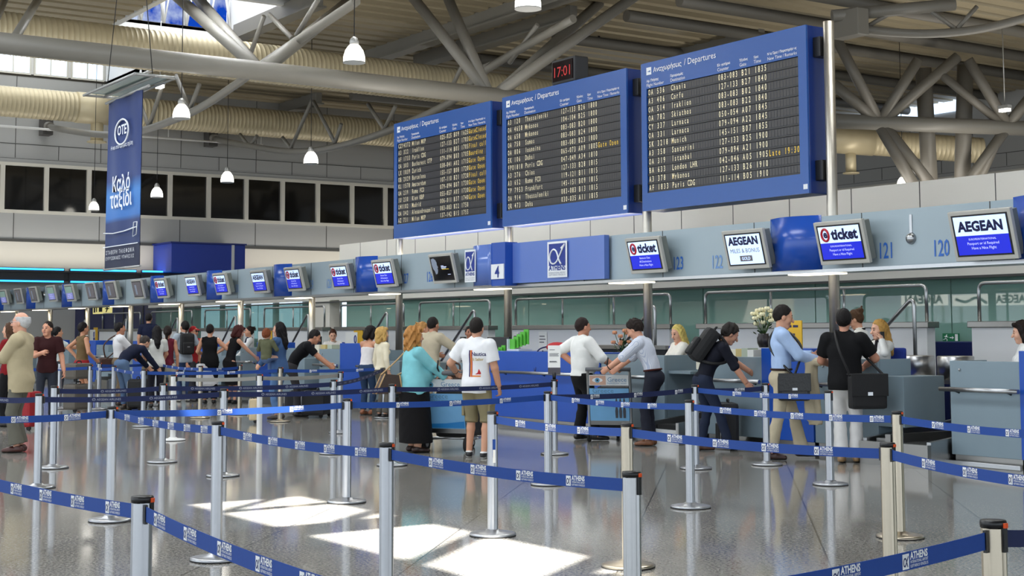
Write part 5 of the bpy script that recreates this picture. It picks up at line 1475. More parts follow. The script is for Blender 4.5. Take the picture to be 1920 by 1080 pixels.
def person(label, px, py, face, h=1.72, floor_z=0.0, lean=0.0, side=0.0, twist=0.0, build=1.0, belly=0.0, fem=False, head=(0, 0), L=None, R=None, Lh=(-.5, -.6, -.3), Rh=(.5, -.6, -.3),
           feet=((-.1, 0), (.1, .02)), sit=False, top=('shirt', (240, 240, 240), 'short'), hem=.92, bottom=('trousers', (40, 42, 60)), shoes=(30, 26, 24), hair=('short', (40, 28, 22)),
           skin=(214, 162, 132), res=.011, world=None, extras=(), belt=None, collar=True, grip=.5, loose=1.0, toes=(0, 0), hs=1.07):
    """face: 0 = away from the camera, 90 = picture right, 180 = towards it, -90 = picture left"""
    p = Vector(world) if world is not None else floor_at(px, py)
    v = Vector((p.x, p.y, 0)).normalized(); rt = Vector((v.y, -v.x, 0)); fr = math.radians(face)
    f = v * math.cos(fr) + rt * math.sin(fr)
    root = thing('person', label, 'person', (p.x, p.y, floor_z), math.atan2(-f.x, f.y))
    S = h / 1.75
    th = math.radians(lean); sd = math.radians(side); tw = math.radians(twist)
    pel = V3(0, -.16 * math.sin(th), .94 if not sit else .74)
    def up(a): return V3(math.sin(sd) * math.cos(a), math.sin(a), math.cos(a) * math.cos(sd))
    waist = pel + up(th*.55) * .17; chest = waist + up(th*.95) * .20; shc = chest + up(th) * .12
    rv = V3(math.cos(tw), math.sin(tw), 0); fv0 = unit(np.cross(up(th), rv)) * 1.0
    fwd = unit(np.cross(up(th), rv)); rvec = unit(np.cross(fwd, up(th))) if False else rv
    fpel = V3(0, math.cos(th*.3), -math.sin(th*.3)); fch = V3(-math.sin(tw)*math.cos(th), math.cos(tw)*math.cos(th), -math.sin(th))
    sw = (.155 if fem else .178) * (1 + (build - 1) * .4)
    nk = shc + up(th) * .065
    sh = {-1: shc - rv * sw + up(th) * -.01, 1: shc + rv * sw + up(th) * -.01}
    # head frame
    hy, hp = math.radians(head[0]), math.radians(head[1])
    base = np.stack([rv, fch, np.cross(rv, fch)], 1)
    base = base @ rot((0, 0, 1), hy) @ rot((1, 0, 0), hp + th * .45)
    HR = base; hc = nk + up(th*.8) * .075 + HR @ V3(0, .02, .075)
    def hd(x, y, z): return hc + HR @ (V3(x, y, z) * hs)
    tgt = {-1: L, 1: R}; hint = {-1: np.array(Lh, float), 1: np.array(Rh, float)}
    arm = {}
    for s in (-1, 1):
        W = np.array(tgt[s], float) if tgt[s] is not None else sh[s] + V3(s*.07, .03 + .05*math.sin(th), -.53)
        E, W = ik(sh[s], W, .29, .255, hint[s]); arm[s] = (sh[s], E, W)
    hip = {-1: pel + V3(-.088, 0, -.02), 1: pel + V3(.088, 0, -.02)}
    leg = {}
    for i, s in enumerate((-1, 1)):
        fx, fy = feet[i]
        A = V3(fx, fy + (.42 if sit else 0), .085 if not sit else .3)
        K, A = ik(hip[s], A, .43, .42, V3(s*.12, 1, .1 if not sit else 1)); leg[s] = (hip[s], K, A)
    pts = [hc, nk] + [q for s in (-1, 1) for q in arm[s] + leg[s]] + [pel, shc]
    lo = np.min(pts, 0) - .26; hi = np.max(pts, 0) + .26; lo[2] = max(lo[2], -.02)
    bw = build
    def torso(F, off, k=.03):
        w = (.112 if fem else .128) * bw + off; hp_ = (.155 if fem else .142) * (bw*.6 + .4) + off; c = (.135 if fem else .158) * (bw*.6+.4) + off
        F.cap(pel + V3(0, 0, -.03), waist, hp_, w, k, (fpel, .72)); F.cap(waist, chest, w, c, k, (unit(fpel + fch), .70)); F.cap(chest, shc, c, .10 + off, k, (fch, .64))
        F.cap(sh[-1], sh[1], .058 + off, .058 + off, k)
        F.ell(pel + V3(0, -.055, -.02), (hp_*.9, .085 + off, .11), None, k)
        if belly: F.ell(waist + fpel * (.05 + belly*.5) + V3(0, 0, -.01), (w*1.0, .07 + belly + off*.6, .16), None, .05)
        if fem:
            for s in (-1, 1): F.ell(chest + rv * s*.062 + fch * .085 + up(th)*-.015, (.058 + off*.5,)*3, None, .03)
        else:
            F.ell(chest + fch * .03, (c*.85, .09 + off, .12), None, k)
    def arms(F, off, t1, k=.018, s_=(-1, 1)):
        for s in s_:
            a, e, w = arm[s]; g = 1.0 + (bw - 1) * .5
            if t1 <= 1:
                q = a + (e - a) * t1; F.cap(a, q + unit(e - a)*.03, (.058 if not fem else .05)*g + off, (.050 if not fem else .042)*g + off*1.15, k, None, (q, unit(e - a)))
            else:
                F.cap(a, e, (.058 if not fem else .05)*g + off, (.045 if not fem else .038)*g + off, k)
                t = t1 - 1; q = e + (w - e) * t
                F.cap(e, q + unit(w - e)*.03, (.045 if not fem else .038)*g + off, (.034 if not fem else .029)*g + off*1.1, k, None, (q, unit(w - e)))
    def legs(F, off, t1, k=.03, flare=0.0):
        for s in (-1, 1):
            a, kn, an = leg[s]; g = .5 + .5*bw
            if t1 <= 1:
                q = a + (kn - a)*t1
                F.cap(a, q + unit(kn - a)*.02, .088*g + off, .066*g + off + flare, k, None, (q, unit(kn - a)))
            else:
                F.cap(a, kn, .088*g + off, .058*g + off*.9, k)
                q = kn + (an - kn)*(t1 - 1); m_ = kn + (an - kn)*.32
                if t1 > 1.4: F.cap(kn, m_, .054*g + off, .056*g + off, .02)
                F.cap(m_ if t1 > 1.4 else kn, q + unit(an - kn)*.02, .056*g + off, .040*g + off + flare, .02, None, (q, unit(an - kn)))
    # ---------------- body
    B = Field(lo, hi, res)
    torso(B, -.008); arms(B, 0, 2.0); legs(B, -.006, 2.0)
    B.cap(shc - up(th)*.01, hd(0, -.02, -.06), .058 if not fem else .048, .05 if not fem else .044, .025)
    if shoes is None or shoes == 'sandal':
        pass
    for i, s in enumerate((-1, 1)):
        a, kn, an = leg[s]; ta = math.radians(toes[i]); tf = V3(math.sin(ta), math.cos(ta), 0)
        B.cap(an + V3(0, -.02, -.03), V3(an[0], an[1], max(an[2] - .055, .03)) + tf*.13, .036, .028, .02)
    # head
    h_ = hs
    B.ell(hd(0, -.008, .018), np.array((.074, .094, .102))*h_, HR, .01); B.ell(hd(0, .022, -.038), np.array((.058, .068, .088))*h_, HR, .03); B.cap(hd(-.016, .064, -.103), hd(.016, .064, -.103), .02*h_, .02*h_, .03)
    B.cap(hd(0, .088, .006), hd(0, .112, -.03), .010*h_, .0155*h_, .012); B.cap(hd(-.035, .075, .028), hd(.035, .075, .028), .013*h_, .013*h_, .015)
    for s in (-1, 1):
        B.ell(hd(s*.03, .092, .008), np.array((.016, .012, .010))*h_, HR, 0, sub=True); B.ell(hd(s*.03, .078, .008), np.array((.014, .014, .013))*h_, HR, .004)
        B.ell(hd(s*.074, -.006, -.012), np.array((.013, .024, .033))*h_, HR, .008); B.ell(hd(s*.04, .055, -.035), np.array((.025, .028, .03))*h_, HR, .02)
    B.cap(hd(-.019, .086, -.064), hd(.019, .086, -.064), .009*h_, .009*h_, .008)
    # hands: palm, four fingers, thumb
    for s in (-1, 1):
        a, e, w = arm[s]; d = unit(w - e); inward = V3(-s, 0, 0); pn = unit(inward - d * (inward @ d)) if abs(inward @ d) < .9 else V3(0, 0, -1)
        if grip > .8: pn = unit(V3(0, .0, -1) - d * (V3(0, 0, -1) @ d)) if abs(d[2]) < .8 else pn
        sidev = np.cross(d, pn); 
        if sidev @ V3(0, 1, 0) < 0 and abs(d[2]) > .5: sidev = -sidev
        if abs(d[2]) <= .5: sidev = sidev if sidev @ V3(-s, 0, 0) > 0 else -sidev      # thumb side
        B.cap(w, w + d*.03, .03, .034, .015, (pn, .7)); B.cap(w + d*.03, w + d*.085, .037, .040, .012, (pn, .42))
        for j, (o_, ln) in enumerate(((.030, .070), (.010, .080), (-.010, .074), (-.029, .058))):
            r0 = w + d*.085 + sidev*o_; cu = .35 + grip*.9 + .08*j
            d1 = unit(d*math.cos(cu*.6) + pn*math.sin(cu*.6)); r1 = r0 + d1*ln*.55; d2 = unit(d*math.cos(cu*1.5) + pn*math.sin(cu*1.5)); r2 = r1 + d2*ln*.5
            rr_ = max(.0082, res*.8); B.cap(r0 - d*.01, r1, rr_*1.05, rr_, .004); B.cap(r1, r2, rr_, rr_*.88, .003)
        t0 = w + d*.03 + sidev*.03; t1_ = t0 + unit(d*.8 + sidev*.6 + pn*.3)*.04; t2_ = t1_ + unit(d + sidev*.15 + pn*.5)*.035
        B.cap(t0, t1_, .013, .011, .01); B.cap(t1_, t2_, max(.0095, res*.8), max(.0085, res*.75), .005)
    vs, fs = B.mesh()
    c = vs[fs].mean(1); Q = ((c - hc) @ HR) / hs; mi = np.zeros(len(fs), int)
    for s in (-1, 1):
        e = np.abs(Q - V3(s*.03, .09, .008)) / V3(.014, .02, .0075); mi[(np.sum(e*e, 1) < 1) & (Q[:, 1] > .06)] = 1
        b_ = np.abs(Q - V3(s*.032, .09, .03)) / V3(.02, .03, .006); mi[np.sum(b_*b_, 1) < 1] = 2
    l_ = np.abs(Q - V3(0, .092, -.064)) / V3(.024, .025, .009); mi[np.sum(l_*l_, 1) < 1] = 3
    np_mesh('body', vs, fs, [skin_mat(skin), eye_m, brow_m, lip_m], mi, root, S)
    # ---------------- clothes
    crot = pel[2] - .10
    def emit(F, name, col, wr=.0025):
        if wr: F.wrinkle(wr, 34, len(label))
        vs, fs = F.mesh()
        if len(fs): return np_mesh(name, vs, fs, [cloth(col) if isinstance(col, tuple) else col], None, root, S)
    kind, col, sl = top[:3]
    T = Field(lo, hi, res); off = .014 * loose
    torso(T, off); legs_drop = hem < pel[2] - .0
    if hem < .9 and not sit:
        hp_ = (.155 if fem else .142) * (bw*.6+.4) + off + .012
        T.cap(pel + V3(0, 0, .02), pel + V3(0, 0, -.28), hp_, hp_*1.0, .04, (fpel, .74))
    if sl == 'none': arms(T, off*.2, .05)
    elif sl == 'strapless': pass
    elif sl == 'short': arms(T, off + .004, .72)
    elif sl == 'roll': arms(T, off, 1.25)
    elif sl == 'elbow': arms(T, off, 1.05)
    else: arms(T, off, 1.97)
    hv = up(th*.45)
    T.cut(pel + hv * (hem - .94), -hv)
    if sl == 'strapless': T.cut(chest + up(th)*.03, up(th))
    if sl == 'none':
        for s in (-1, 1): T.ell(sh[s] + rv*s*.045, (.055, .10, .10), None, 0, sub=True)
    # neck opening
    T.ell(nk + fch*.02 + up(th)*.015, ((.068 if not fem else .085),)*3, None, 0, sub=True)
    if collar and kind in ('shirt', 'jacket', 'polo'):
        T.cap(nk - up(th)*.035, nk + up(th)*.02 - fch*.004, .073, .066, .006, None, (nk + up(th)*.018 - fch*.0, up(th)))
        s_, P = T.block(nk - .12, nk + .12)
        if s_ is not None:
            ax_ = up(th); q = P - nk; t_ = q @ ax_; rad = np.linalg.norm(q - t_[..., None]*ax_, axis=-1)
            T.D[s_] = np.maximum(T.D[s_], np.where(t_ > -.03, .057 - rad, -1.0))
    nm = {'shirt': 'shirt', 'tee': 'shirt', 'polo': 'shirt', 'jacket': 'jacket', 'tank': 'top', 'sweater': 'sweater', 'blouse': 'blouse'}[kind]
    emit(T, nm, col)
    bk, bc = bottom[:2]
    G = Field((lo[0], lo[1], 0 if not sit else .2), (hi[0], hi[1], pel[2] + .24), res)
    wtop = .145
    def pelvis_(off):
        hp_ = (.155 if fem else .142) * (bw*.6 + .4) + off; w = (.112 if fem else .128) * bw + off
        G.cap(pel + V3(0, 0, -.03), waist, hp_, w, .03, (fpel, .73)); G.ell(pel + V3(0, -.055, -.02), (hp_*.9, .085 + off, .11), None, .03)
        if belly: G.ell(waist + fpel*(.05 + belly*.5) + V3(0, 0, -.03), (w*.95, .06 + belly + off*.5, .13), None, .05)
    if bk == 'trousers':
        pelvis_(.008); legs(G, .010, 1.94, .04, .022 * loose)
    elif bk == 'jeans':
        pelvis_(.006); legs(G, .006, 1.94, .04, .016)
    elif bk == 'shorts':
        pelvis_(.010); legs(G, .022, 1.12, .04, .02)
    elif bk == 'skirt':
        pelvis_(.008); zz = bottom[2] if len(bottom) > 2 else .2
        mx = (leg[-1][2] + leg[1][2]) / 2
        q = V3(mx[0], mx[1] + .02, zz); fr_ = .20 if zz < .5 else .17
        G.cap(pel + V3(0, 0, -.06), q, .165*(bw*.6 + .4) + .01, fr_*(bw*.5 + .5), .04, (V3(0, 1, 0), .8), (q, V3(0, 0, -1)))
    G.cut(pel + up(th*.4) * ((hem - .94 + .045) if hem < .97 else .10), up(th*.4))
    emit(G, {'trousers': 'trousers', 'jeans': 'jeans', 'shorts': 'shorts', 'skirt': 'skirt'}[bk], bc, .0022)
    if belt:
        m = MB(); ax_ = up(th*.4); cc = pel + ax_ * (wtop - .055); rr_ = []
        w = ((.112 if fem else .128) * bw + .019); wy = w * .74
        for a in np.linspace(0, 2*PI, 29)[:-1]:
            q = cc + V3(1, 0, 0)*w*1.06*math.cos(a) + fpel*(wy*1.06 + (belly*.55 if math.sin(a) > 0 else 0)*1.0)*math.sin(a); rr_.append(Vector(q) * S)
        m.tube(rr_, .014*S, 6, closed=True); m.build('belt', cloth(belt), root)
    # shoes
    if shoes:
        for i, s in enumerate((-1, 1)):
            a, kn, an = leg[s]; ta = math.radians(toes[i]); tf = V3(math.sin(ta), math.cos(ta), 0); sdv = V3(tf[1], -tf[0], 0)
            g0 = V3(an[0], an[1], an[2] - .085)
            F = Field(g0 - .22 + V3(0, 0, .2), g0 + V3(.22, .26, .16), min(res, .008))
            F.cap(g0 + V3(0, 0, .045) - tf*.045, g0 + V3(0, 0, .04) + tf*.07, .042, .042, .01, (sdv, .95)); F.cap(g0 + V3(0, 0, .035) + tf*.07, g0 + V3(0, 0, .028) + tf*.165, .043, .030, .02)
            F.cap(g0 + V3(0, 0, .05) - tf*.02, g0 + V3(0, 0, .09) - tf*.015, .042, .044, .02, None, (g0 + V3(0, 0, .088), V3(0, 0, 1)))
            F.cut(g0 + V3(0, 0, .004), V3(0, 0, -1))
            vs, fs = F.mesh(); c = vs[fs].mean(1) - g0; mi = (c[:, 2] < .02).astype(int)
            sc_ = shoes if isinstance(shoes[0], tuple) else (shoes, (24, 22, 20))
            if len(sc_) > 2:      # striped trainers
                y_ = c @ tf; mi = np.where((np.abs(((y_ + .5*c[:, 2]) % .034) - .017) < .006) & (y_ > -.01) & (y_ < .10) & (c[:, 2] > .02), 2, mi); mi = np.where((y_ > .145) | (c[:, 2] > .075), 2, mi)
            np_mesh('shoe', vs, fs, [mat('shoe_%02x%02x%02x' % q, q, .4) for q in sc_], mi, root, S)
    # ---------------- hair
    if hair:
        hk, hcol = hair[:2]
        Hf = Field(hc - np.array((.24, .24, .52 if hk in ('long', 'pony') else .28)), hc + .24, min(res, .009))
        vol = {'short': 1.0, 'ring': .99, 'cap': 1.0, 'long': 1.03, 'bob': 1.14, 'curly': 1.2, 'bun': 1.02, 'pony': 1.02, 'thick': 1.10}[hk]
        def crop(Q, d):
            x, y, z = Q[..., 0] / hs, Q[..., 1] / hs, (Q[..., 2]) / hs
            d = np.maximum(d, .8*y - .6*z - (.038 if hk not in ('bob', 'curly', 'long') else .026))
            if hk in ('short', 'ring', 'cap', 'thick'): d = np.maximum(d, (-.058 + .62*np.minimum(y, .03) - z)*.85)
            else: d = np.maximum(d, (-.10 - z)*.8)
            if hk == 'ring': d = np.maximum(d, z - .045 - .25*y*0)
            return d
        Hf.ell(hd(0, -.021, .021), np.array((.083, .104, .110))*hs*vol, HR, 0, extra=crop)
        if hk == 'bob' or hk == 'curly':
            for s in (-1, 1): Hf.cap(hd(s*.068, -.01, .03), hd(s*.085, -.015, -.10), .04*vol, .036*vol, .02)
            Hf.cap(hd(0, -.07, .03), hd(0, -.095, -.115), .075*vol, .06*vol, .03); Hf.cap(hd(-.05, .065, .10), hd(.05, .06, .10), .026, .026, .02)
            if hk == 'curly': Hf.cap(hd(-.05, -.08, -.06), hd(-.06, -.10, -.17), .06, .045, .03); Hf.cap(hd(.05, -.08, -.06), hd(.06, -.10, -.17), .06, .045, .03)
        if hk == 'long':
            g = V3(0, 0, -1); bd = unit(HR @ V3(0, -.4, -1) + g*.6)
            for s in (-1, 1): Hf.cap(hd(s*.066, -.005, .02), hd(s*.072, -.01, -.05) + bd*.16, .036, .03, .02)
            Hf.cap(hd(0, -.06, .0), hd(0, -.08, -.05) + bd*.2, .08, .06, .03); Hf.cap(hd(0, -.08, -.05) + bd*.12, hd(0, -.08, -.05) + bd*.3, .062, .035, .03, (fch, .6))
        if hk == 'bun': Hf.ell(hd(0, -.11, .07), np.array((.05, .05, .05)), HR, .02); Hf.cap(hd(.02, -.11, .09), hd(.05, -.15, .12), .02, .012, .01)
        if hk == 'pony': Hf.cap(hd(0, -.10, .04), hd(0, -.14, -.02), .035, .04, .02); Hf.cap(hd(0, -.14, -.02), hd(0, -.13, -.2), .04, .02, .02)
        x, y, z = np.meshgrid(*Hf.ax, indexing='ij', sparse=True)
        amp = {'short': .002, 'ring': .002, 'cap': 0, 'thick': .005, 'long': .004, 'bob': .005, 'curly': .010, 'bun': .003, 'pony': .003}[hk]
        Hf.D = Hf.D + amp * np.sin(95*x + 60*z + 4*np.sin(40*y)) + amp*.8*np.sin(80*y - 50*z)
        vs, fs = Hf.mesh()
        if len(fs): np_mesh('hair' if hk != 'cap' else 'cap', vs, fs, [hair_mat(hcol) if hk != 'cap' else cloth(hcol)], None, root, S)
    J = dict(root=root, S=S, hd=hd, HR=HR, sh=sh, arm=arm, leg=leg, pel=pel, waist=waist, chest=chest, shc=shc, nk=nk, up=up(th), fch=fch, rv=rv, fpel=fpel)
    for e in extras: e(J)
    return J
def _loc(J, q): return Vector(q) * J['S']
def glasses(col=(40, 36, 34), dark=False):
    def f(J):
        m = MB(); hd = J['hd']
        for s in (-1, 1):
            m.tube([_loc(J, hd(s*.031 + .024*math.cos(a), .100, .008 + .017*math.sin(a))) for a in np.linspace(0, 2*PI, 15)[:-1]], .0028, 5, closed=True)
            m.tube([_loc(J, hd(s*.056, .098, .012)), _loc(J, hd(s*.08, .05, .010)), _loc(J, hd(s*.083, -.01, .008))], .0028, 5)
            if dark: m.add([_loc(J, hd(s*.031 + .024*math.cos(a), .101, .008 + .017*math.sin(a))) for a in np.linspace(0, 2*PI, 15)[:-1]], [tuple(range(14))])
        m.tube([_loc(J, hd(-.008, .102, .012)), _loc(J, hd(.008, .102, .012))], .0028, 5)
        m.build('glasses', mat('spectacle_frame_%d%d' % (col[0], dark), col, .3), J['root'])
    return f
def watch(s):
    def f(J):
        a, e, w = J['arm'][s]; d = unit(w - e); m = MB(); c = w - d*.015; o = Vector(d).orthogonal().normalized(); b = Vector(d).cross(o)
        m.tube([(Vector(c) + o*.035*math.cos(t) + b*.035*math.sin(t)) * J['S'] for t in np.linspace(0, 2*PI, 15)[:-1]], .008, 6, closed=True); m.build('watch', mat('watch_dark', (40, 38, 36), .3, metal=.6), J['root'])
    return f
def tie_scarf(col):
    def f(J):
        m = MB(); nk, fch, up_ = J['nk'], J['fch'], J['up']
        m.tube([_loc(J, nk - up_*.01 + J['rv']*.066*math.cos(a) + fch*.066*math.sin(a)) for a in np.linspace(0, 2*PI, 19)[:-1]], .016, 8, closed=True)
        m.tube([_loc(J, nk + fch*.075 - up_*.02), _loc(J, nk + fch*.10 - up_*.14)], [.02, .03], 8)
        m.build('neck_scarf', cloth(col), J['root'])
    return f
def cap_brim(col):
    def f(J):
        m = MB(); hd = J['hd']
        m.add([_loc(J, hd(x, y, .062 - .35*(y - .08))) for x, y in ((-.07, .06), (-.06, .13), (0, .16), (.06, .13), (.07, .06))] + [_loc(J, hd(x, y, .055 - .35*(y - .08))) for x, y in ((-.07, .06), (-.06, .13), (0, .16), (.06, .13), (.07, .06))], [(0, 1, 2, 3, 4), (9, 8, 7, 6, 5), (0, 5, 6, 1), (1, 6, 7, 2), (2, 7, 8, 3), (3, 8, 9, 4)])
        m.build('cap_brim', cloth(col), J['root'])
    return f
def pose_at(px, Y, z=1.4):
    q = on(px, 640, 1, Y); return (q.x, Y, 0)
def deep(px, d):
    q = at_depth(px, 640, d); return (q.x, q.y, 0)
WHITE = (236, 236, 234)
def stripe_mat():
    m = bpy.data.materials.new('striped_shirting'); m.use_nodes = True
    nt = m.node_tree; b = nt.nodes['Principled BSDF']; b.inputs['Roughness'].default_value = .85
    tc = nt.nodes.new('ShaderNodeTexCoord'); w = nt.nodes.new('ShaderNodeTexWave'); w.bands_direction = 'X'; w.inputs['Scale'].default_value = 26; w.inputs['Distortion'].default_value = 0
    r = nt.nodes.new('ShaderNodeValToRGB'); r.color_ramp.elements[0].position = .12; r.color_ramp.elements[0].color = srgb((178, 188, 210)) + (1,); r.color_ramp.elements[1].position = .3; r.color_ramp.elements[1].color = srgb((216, 220, 230)) + (1,)
    nt.links.new(tc.outputs['Object'], w.inputs[0]); nt.links.new(w.outputs['Fac'], r.inputs[0]); nt.links.new(r.outputs[0], b.inputs['Base Color'])
    return m
STRIPE = stripe_mat()
def cargo_pockets(J):
    for s in (-1, 1):
        a, k, n = J['leg'][s]; c = a + (k - a)*.72; m = MB()
        M_ = Matrix.Translation(_loc(J, c)) @ Matrix.Scale(J['S'], 4)
        m.box(s*.085 - .018, s*.085 + .018, -.075, .075, -.09, .08, 0, bev=.014, M=M_); m.box(s*.09 - .02, s*.09 + .02, -.08, .08, .05, .09, 0, bev=.008, M=M_)
        m.build('cargo_pocket', cloth((140, 130, 100)), J['root'])

CAST = {}
def C(key, *a, **k): CAST[key] = person(*a, **k)
# ---- right-hand desks
C('tee', 'man in a white printed T-shirt and khaki cargo shorts, seen from behind', 893, 859, 28, 1.72, top=('tee', (238, 238, 240), 'short'), hem=.82, build=1.12, bottom=('shorts', (140, 130, 100)), shoes=((22, 22, 24), (226, 226, 224), (232, 232, 232)), hair=('short', (34, 24, 18)), skin=(206, 152, 122), L=(-.42, .22, 1.08), R=(.26, .12, .9), Lh=(-.6, -1, -.5), res=.008, loose=1.9, head=(12, -8), collar=False, feet=((-.13, .05), (.12, -.02)), toes=(-30, -10), extras=(watch(-1), cargo_pockets))
C('teal', 'stout blonde woman in a turquoise top and long black skirt', 776, 848, 72, 1.60, fem=True, build=1.95, belly=.11, top=('sweater', (130, 200, 208), 'long'), hem=.82, bottom=('skirt', (16, 14, 16), .14), shoes=(60, 40, 34), hair=('curly', (176, 124, 66)), skin=(222, 168, 138), R=(.22, .50, .98), L=(-.22, .47, .98), res=.008, head=(10, 0))
C('hip', 'man in a white shirt and black trousers, hand on hip', 1092, 825, 62, 1.74, top=('shirt', (238, 238, 234), 'roll'), build=1.38, belly=.08, hem=.93, bottom=('trousers', (16, 16, 18)), hair=('short', (52, 34, 28)), skin=(200, 140, 112), R=(.34, .36, 1.06), L=(-.25, -.03, 1.12), Lh=(-1, -.9, .2), res=.008, loose=1.5, feet=((-.12, .0), (.16, .14)), toes=(-15, 25), head=(0, -4))
C('stripe', 'man in a pale striped shirt and dark trousers leaning over the luggage trolley', 1219, 836, -72, 1.76, lean=24, top=('shirt', STRIPE, 'elbow'), hem=1.02, bottom=('trousers', (34, 36, 48)), belt=(70, 30, 24), shoes=(110, 66, 36), hair=('thick', (44, 28, 22)), skin=(212, 156, 128), L=(-.2, .62, .98), R=(.2, .58, 1.0), res=.008, loose=1.4, head=(0, -18), extras=(watch(-1),))
C('pack', 'man in a dark jumper and jeans with a black backpack, bending to a suitcase', 1334, 846, 78, 1.74, lean=36, top=('sweater', (20, 22, 34), 'elbow'), hem=.95, bottom=('jeans', (34, 42, 62)), shoes=(84, 52, 36), hair=('thick', (40, 32, 28)), skin=(200, 146, 118), L=(-.2, .62, 1.0), R=(.24, .46, .84), res=.008, feet=((-.12, -.12), (.1, .22)), head=(0, -12))
C('blue', 'man in a light blue shirt and beige trousers with a black messenger bag', 1468, 861, 82, 1.86, top=('shirt', (172, 196, 232), 'long'), hem=1.02, bottom=('trousers', (190, 178, 152)), belt=(50, 34, 28), shoes=(54, 30, 26), hair=('short', (30, 20, 16)), skin=(208, 154, 124), L=(-.08, .38, 1.19), R=(.10, .40, 1.13), Rh=(.7, -.5, -.6), res=.008, loose=1.5, feet=((-.1, .24), (.1, -.16)), toes=(0, 18), head=(0, -14))
C('polo', 'man in a black polo shirt and white trousers, seen from behind', 1588, 868, 8, 1.80, build=1.22, belly=.02, top=('polo', (16, 16, 18), 'short'), hem=.84, bottom=('trousers', (222, 220, 218)), shoes=(150, 120, 84), hair=('short', (24, 18, 16)), skin=(200, 142, 116), R=(.2, .34, 1.12), L=(-.2, .36, 1.12), Rh=(1, -.4, -.4), res=.008, loose=1.5, feet=((-.06, .0), (.1, .1)))
C('bun', 'standing clerk with hair in a bun and a black neck scarf, white shirt', 0, 0, -78, 1.70, floor_z=.14, world=pose_at(1618, 15.3), fem=True, top=('shirt', WHITE, 'long'), hem=1.0, bottom=('trousers', (26, 30, 60)), hair=('bun', (104, 72, 44)), skin=(220, 166, 138), lean=8, head=(0, -22), L=(-.15, .35, 1.05), R=(.15, .35, 1.05), extras=(tie_scarf((24, 22, 26)),), res=.010)
C('phone', 'blonde clerk in a white shirt holding a phone to her ear', 0, 0, -128, 1.66, floor_z=.02, world=pose_at(1652, 14.55), fem=True, top=('shirt', WHITE, 'long'), hem=.95, bottom=('trousers', (26, 30, 60)), hair=('long', (190, 146, 78)), skin=(226, 174, 146), L=(-.17, .12, 1.50), Lh=(-.8, .2, -1), R=(.1, .34, 1.1), head=(-10, -8), extras=(tie_scarf((30, 26, 34)),), res=.009)
C('edge', 'dark-haired clerk half cut off by the right edge', 0, 0, -95, 1.64, floor_z=.0, world=pose_at(1921, 14.5), fem=True, top=('shirt', WHITE, 'long'), hem=.95, bottom=('trousers', (26, 30, 60)), hair=('bob', (36, 22, 20)), skin=(220, 168, 140), res=.012, head=(0, -10), L=(-.1, .35, 1.05), R=(.1, .35, 1.05))
C('blondeclerk', 'clerk with long bright blonde hair and a white blouse, behind the desk', 0, 0, -120, 1.64, floor_z=.0, world=pose_at(1274, 14.5), fem=True, top=('blouse', (240, 236, 226), 'long'), hem=.95, bottom=('trousers', (26, 30, 60)), hair=('long', (232, 204, 118)), skin=(226, 172, 144), res=.010, head=(10, -18), L=(-.14, .36, 1.0), R=(.14, .36, 1.0), collar=False)
C('mask', 'clerk half hidden behind the man in the white T-shirt', 0, 0, 170, 1.62, floor_z=.02, world=pose_at(880, 14.9), top=('shirt', (226, 226, 220), 'long'), hem=.95, bottom=('trousers', (26, 30, 60)), hair=('short', (30, 22, 20)), skin=(168, 112, 86), res=.012, extras=(tie_scarf((110, 170, 60)),))
C('suit', 'man in a beige suit reaching over the desk', 808, 790, 40, 1.80, top=('jacket', (186, 174, 150), 'long'), hem=.78, bottom=('trousers', (178, 166, 142)), shoes=(64, 36, 30), hair=('short', (34, 24, 20)), skin=(196, 140, 112), R=(.34, .44, 1.22), L=(-.16, .36, 1.12), res=.010, loose=1.9, lean=6)
C('blondback', 'woman with blonde tied hair beside the beige suit', 0, 0, 75, 1.72, world=deep(792, 26.8), fem=True, top=('sweater', (150, 120, 96), 'long'), hem=.9, bottom=('trousers', (60, 52, 48)), hair=('bun', (178, 132, 78)), skin=(220, 164, 136), res=.013)
# ---- middle
C('strapless', 'woman in a white strapless top and jeans, dark hair, leaning at the desk', 688, 778, 38, 1.66, fem=True, top=('tank', (240, 236, 236), 'strapless'), hem=.99, bottom=('jeans', (50, 70, 100)), shoes=(150, 92, 62), hair=('bob', (26, 18, 18)), skin=(214, 156, 124), L=(-.1, .42, 1.22), R=(.16, .42, 1.24), res=.010, lean=10, head=(-8, -22), collar=False)
C('curls', 'woman with short blonde curls at the desk beside the strapless top', 0, 0, 60, 1.62, world=pose_at(716, 12.95), fem=True, top=('blouse', (232, 222, 196), 'long'), hem=.95, bottom=('trousers', (96, 92, 84)), hair=('bob', (196, 158, 92)), skin=(224, 172, 142), res=.013, collar=False)
C('seatred', 'clerk with tied auburn hair looking down behind the grey desk', 0, 0, 178, 1.60, floor_z=.0, world=pose_at(624, 14.5), fem=True, top=('shirt', (232, 228, 222), 'long'), hem=.95, bottom=('trousers', (26, 30, 60)), hair=('bun', (92, 46, 30)), skin=(222, 168, 140), res=.012, head=(0, -20), L=(-.14, .32, 1.05), R=(.14, .32, 1.05))
C('bendblack', 'man in a black T-shirt bending forward over the luggage', 557, 781, 88, 1.74, lean=46, top=('tee', (14, 14, 18), 'short'), hem=.95, bottom=('trousers', (58, 56, 58)), hair=('short', (30, 22, 20)), skin=(196, 138, 108), L=(-.2, .74, .86), R=(.2, .72, .82), res=.011, collar=False)
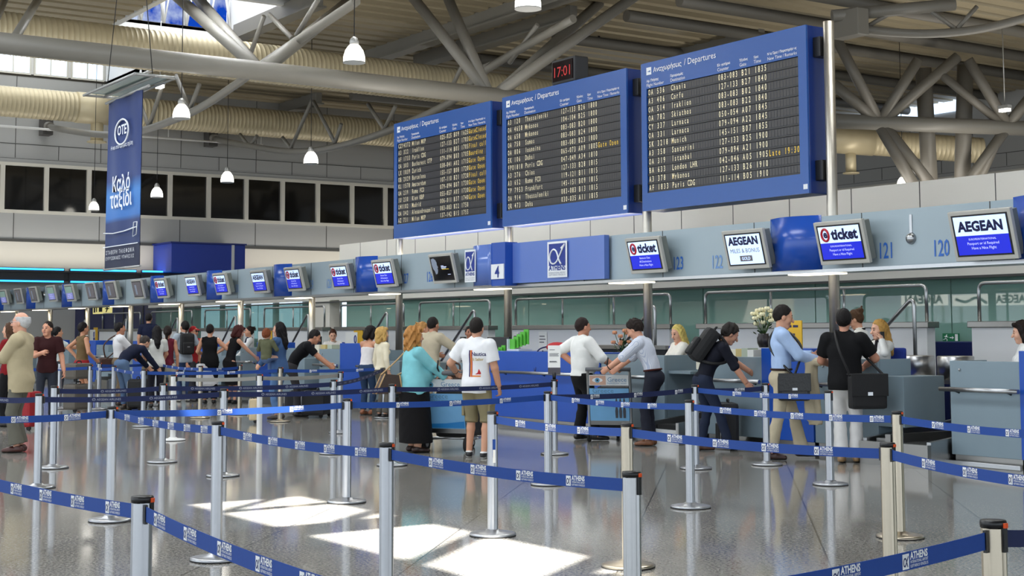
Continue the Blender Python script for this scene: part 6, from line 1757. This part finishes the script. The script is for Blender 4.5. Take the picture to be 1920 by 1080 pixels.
C('denim', 'woman with long black hair in a denim jacket carrying a child', 523, 786, -62, 1.72, fem=True, build=1.08, top=('jacket', (66, 94, 136), 'long'), hem=.84, bottom=('jeans', (86, 118, 160)), shoes=(52, 40, 34), hair=('long', (22, 16, 18)), skin=(216, 162, 134), R=(.1, .34, 1.05), L=(-.12, .34, 1.0), res=.011, loose=1.7)
q = at_depth(499, 700, 25.95)
C('child', 'small child with reddish hair in a khaki hooded jacket, carried in arms', 0, 0, 30, 1.0, floor_z=.70, world=(q.x, q.y, 0), top=('jacket', (92, 94, 70), 'long'), hem=.86, bottom=('trousers', (88, 110, 150)), shoes=(60, 60, 60), hair=('thick', (120, 64, 34)), skin=(226, 178, 150), hs=1.45, res=.014, sit=True, build=1.3, L=(-.2, .3, 1.0), R=(.2, .3, 1.0))
C('clerk9', 'clerk in a white shirt facing the red-haired woman', 0, 0, -100, 1.62, floor_z=.06, world=pose_at(468, 14.2), fem=True, top=('shirt', WHITE, 'long'), hem=.95, bottom=('trousers', (26, 30, 60)), hair=('bun', (44, 30, 24)), skin=(208, 152, 122), res=.014, extras=(tie_scarf((40, 40, 60)),), L=(-.1, .34, 1.0), R=(.12, .34, .95))
C('redhair', 'woman with dark red hair in a black sleeveless top, leaning with a white bag', 434, 757, 62, 1.72, lean=20, fem=True, top=('tank', (16, 14, 16), 'none'), hem=.9, bottom=('skirt', (22, 20, 22), .42), shoes=(20, 18, 18), hair=('bob', (92, 34, 28)), skin=(216, 160, 130), L=(-.34, -.40, 1.0), Lh=(-.3,-.3,-1), R=(.2, .5, 1.02), res=.012, head=(0, -12), collar=False)
C('tank', 'woman in a black tank top with short dark hair, seen from behind', 392, 757, 12, 1.72, fem=True, build=1.25, top=('tank', (14, 13, 15), 'none'), hem=.84, bottom=('trousers', (18, 18, 20)), shoes=(20, 18, 18), hair=('short', (26, 20, 20)), skin=(218, 160, 128), R=(.26, .26, 1.28), L=(-.2, .3, 1.1), res=.012, collar=False)
C('redcap', 'person in a red cap and sunglasses behind the backpacked man', 0, 0, 130, 1.68, world=deep(362, 33.2), top=('tee', (170, 40, 44), 'short'), hem=.9, bottom=('trousers', (60, 60, 66)), hair=('cap', (150, 30, 34)), skin=(212, 150, 118), res=.015, extras=(glasses((20, 20, 22), True), cap_brim((150, 30, 34))), collar=False)
C('greytee', 'man in a grey T-shirt and jeans wearing a black backpack at left', 345, 753, -14, 1.80, top=('tee', (168, 178, 188), 'short'), hem=.86, bottom=('jeans', (52, 70, 108)), shoes=(180, 178, 172), hair=('short', (26, 20, 18)), skin=(206, 150, 120), L=(-.3, .14, .95), R=(.26, .1, .95), res=.012, loose=1.7, head=(20, 0), collar=False)
C('maroon', 'woman in a maroon sleeveless top with a dark ponytail, seen from behind', 312, 762, 8, 1.68, fem=True, top=('tank', (104, 30, 46), 'none'), hem=.90, bottom=('trousers', (196, 190, 176)), shoes=(70, 50, 40), hair=('pony', (44, 28, 24)), skin=(196, 140, 110), L=(-.26, .06, .92), res=.012, collar=False)
C('whitetop', 'woman with long black hair in a white top left of the maroon one', 292, 764, -10, 1.68, fem=True, build=1.1, top=('tee', (216, 216, 210), 'short'), hem=.88, bottom=('trousers', (40, 40, 50)), hair=('long', (22, 18, 20)), skin=(206, 150, 120), L=(-.2, .36, 1.1), R=(.2, .3, 1.0), res=.012, collar=False)
q = at_depth(278, 640, 38)
C('platform', 'man in a dark shirt standing on the raised platform behind the desks', 0, 0, 12, 1.74, floor_z=.30, world=(q.x, q.y, 0), top=('polo', (22, 28, 54), 'short'), hem=1.02, bottom=('trousers', (128, 112, 88)), hair=('short', (28, 20, 22)), skin=(204, 150, 120), res=.015)
C('navy', 'man in a navy jumper and jeans bending far forward, seen from the side', 238, 768, 55, 1.76, lean=64, top=('sweater', (20, 26, 48), 'long'), hem=.96, bottom=('jeans', (88, 110, 140)), shoes=(70, 60, 52), hair=('short', (80, 70, 64)), L=(-.2, .86, .62), R=(.2, .84, .56), res=.011)
C('whiteman', 'man in a white shirt and khaki trousers with a brown shoulder bag at left', 221, 760, 72, 1.76, top=('shirt', (226, 226, 228), 'long'), hem=1.02, bottom=('trousers', (120, 104, 84)), shoes=(60, 44, 36), hair=('short', (26, 20, 20)), skin=(190, 134, 106), L=(-.16, .4, 1.0), R=(.16, .42, 1.02), res=.012, loose=1.5)
C('wrap', 'woman in a patterned brown top with a red waist wrap, hand on hip', 152, 765, 62, 1.76, fem=True, build=1.1, top=('tank', (104, 84, 56), 'none'), hem=.95, bottom=('skirt', (150, 34, 40), .82), shoes=(40, 34, 32), hair=('short', (28, 20, 20)), skin=(196, 140, 108), L=(-.22, -.02, 1.06), Lh=(-1, -.8, 0), R=(.2, .2, 1.0), res=.011, collar=False)
C('paperwoman', 'woman with dark tied hair in a pale T-shirt holding a paper, far left desks', 0, 0, 70, 1.68, world=deep(107, 34), fem=True, top=('tee', (186, 194, 192), 'short'), hem=.9, bottom=('trousers', (50, 52, 60)), hair=('pony', (20, 16, 18)), skin=(206, 150, 118), R=(.14, .5, 1.28), L=(-.12, .48, 1.26), res=.014, collar=False)
C('redtee', 'young man in a dark red and black T-shirt behind the older man', 86, 790, -172, 1.75, top=('tee', (52, 20, 22), 'short'), hem=.86, bottom=('jeans', (44, 48, 58)), hair=('short', (38, 24, 18)), skin=(214, 154, 124), R=(.04, .34, 1.22), L=(-.30, .06, .88), res=.010, loose=1.6, head=(-22, 0), collar=False)
C('brownhair', 'woman with brown hair in a red and black top at the left edge', 15, 800, -60, 1.72, fem=True, top=('tee', (126, 22, 28), 'short'), hem=.88, bottom=('trousers', (22, 22, 24)), hair=('long', (112, 76, 52)), skin=(222, 170, 142), L=(-.14, .34, 1.1), R=(.14, .34, 1.1), res=.012, collar=False)
C('old', 'older balding man in a tan jacket with arms crossed and glasses', 36, 848, -72, 1.82, build=1.18, belly=.02, top=('jacket', (186, 172, 140), 'long'), hem=.76, bottom=('trousers', (104, 102, 92)), shoes=(72, 34, 28), hair=('ring', (198, 198, 198)), skin=(222, 166, 140), L=(.12, .24, 1.24), R=(-.10, .28, 1.19), Lh=(-1, .2, -.8), Rh=(1, .2, -.8), res=.008, loose=2.1, extras=(glasses((200, 200, 204)),), head=(-6, 0))
# ================================================================== luggage, trolleys and things in hands
def carried(key, name, label, cat, c):
    """an empty at canonical point c of a person, turned like them"""
    J = CAST[key]; r = J['root']; M = Matrix.Rotation(r.rotation_euler.z, 4, 'Z'); q = M @ (Vector(c) * J['S'])
    return thing(name, label, cat, (r.location.x + q.x, r.location.y + q.y, r.location.z + q.z), r.rotation_euler.z), J
nylon = mat('black_nylon', (18, 18, 20), .7, bump=.3, bscale=120); leather = mat('black_leather', (20, 20, 20), .35, bump=.2)
brown_l = mat('brown_leather', (72, 46, 34), .4, bump=.2); tan_l = mat('tan_leather', (186, 150, 104), .5)
def rel(J, c, q): return (Vector(q) - Vector(c)) * J['S']
def backpack(key, label, zoff=0.0):
    J = CAST[key]; ax = Vector(J['up']); f = Vector(J['fch']); rv = Vector(J['rv']); c = Vector(J['chest']) - f * .20 + ax * (-.04 + zoff)
    t, J = carried(key, 'backpack', label, 'backpack', c)
    B = Matrix((rv, f, ax)).transposed().to_4x4()
    m = MB(); m.box(-.16, .16, -.10, .09, -.24, .24, 0, bev=.07, M=B); m.build('body', nylon, t)
    m = MB(); m.box(-.12, .12, -.15, -.08, -.22, .04, 0, bev=.03, M=B); m.build('front_pocket', nylon, t)
    m = MB(); m.tube([B @ Vector(p) for p in ((-.03, 0, .24), (-.03, -.0, .29), (.03, 0, .29), (.03, 0, .24))], .01, 6); m.build('grab_loop', nylon, t)
    for s in (-1, 1):
        pts = [c + rv*s*.09 + ax*.22 + f*.05, Vector(J['shc']) + rv*s*.10 + ax*.075, Vector(J['shc']) + rv*s*.115 + f*.14 - ax*.02, Vector(J['chest']) + rv*s*.15 + f*.13 - ax*.03, Vector(J['chest']) + rv*s*.175 - ax*.14, c + rv*s*.12 - ax*.2 + f*.08]
        m = MB(); m.tube([rel(J, c, q) for q in spline(pts, 4)], .02, 6); m.build('shoulder_strap', nylon, t)
    m = MB(); m.box(-.03, .03, -.153, -.149, -.08, -.05, 0, M=B); m.build('tag', mat('tag_grey', (110, 110, 112), .6), t)
backpack('greytee', 'black backpack on the back of the man in the grey T-shirt')
backpack('pack', 'black backpack on the back of the man bending in a dark jumper', .05)
def shoulder_bag(key, label, c, size, m_body, side=1, strap_from=-1, flap=True, name='messenger_bag', strap_m=None, yaw=0.0):
    t, J = carried(key, name, label, 'bag', c); w, d, h = size
    B = Matrix.Rotation(yaw, 4, 'Z')
    m = MB(); m.box(-w/2, w/2, -d/2, d/2, -h, 0, 0, bev=min(d*.3, .04), M=B); m.build('body', m_body, t)
    if flap:
        m = MB(); m.box(-w/2 - .005, w/2 + .005, -d/2 - .012, -d/2 + .004, -h*.62, .012, 0, bev=.005, M=B); m.box(-w/2 - .005, w/2 + .005, -d/2, d/2, -.004, .014, 0, bev=.005, M=B); m.build('flap', m_body, t)
        m = MB(); m.box(-.03, .03, -d/2 - .018, -d/2 - .010, -h*.6, -h*.5, 0, M=B); m.build('buckle', steel, t)
    sm = strap_m or m_body; sh_ = Vector(J['sh'][strap_from]); nk = Vector(J['nk']); f = Vector(J['fch']); up_ = Vector(J['up'])
    top = nk*.45 + sh_*.55 + up_*.07
    for sg in (-1, 1):
        e = Vector(c) + (B @ Vector((sg*w*.46, 0, -.01))) / 1.0
        mid = (top + e) * .5 + f * (.17 * (1 if sg*1 > 0 else -1)) * (1 if abs(side) else 1)
        pts = [top, top*.6 + mid*.4 + f*.06*(1 if sg > 0 else -1), mid, e]
        m = MB(); m.tube([rel(J, c, q) for q in spline(pts, 5)], .016, 6); m.build('strap', sm, t)
    return t
shoulder_bag('blue', 'black leather messenger bag at the hip of the light blue shirted man', (.27, .10, .98), (.14, .38, .32), leather, flap=False)
# flap on the outer side of that bag
t = [o for o in COL.objects if o.name.startswith('messenger_bag') and o.type == 'EMPTY'][-1]
m = MB(); m.box(.07, .085, -.195, .195, -.2, .015, 0, bev=.005); m.build('flap', leather, t); m = MB(); m.box(.085, .09, -.03, .03, -.19, -.16, 0); m.build('buckle', steel, t)
shoulder_bag('polo', 'large black shoulder bag hanging at the side of the man in white trousers', (.27, -.16, 1.02), (.44, .16, .40), nylon, flap=True, yaw=.5)
shoulder_bag('whiteman', 'brown leather shoulder bag of the white-shirted man at left', (-.10, -.24, 1.02), (.14, .34, .30), brown_l, flap=False, name='shoulder_bag')
# turquoise woman's handbag
c = (-.03, -.36, 1.10); t, J = carried('teal', 'handbag', 'brown handbag with tan straps on the turquoise woman shoulder', 'bag', c)
m = MB(); m.prism([(-.20, -.24), (.16, -.24), (.12, .0), (-.08, .02)], 0, -.07, .07, 0); m.build('body', mat('monogram_brown', (62, 44, 34), .5, noise=.25, nscale=60), t)
m = MB(); m.tube(spline([(.0, -.12, .0), (-.04, .08, .16), (-.10, .30, .34), (-.10, .38, .27), (-.05, .26, .08), (.0, .11, 0)], 5), .010, 6); m.tube([(0.075, -.2, -.24), (.075, -.08, .02)], .010, 5); m.tube([(-.075, -.2, -.24), (-.075, -.08, .02)], .010, 5); m.tube([(.075, .16, -.24), (.075, .12, 0)], .01, 5); m.build('straps', tan_l, t)
# strapless woman's bag, white plastic bag, child etc.
c = (.26, .20, 1.02); t, J = carried('strapless', 'handbag', 'cream handbag on the arm of the strapless top woman', 'bag', c)
m = MB(); m.box(-.05, .05, -.15, .15, -.24, .02, 0, bev=.03); m.build('body', mat('cream_leather', (222, 212, 168), .5), t); m = MB(); m.tube(spline([(0, -.11, 0), (-.02, -.06, .16), (-.02, .06, .16), (0, .11, 0)], 5), .009, 6); m.build('handle', mat('cream_leather', (222, 212, 168)), t)
c = (-.34, -.42, .92); t, J = carried('redhair', 'plastic_bag', 'large white plastic bag held by the red-haired woman', 'bag', c)
pl = mat('plastic_white', (228, 228, 230), .35, bump=.5, bscale=14)
m = MB(); m.box(-.07, .07, -.26, .24, -.52, -.02, 0, bev=.045); m.build('body', pl, t); m = MB(); m.tube(spline([(0, -.12, -.04), (0, -.04, .09), (0, .04, .09), (0, .12, -.04)], 4), .014, 6); m.build('handle', pl, t)
def sheet(key, label, c, w, h, tilt, name='paper_sheet', m_=paper, yaw=0.0):
    t, J = carried(key, name, label, 'paper', c); T = Matrix.Rotation(yaw, 4, 'Z') @ Matrix.Rotation(tilt, 4, 'X')
    m = MB(); m.box(-w/2, w/2, 0, h, 0, .004, 0, M=T); m.build('sheet', m_, t)
sheet('tee', 'folded paper in the hands of the white T-shirt man', (-.24, .36, 1.16), .18, .14, .3)
sheet('paperwoman', 'white paper held up by the woman in the pale T-shirt', (.1, .55, 1.25), .24, .3, 1.2)
sheet('blue', 'small dark document folder in the hands of the light blue shirted man', (.0, .44, 1.20), .2, .14, .2, 'document_folder', leather)
# white sheet with a crest on the far desk (beside the bending navy jumper man)
p = on(277, 640, 1, 13.42); flat_paper('desk_notice', 'white printed sheet stuck on a blue desk behind the bending navy jumper man', 'notice', p.x, 13.42, 1.02, .5, .36, [(.06, .24, .3), (.06, .16, .36), (.06, .1, .26)])
c = (.09, .06, 1.53); t, J = carried('phone', 'phone', 'dark phone held to the blonde clerk ear', 'phone', (-.115, .07, 1.53))
m = MB(); m.box(-.012, .012, -.03, .03, -.07, .08, 0, bev=.006); m.build('body', black_plastic, t)
# jacket draped over the blue shirted man's arm
c = (.16, .34, 1.08); t, J = carried('blue', 'folded_coat', 'beige coat draped over the arm of the light blue shirted man', 'coat', c)
F = Field((-.22, -.16, -.86), (.22, .2, .12), .014)
F.cap((-.02, 0, .02), (0, .02, -.74), .055, .085, .02, (np.array((1., 0, 0)), .55)); F.cap((.02, -.06, .02), (.03, -.05, -.62), .05, .07, .03, (np.array((1., 0, 0)), .55)); F.cap((-.05, -.04, .04), (.06, .08, .04), .05, .05, .02); F.cut((0, 0, -.72), (0, 0, -1)); F.wrinkle(.006, 20, 3)
vs, fs = F.mesh(); np_mesh('cloth', vs, fs, [cloth((186, 174, 148))], None, t)
# suitcases
def suitcase(px, py, w, d, h, rz, m_, label, name='suitcase', world=None, z=0.0):
    p = Vector(world) if world else floor_at(px, py); t = thing(name, label, 'suitcase', (p.x, p.y, z), rz)
    m = MB(); m.box(-w/2, w/2, -d/2, d/2, .05, h, 0, bev=min(.05, d*.2)); m.build('body', m_, t)
    m = MB(); m.box(-w*.4, w*.4, -d/2 - .03, -d/2 + .01, .1, h*.55, 0, bev=.012); m.build('pocket', m_, t)
    m = MB(); m.tube(spline([(-w*.42, -d/2 - .004, .1), (-w*.42, -d/2 - .004, h*.93), (w*.42, -d/2 - .004, h*.93), (w*.42, -d/2 - .004, .1)], 4), .006, 5); m.build('zip', steel, t)
    m = MB(); m.tube(spline([(-.07, 0, h - .01), (-.06, 0, h + .04), (.06, 0, h + .04), (.07, 0, h - .01)], 4), .012, 6); m.build('handle', black_plastic, t)
    for x in (-1, 1):
        m = MB(); m.tube([(x*w*.38 - .02, d*.32, .035), (x*w*.38 + .02, d*.32, .035)], .035, 12); m.build('wheel', rubber, t)
    return t
RZ = math.atan2(-.83, .56)
grey_case = mat('case_grey_brown', (96, 90, 82), .7, bump=.3, bscale=90)
suitcase(146, 772, .60, .30, .55, -.95, grey_case, 'lower grey-brown suitcase standing beside the red waist wrap woman')
p = floor_at(146, 772); suitcase(0, 0, .58, .30, .36, -.95, grey_case, 'upper grey-brown suitcase lying on the lower one by the red wrap woman', world=(p.x, p.y, 0), z=.60)
suitcase(1366, 843, .40, .24, .62, -.6, mat('case_black', (20, 20, 22), .6, bump=.3), 'black wheeled suitcase at the feet of the black backpack man')
suitcase(56, 806, .34, .22, .62, -.9, mat('case_red', (150, 18, 26), .6, bump=.2), 'red suitcase standing behind the older man')
suitcase(596, 782, .85, .42, .48, -.7, nylon, 'large black soft bag on the floor before the bending black T-shirt man', 'duffel_bag')
suitcase(555, 776, .6, .4, .40, -.5, mat('case_charcoal', (34, 34, 38), .7), 'charcoal bag on the floor by the denim jacket woman', 'duffel_bag')
suitcase(478, 793, .30, .14, .42, -.7, mat('paper_bag_beige', (206, 186, 148), .7), 'beige carrier bag on the floor left of the denim jacket woman', 'carrier_bag')
suitcase(258, 768, .42, .3, .62, -.7, mat('case_black', (20, 20, 22)), 'black case the bending navy jumper man is reaching into')
# luggage trolleys
trolley_steel = mat('trolley_steel', (176, 178, 180), .32, 1.0)
ad_sky = mat('trolley_advert_blue', (120, 178, 224), .35, noise=.12, nscale=5); ad_sea = mat('trolley_advert_sea', (40, 130, 200), .35); ad_white = mat('trolley_advert_white', (222, 226, 228), .4)
def trolley(p, rz, label, style):
    t = thing('luggage_trolley', label, 'trolley', p, rz)
    w = .30
    m = MB()
    for s in (-1, 1):
        m.tube(spline([(s*w, -.05, .16), (s*w, -.10, .5), (s*w, -.2, .95), (s*w*.95, -.26, 1.02)], 4), .02, 8)
        m.tube([(s*w, -.05, .16), (s*.16, .78, .14)], .022, 8)
    for y, z in ((.0, .17), (.35, .155), (.76, .145)): m.tube([(-w*.9, y, z), (w*.9 if y < .5 else .18, y, z)], .015, 6)
    m.build('frame', trolley_steel, t)
    m = MB(); m.tube([(-w - .02, -.27, 1.03), (w + .02, -.27, 1.03)], .028, 10); m.build('handle', mat('trolley_handle_grey', (90, 92, 96), .5), t)
    m = MB(); m.tube([(0, -.29, 1.03), (0, -.36, 1.10), (.02, -.38, 1.2)], .012, 6); m.build('brake_lever', black_plastic, t)
    for x, y, r in ((-w, -.08, .10), (w, -.08, .10), (0, .74, .06)):
        m = MB(); m.tube([(x - .02, y, r), (x + .02, y, r)], r, 20); m.build('wheel', rubber, t)
        m = MB(); m.tube([(x - .022, y, r), (x + .022, y, r)], r*.45, 14); m.build('hub', steel, t)
    # boards at the back, seen from behind
    def sl(z): return -.10 - (z - .5) * .2222 - .03
    def pan(name, z0, z1, mt, inset=0.0):
        m = MB(); m.add([(-w + .02 + inset, sl(z0), z0), (w - .02 - inset, sl(z0), z0), (w - .02 - inset, sl(z1), z1), (-w + .02 + inset, sl(z1), z1), (-w + .02 + inset, sl(z0) + .012, z0), (w - .02 - inset, sl(z0) + .012, z0), (w - .02 - inset, sl(z1) + .012, z1), (-w + .02 + inset, sl(z1) + .012, z1)], [(0, 1, 2, 3), (7, 6, 5, 4), (0, 4, 5, 1), (3, 2, 6, 7), (0, 3, 7, 4), (1, 5, 6, 2)]); return m.build(name, mt, t)
    lo_ = pan('lower_board', .30, .76, ad_sky); up_ = pan('upper_board', .80, .95, ad_white)
    pan('board_base', .24, .30, trolley_steel)
    up = Vector((0, -.2222, 1)).normalized()
    m = MB()
    m.text('Greece', frame((-w + .06, sl(.70) - .003, .695), (1, 0, 0), up), 1, 0, 'LEFT', .0, width=.30); m.text('Explore your senses', frame((-w + .06, sl(.665) - .003, .665), (1, 0, 0), up), 1, 0, 'LEFT', .0, width=.3)
    m.text('Greece', frame((-.02, sl(.86) - .003, .855), (1, 0, 0), up), 1, 0, 'LEFT', .0, width=.27); m.text('Explore your senses', frame((-.02, sl(.825) - .003, .825), (1, 0, 0), up), 1, 0, 'LEFT', .0, width=.27)
    m.build_raw('advert_lettering', mat('advert_text', (96, 140, 176), .5), t)
    def sh(name, pts, mt, off=.004):
        m = MB(); m.add([(x, sl(z) - off, z) for x, z in pts], [tuple(range(len(pts)))]); m.build_raw(name, mt, t)
    if style == 'sea': sh('advert_sea', [(-w + .03, .31), (w - .03, .31), (w - .03, .40), (0, .37), (-w + .03, .36)], ad_sea)
    else:
        for k in range(3):
            x = .10 + .055*k; sh('advert_statue', [(x - .018, .34), (x + .018, .34), (x + .022, .44), (x + .012, .50), (x + .014, .58), (x + .006, .62), (x - .006, .62), (x - .014, .58), (x - .012, .50), (x - .022, .44)], mat('statue_grey', (70, 74, 84), .6))
        sh('advert_skin', [(-w + .03, .81), (-.04, .81), (-.04, .94), (-w + .03, .94)], mat('advert_skin_tone', (206, 168, 148), .5))
    ex, ez = -.16, .875
    sh('advert_eye_white', [(ex + .075*math.cos(a), ez + .036*math.sin(a)*(1 if math.sin(a) > 0 else .8)) for a in np.linspace(0, 2*PI, 21)[:-1]], print_white, .005)
    sh('advert_iris', [(ex + .034*math.cos(a), ez + .034*math.sin(a)) for a in np.linspace(0, 2*PI, 21)[:-1]], mat('iris_blue', (96, 160, 196), .4), .006)
    sh('advert_pupil', [(ex + .013*math.cos(a), ez + .013*math.sin(a)) for a in np.linspace(0, 2*PI, 15)[:-1]], black_plastic, .007)
    return t
def heading(px_from, deg):
    v = Vector((px_from.x, px_from.y, 0)).normalized(); rt = Vector((v.y, -v.x, 0)); a = math.radians(deg); f = v*math.cos(a) + rt*math.sin(a); return math.atan2(-f.x, f.y)
p = floor_at(842, 846); tA = trolley((p.x, p.y, 0), heading(p, 25), 'luggage trolley with bags pushed by the turquoise top woman', 'sea')
p2 = floor_at(1146, 828); tB = trolley((p2.x, p2.y, 0), heading(p2, 8), 'luggage trolley with eye advert between the two men in shirts', 'statue')
def on_trolley(T, local, name, label, mats, size, rz=0.0):
    M = Matrix.Translation(T.location) @ Matrix.Rotation(T.rotation_euler.z, 4, 'Z'); q = M @ Vector(local)
    t = thing(name, label, 'bag', q, T.rotation_euler.z + rz); w, d, h = size
    m = MB(); m.box(-w/2, w/2, -d/2, d/2, 0, h, 0, bev=.05); m.build('body', mats, t)
    m = MB(); m.tube(spline([(-.1, 0, h - .02), (-.08, 0, h + .08), (.08, 0, h + .08), (.1, 0, h - .02)], 4), .014, 6); m.build('handle', mats, t)
    m = MB(); m.box(-w*.35, w*.35, -d/2 - .03, -d/2 + .01, h*.15, h*.6, 0, bev=.01); m.build('pocket', mats, t)
on_trolley(tA, (0, .30, .175), 'suitcase', 'black suitcase standing on the trolley of the turquoise woman', mat('case_black', (20, 20, 22)), (.46, .5, .62))
on_trolley(tA, (-.06, .26, .80), 'holdall', 'brown holdall on top of the trolley of the turquoise woman', brown_l, (.42, .3, .26))
on_trolley(tA, (.05, .66, .17), 'backpack', 'black bag leaning at the front of the turquoise woman trolley', nylon, (.34, .2, .8))
on_trolley(tB, (0, .36, .175), 'suitcase', 'dark suitcase on the trolley with the eye advert', mat('case_charcoal', (34, 34, 38)), (.46, .44, .6))
# printed back of the white T-shirt
J = CAST['tee']; S = J['S']; ax = Vector(J['up']); f = Vector(J['fch']); rv = Vector(J['rv'])
o = bpy.data.objects
body = [c for c in J['root'].children if c.name.startswith('shirt')][0]
m = MB(); me = body.data
from mathutils.bvhtree import BVHTree
bv = BVHTree.FromPolygons([v.co for v in me.vertices], [tuple(p.vertices) for p in me.polygons])
def stick(x, z, off=.003):
    hit = bv.ray_cast(Vector((x, -.6, z)), Vector((0, 1, 0)))
    y = hit[0].y if hit[0] else -.16
    return (x, y - off, z)
def sq(x0, x1, z0, z1, mi, n=6):
    for i in range(n):
        for k in range(n):
            a, b = x0 + (x1 - x0)*i/n, x0 + (x1 - x0)*(i + 1)/n; c, d = z0 + (z1 - z0)*k/n, z0 + (z1 - z0)*(k + 1)/n
            m.add([stick(a, c), stick(b, c), stick(b, d), stick(a, d)], [(0, 1, 2, 3)], mi)
X0, ZT = -.03, 1.34
sq(X0, X0 + .018, ZT - .33, ZT, 0); sq(X0 + .018, X0 + .036, ZT - .33, ZT, 1); sq(X0 + .036, X0 + .046, ZT - .33, ZT, 2); sq(X0 + .046, X0 + .15, ZT - .33, ZT - .312, 1)
for s, z, w, mi in (('Nautica', ZT - .07, .17, 0), ('St Sailor', ZT - .13, .14, 3)):
    g, fc, wd_ = text_geo(s, 'LEFT', .02); k = w / wd_
    m.add([stick(X0 + .04 + x*k, z + y*k*1.2, .004) for x, y in g], fc, mi)
m.add([stick(X0 + .08 + dx, ZT - .30 + dz, .004) for dx, dz in ((0, 0), (.07, 0), (.07, .02), (.045, .07), (.03, .02))], [(0, 1, 2, 3, 4)], 2)
m.build_raw('shirt_print', [mat('print_navy', (24, 28, 90), .6), mat('print_orange', (220, 130, 50), .6), mat('print_red', (186, 30, 36), .6), mat('print_sand', (200, 176, 110), .6)], J['root'])
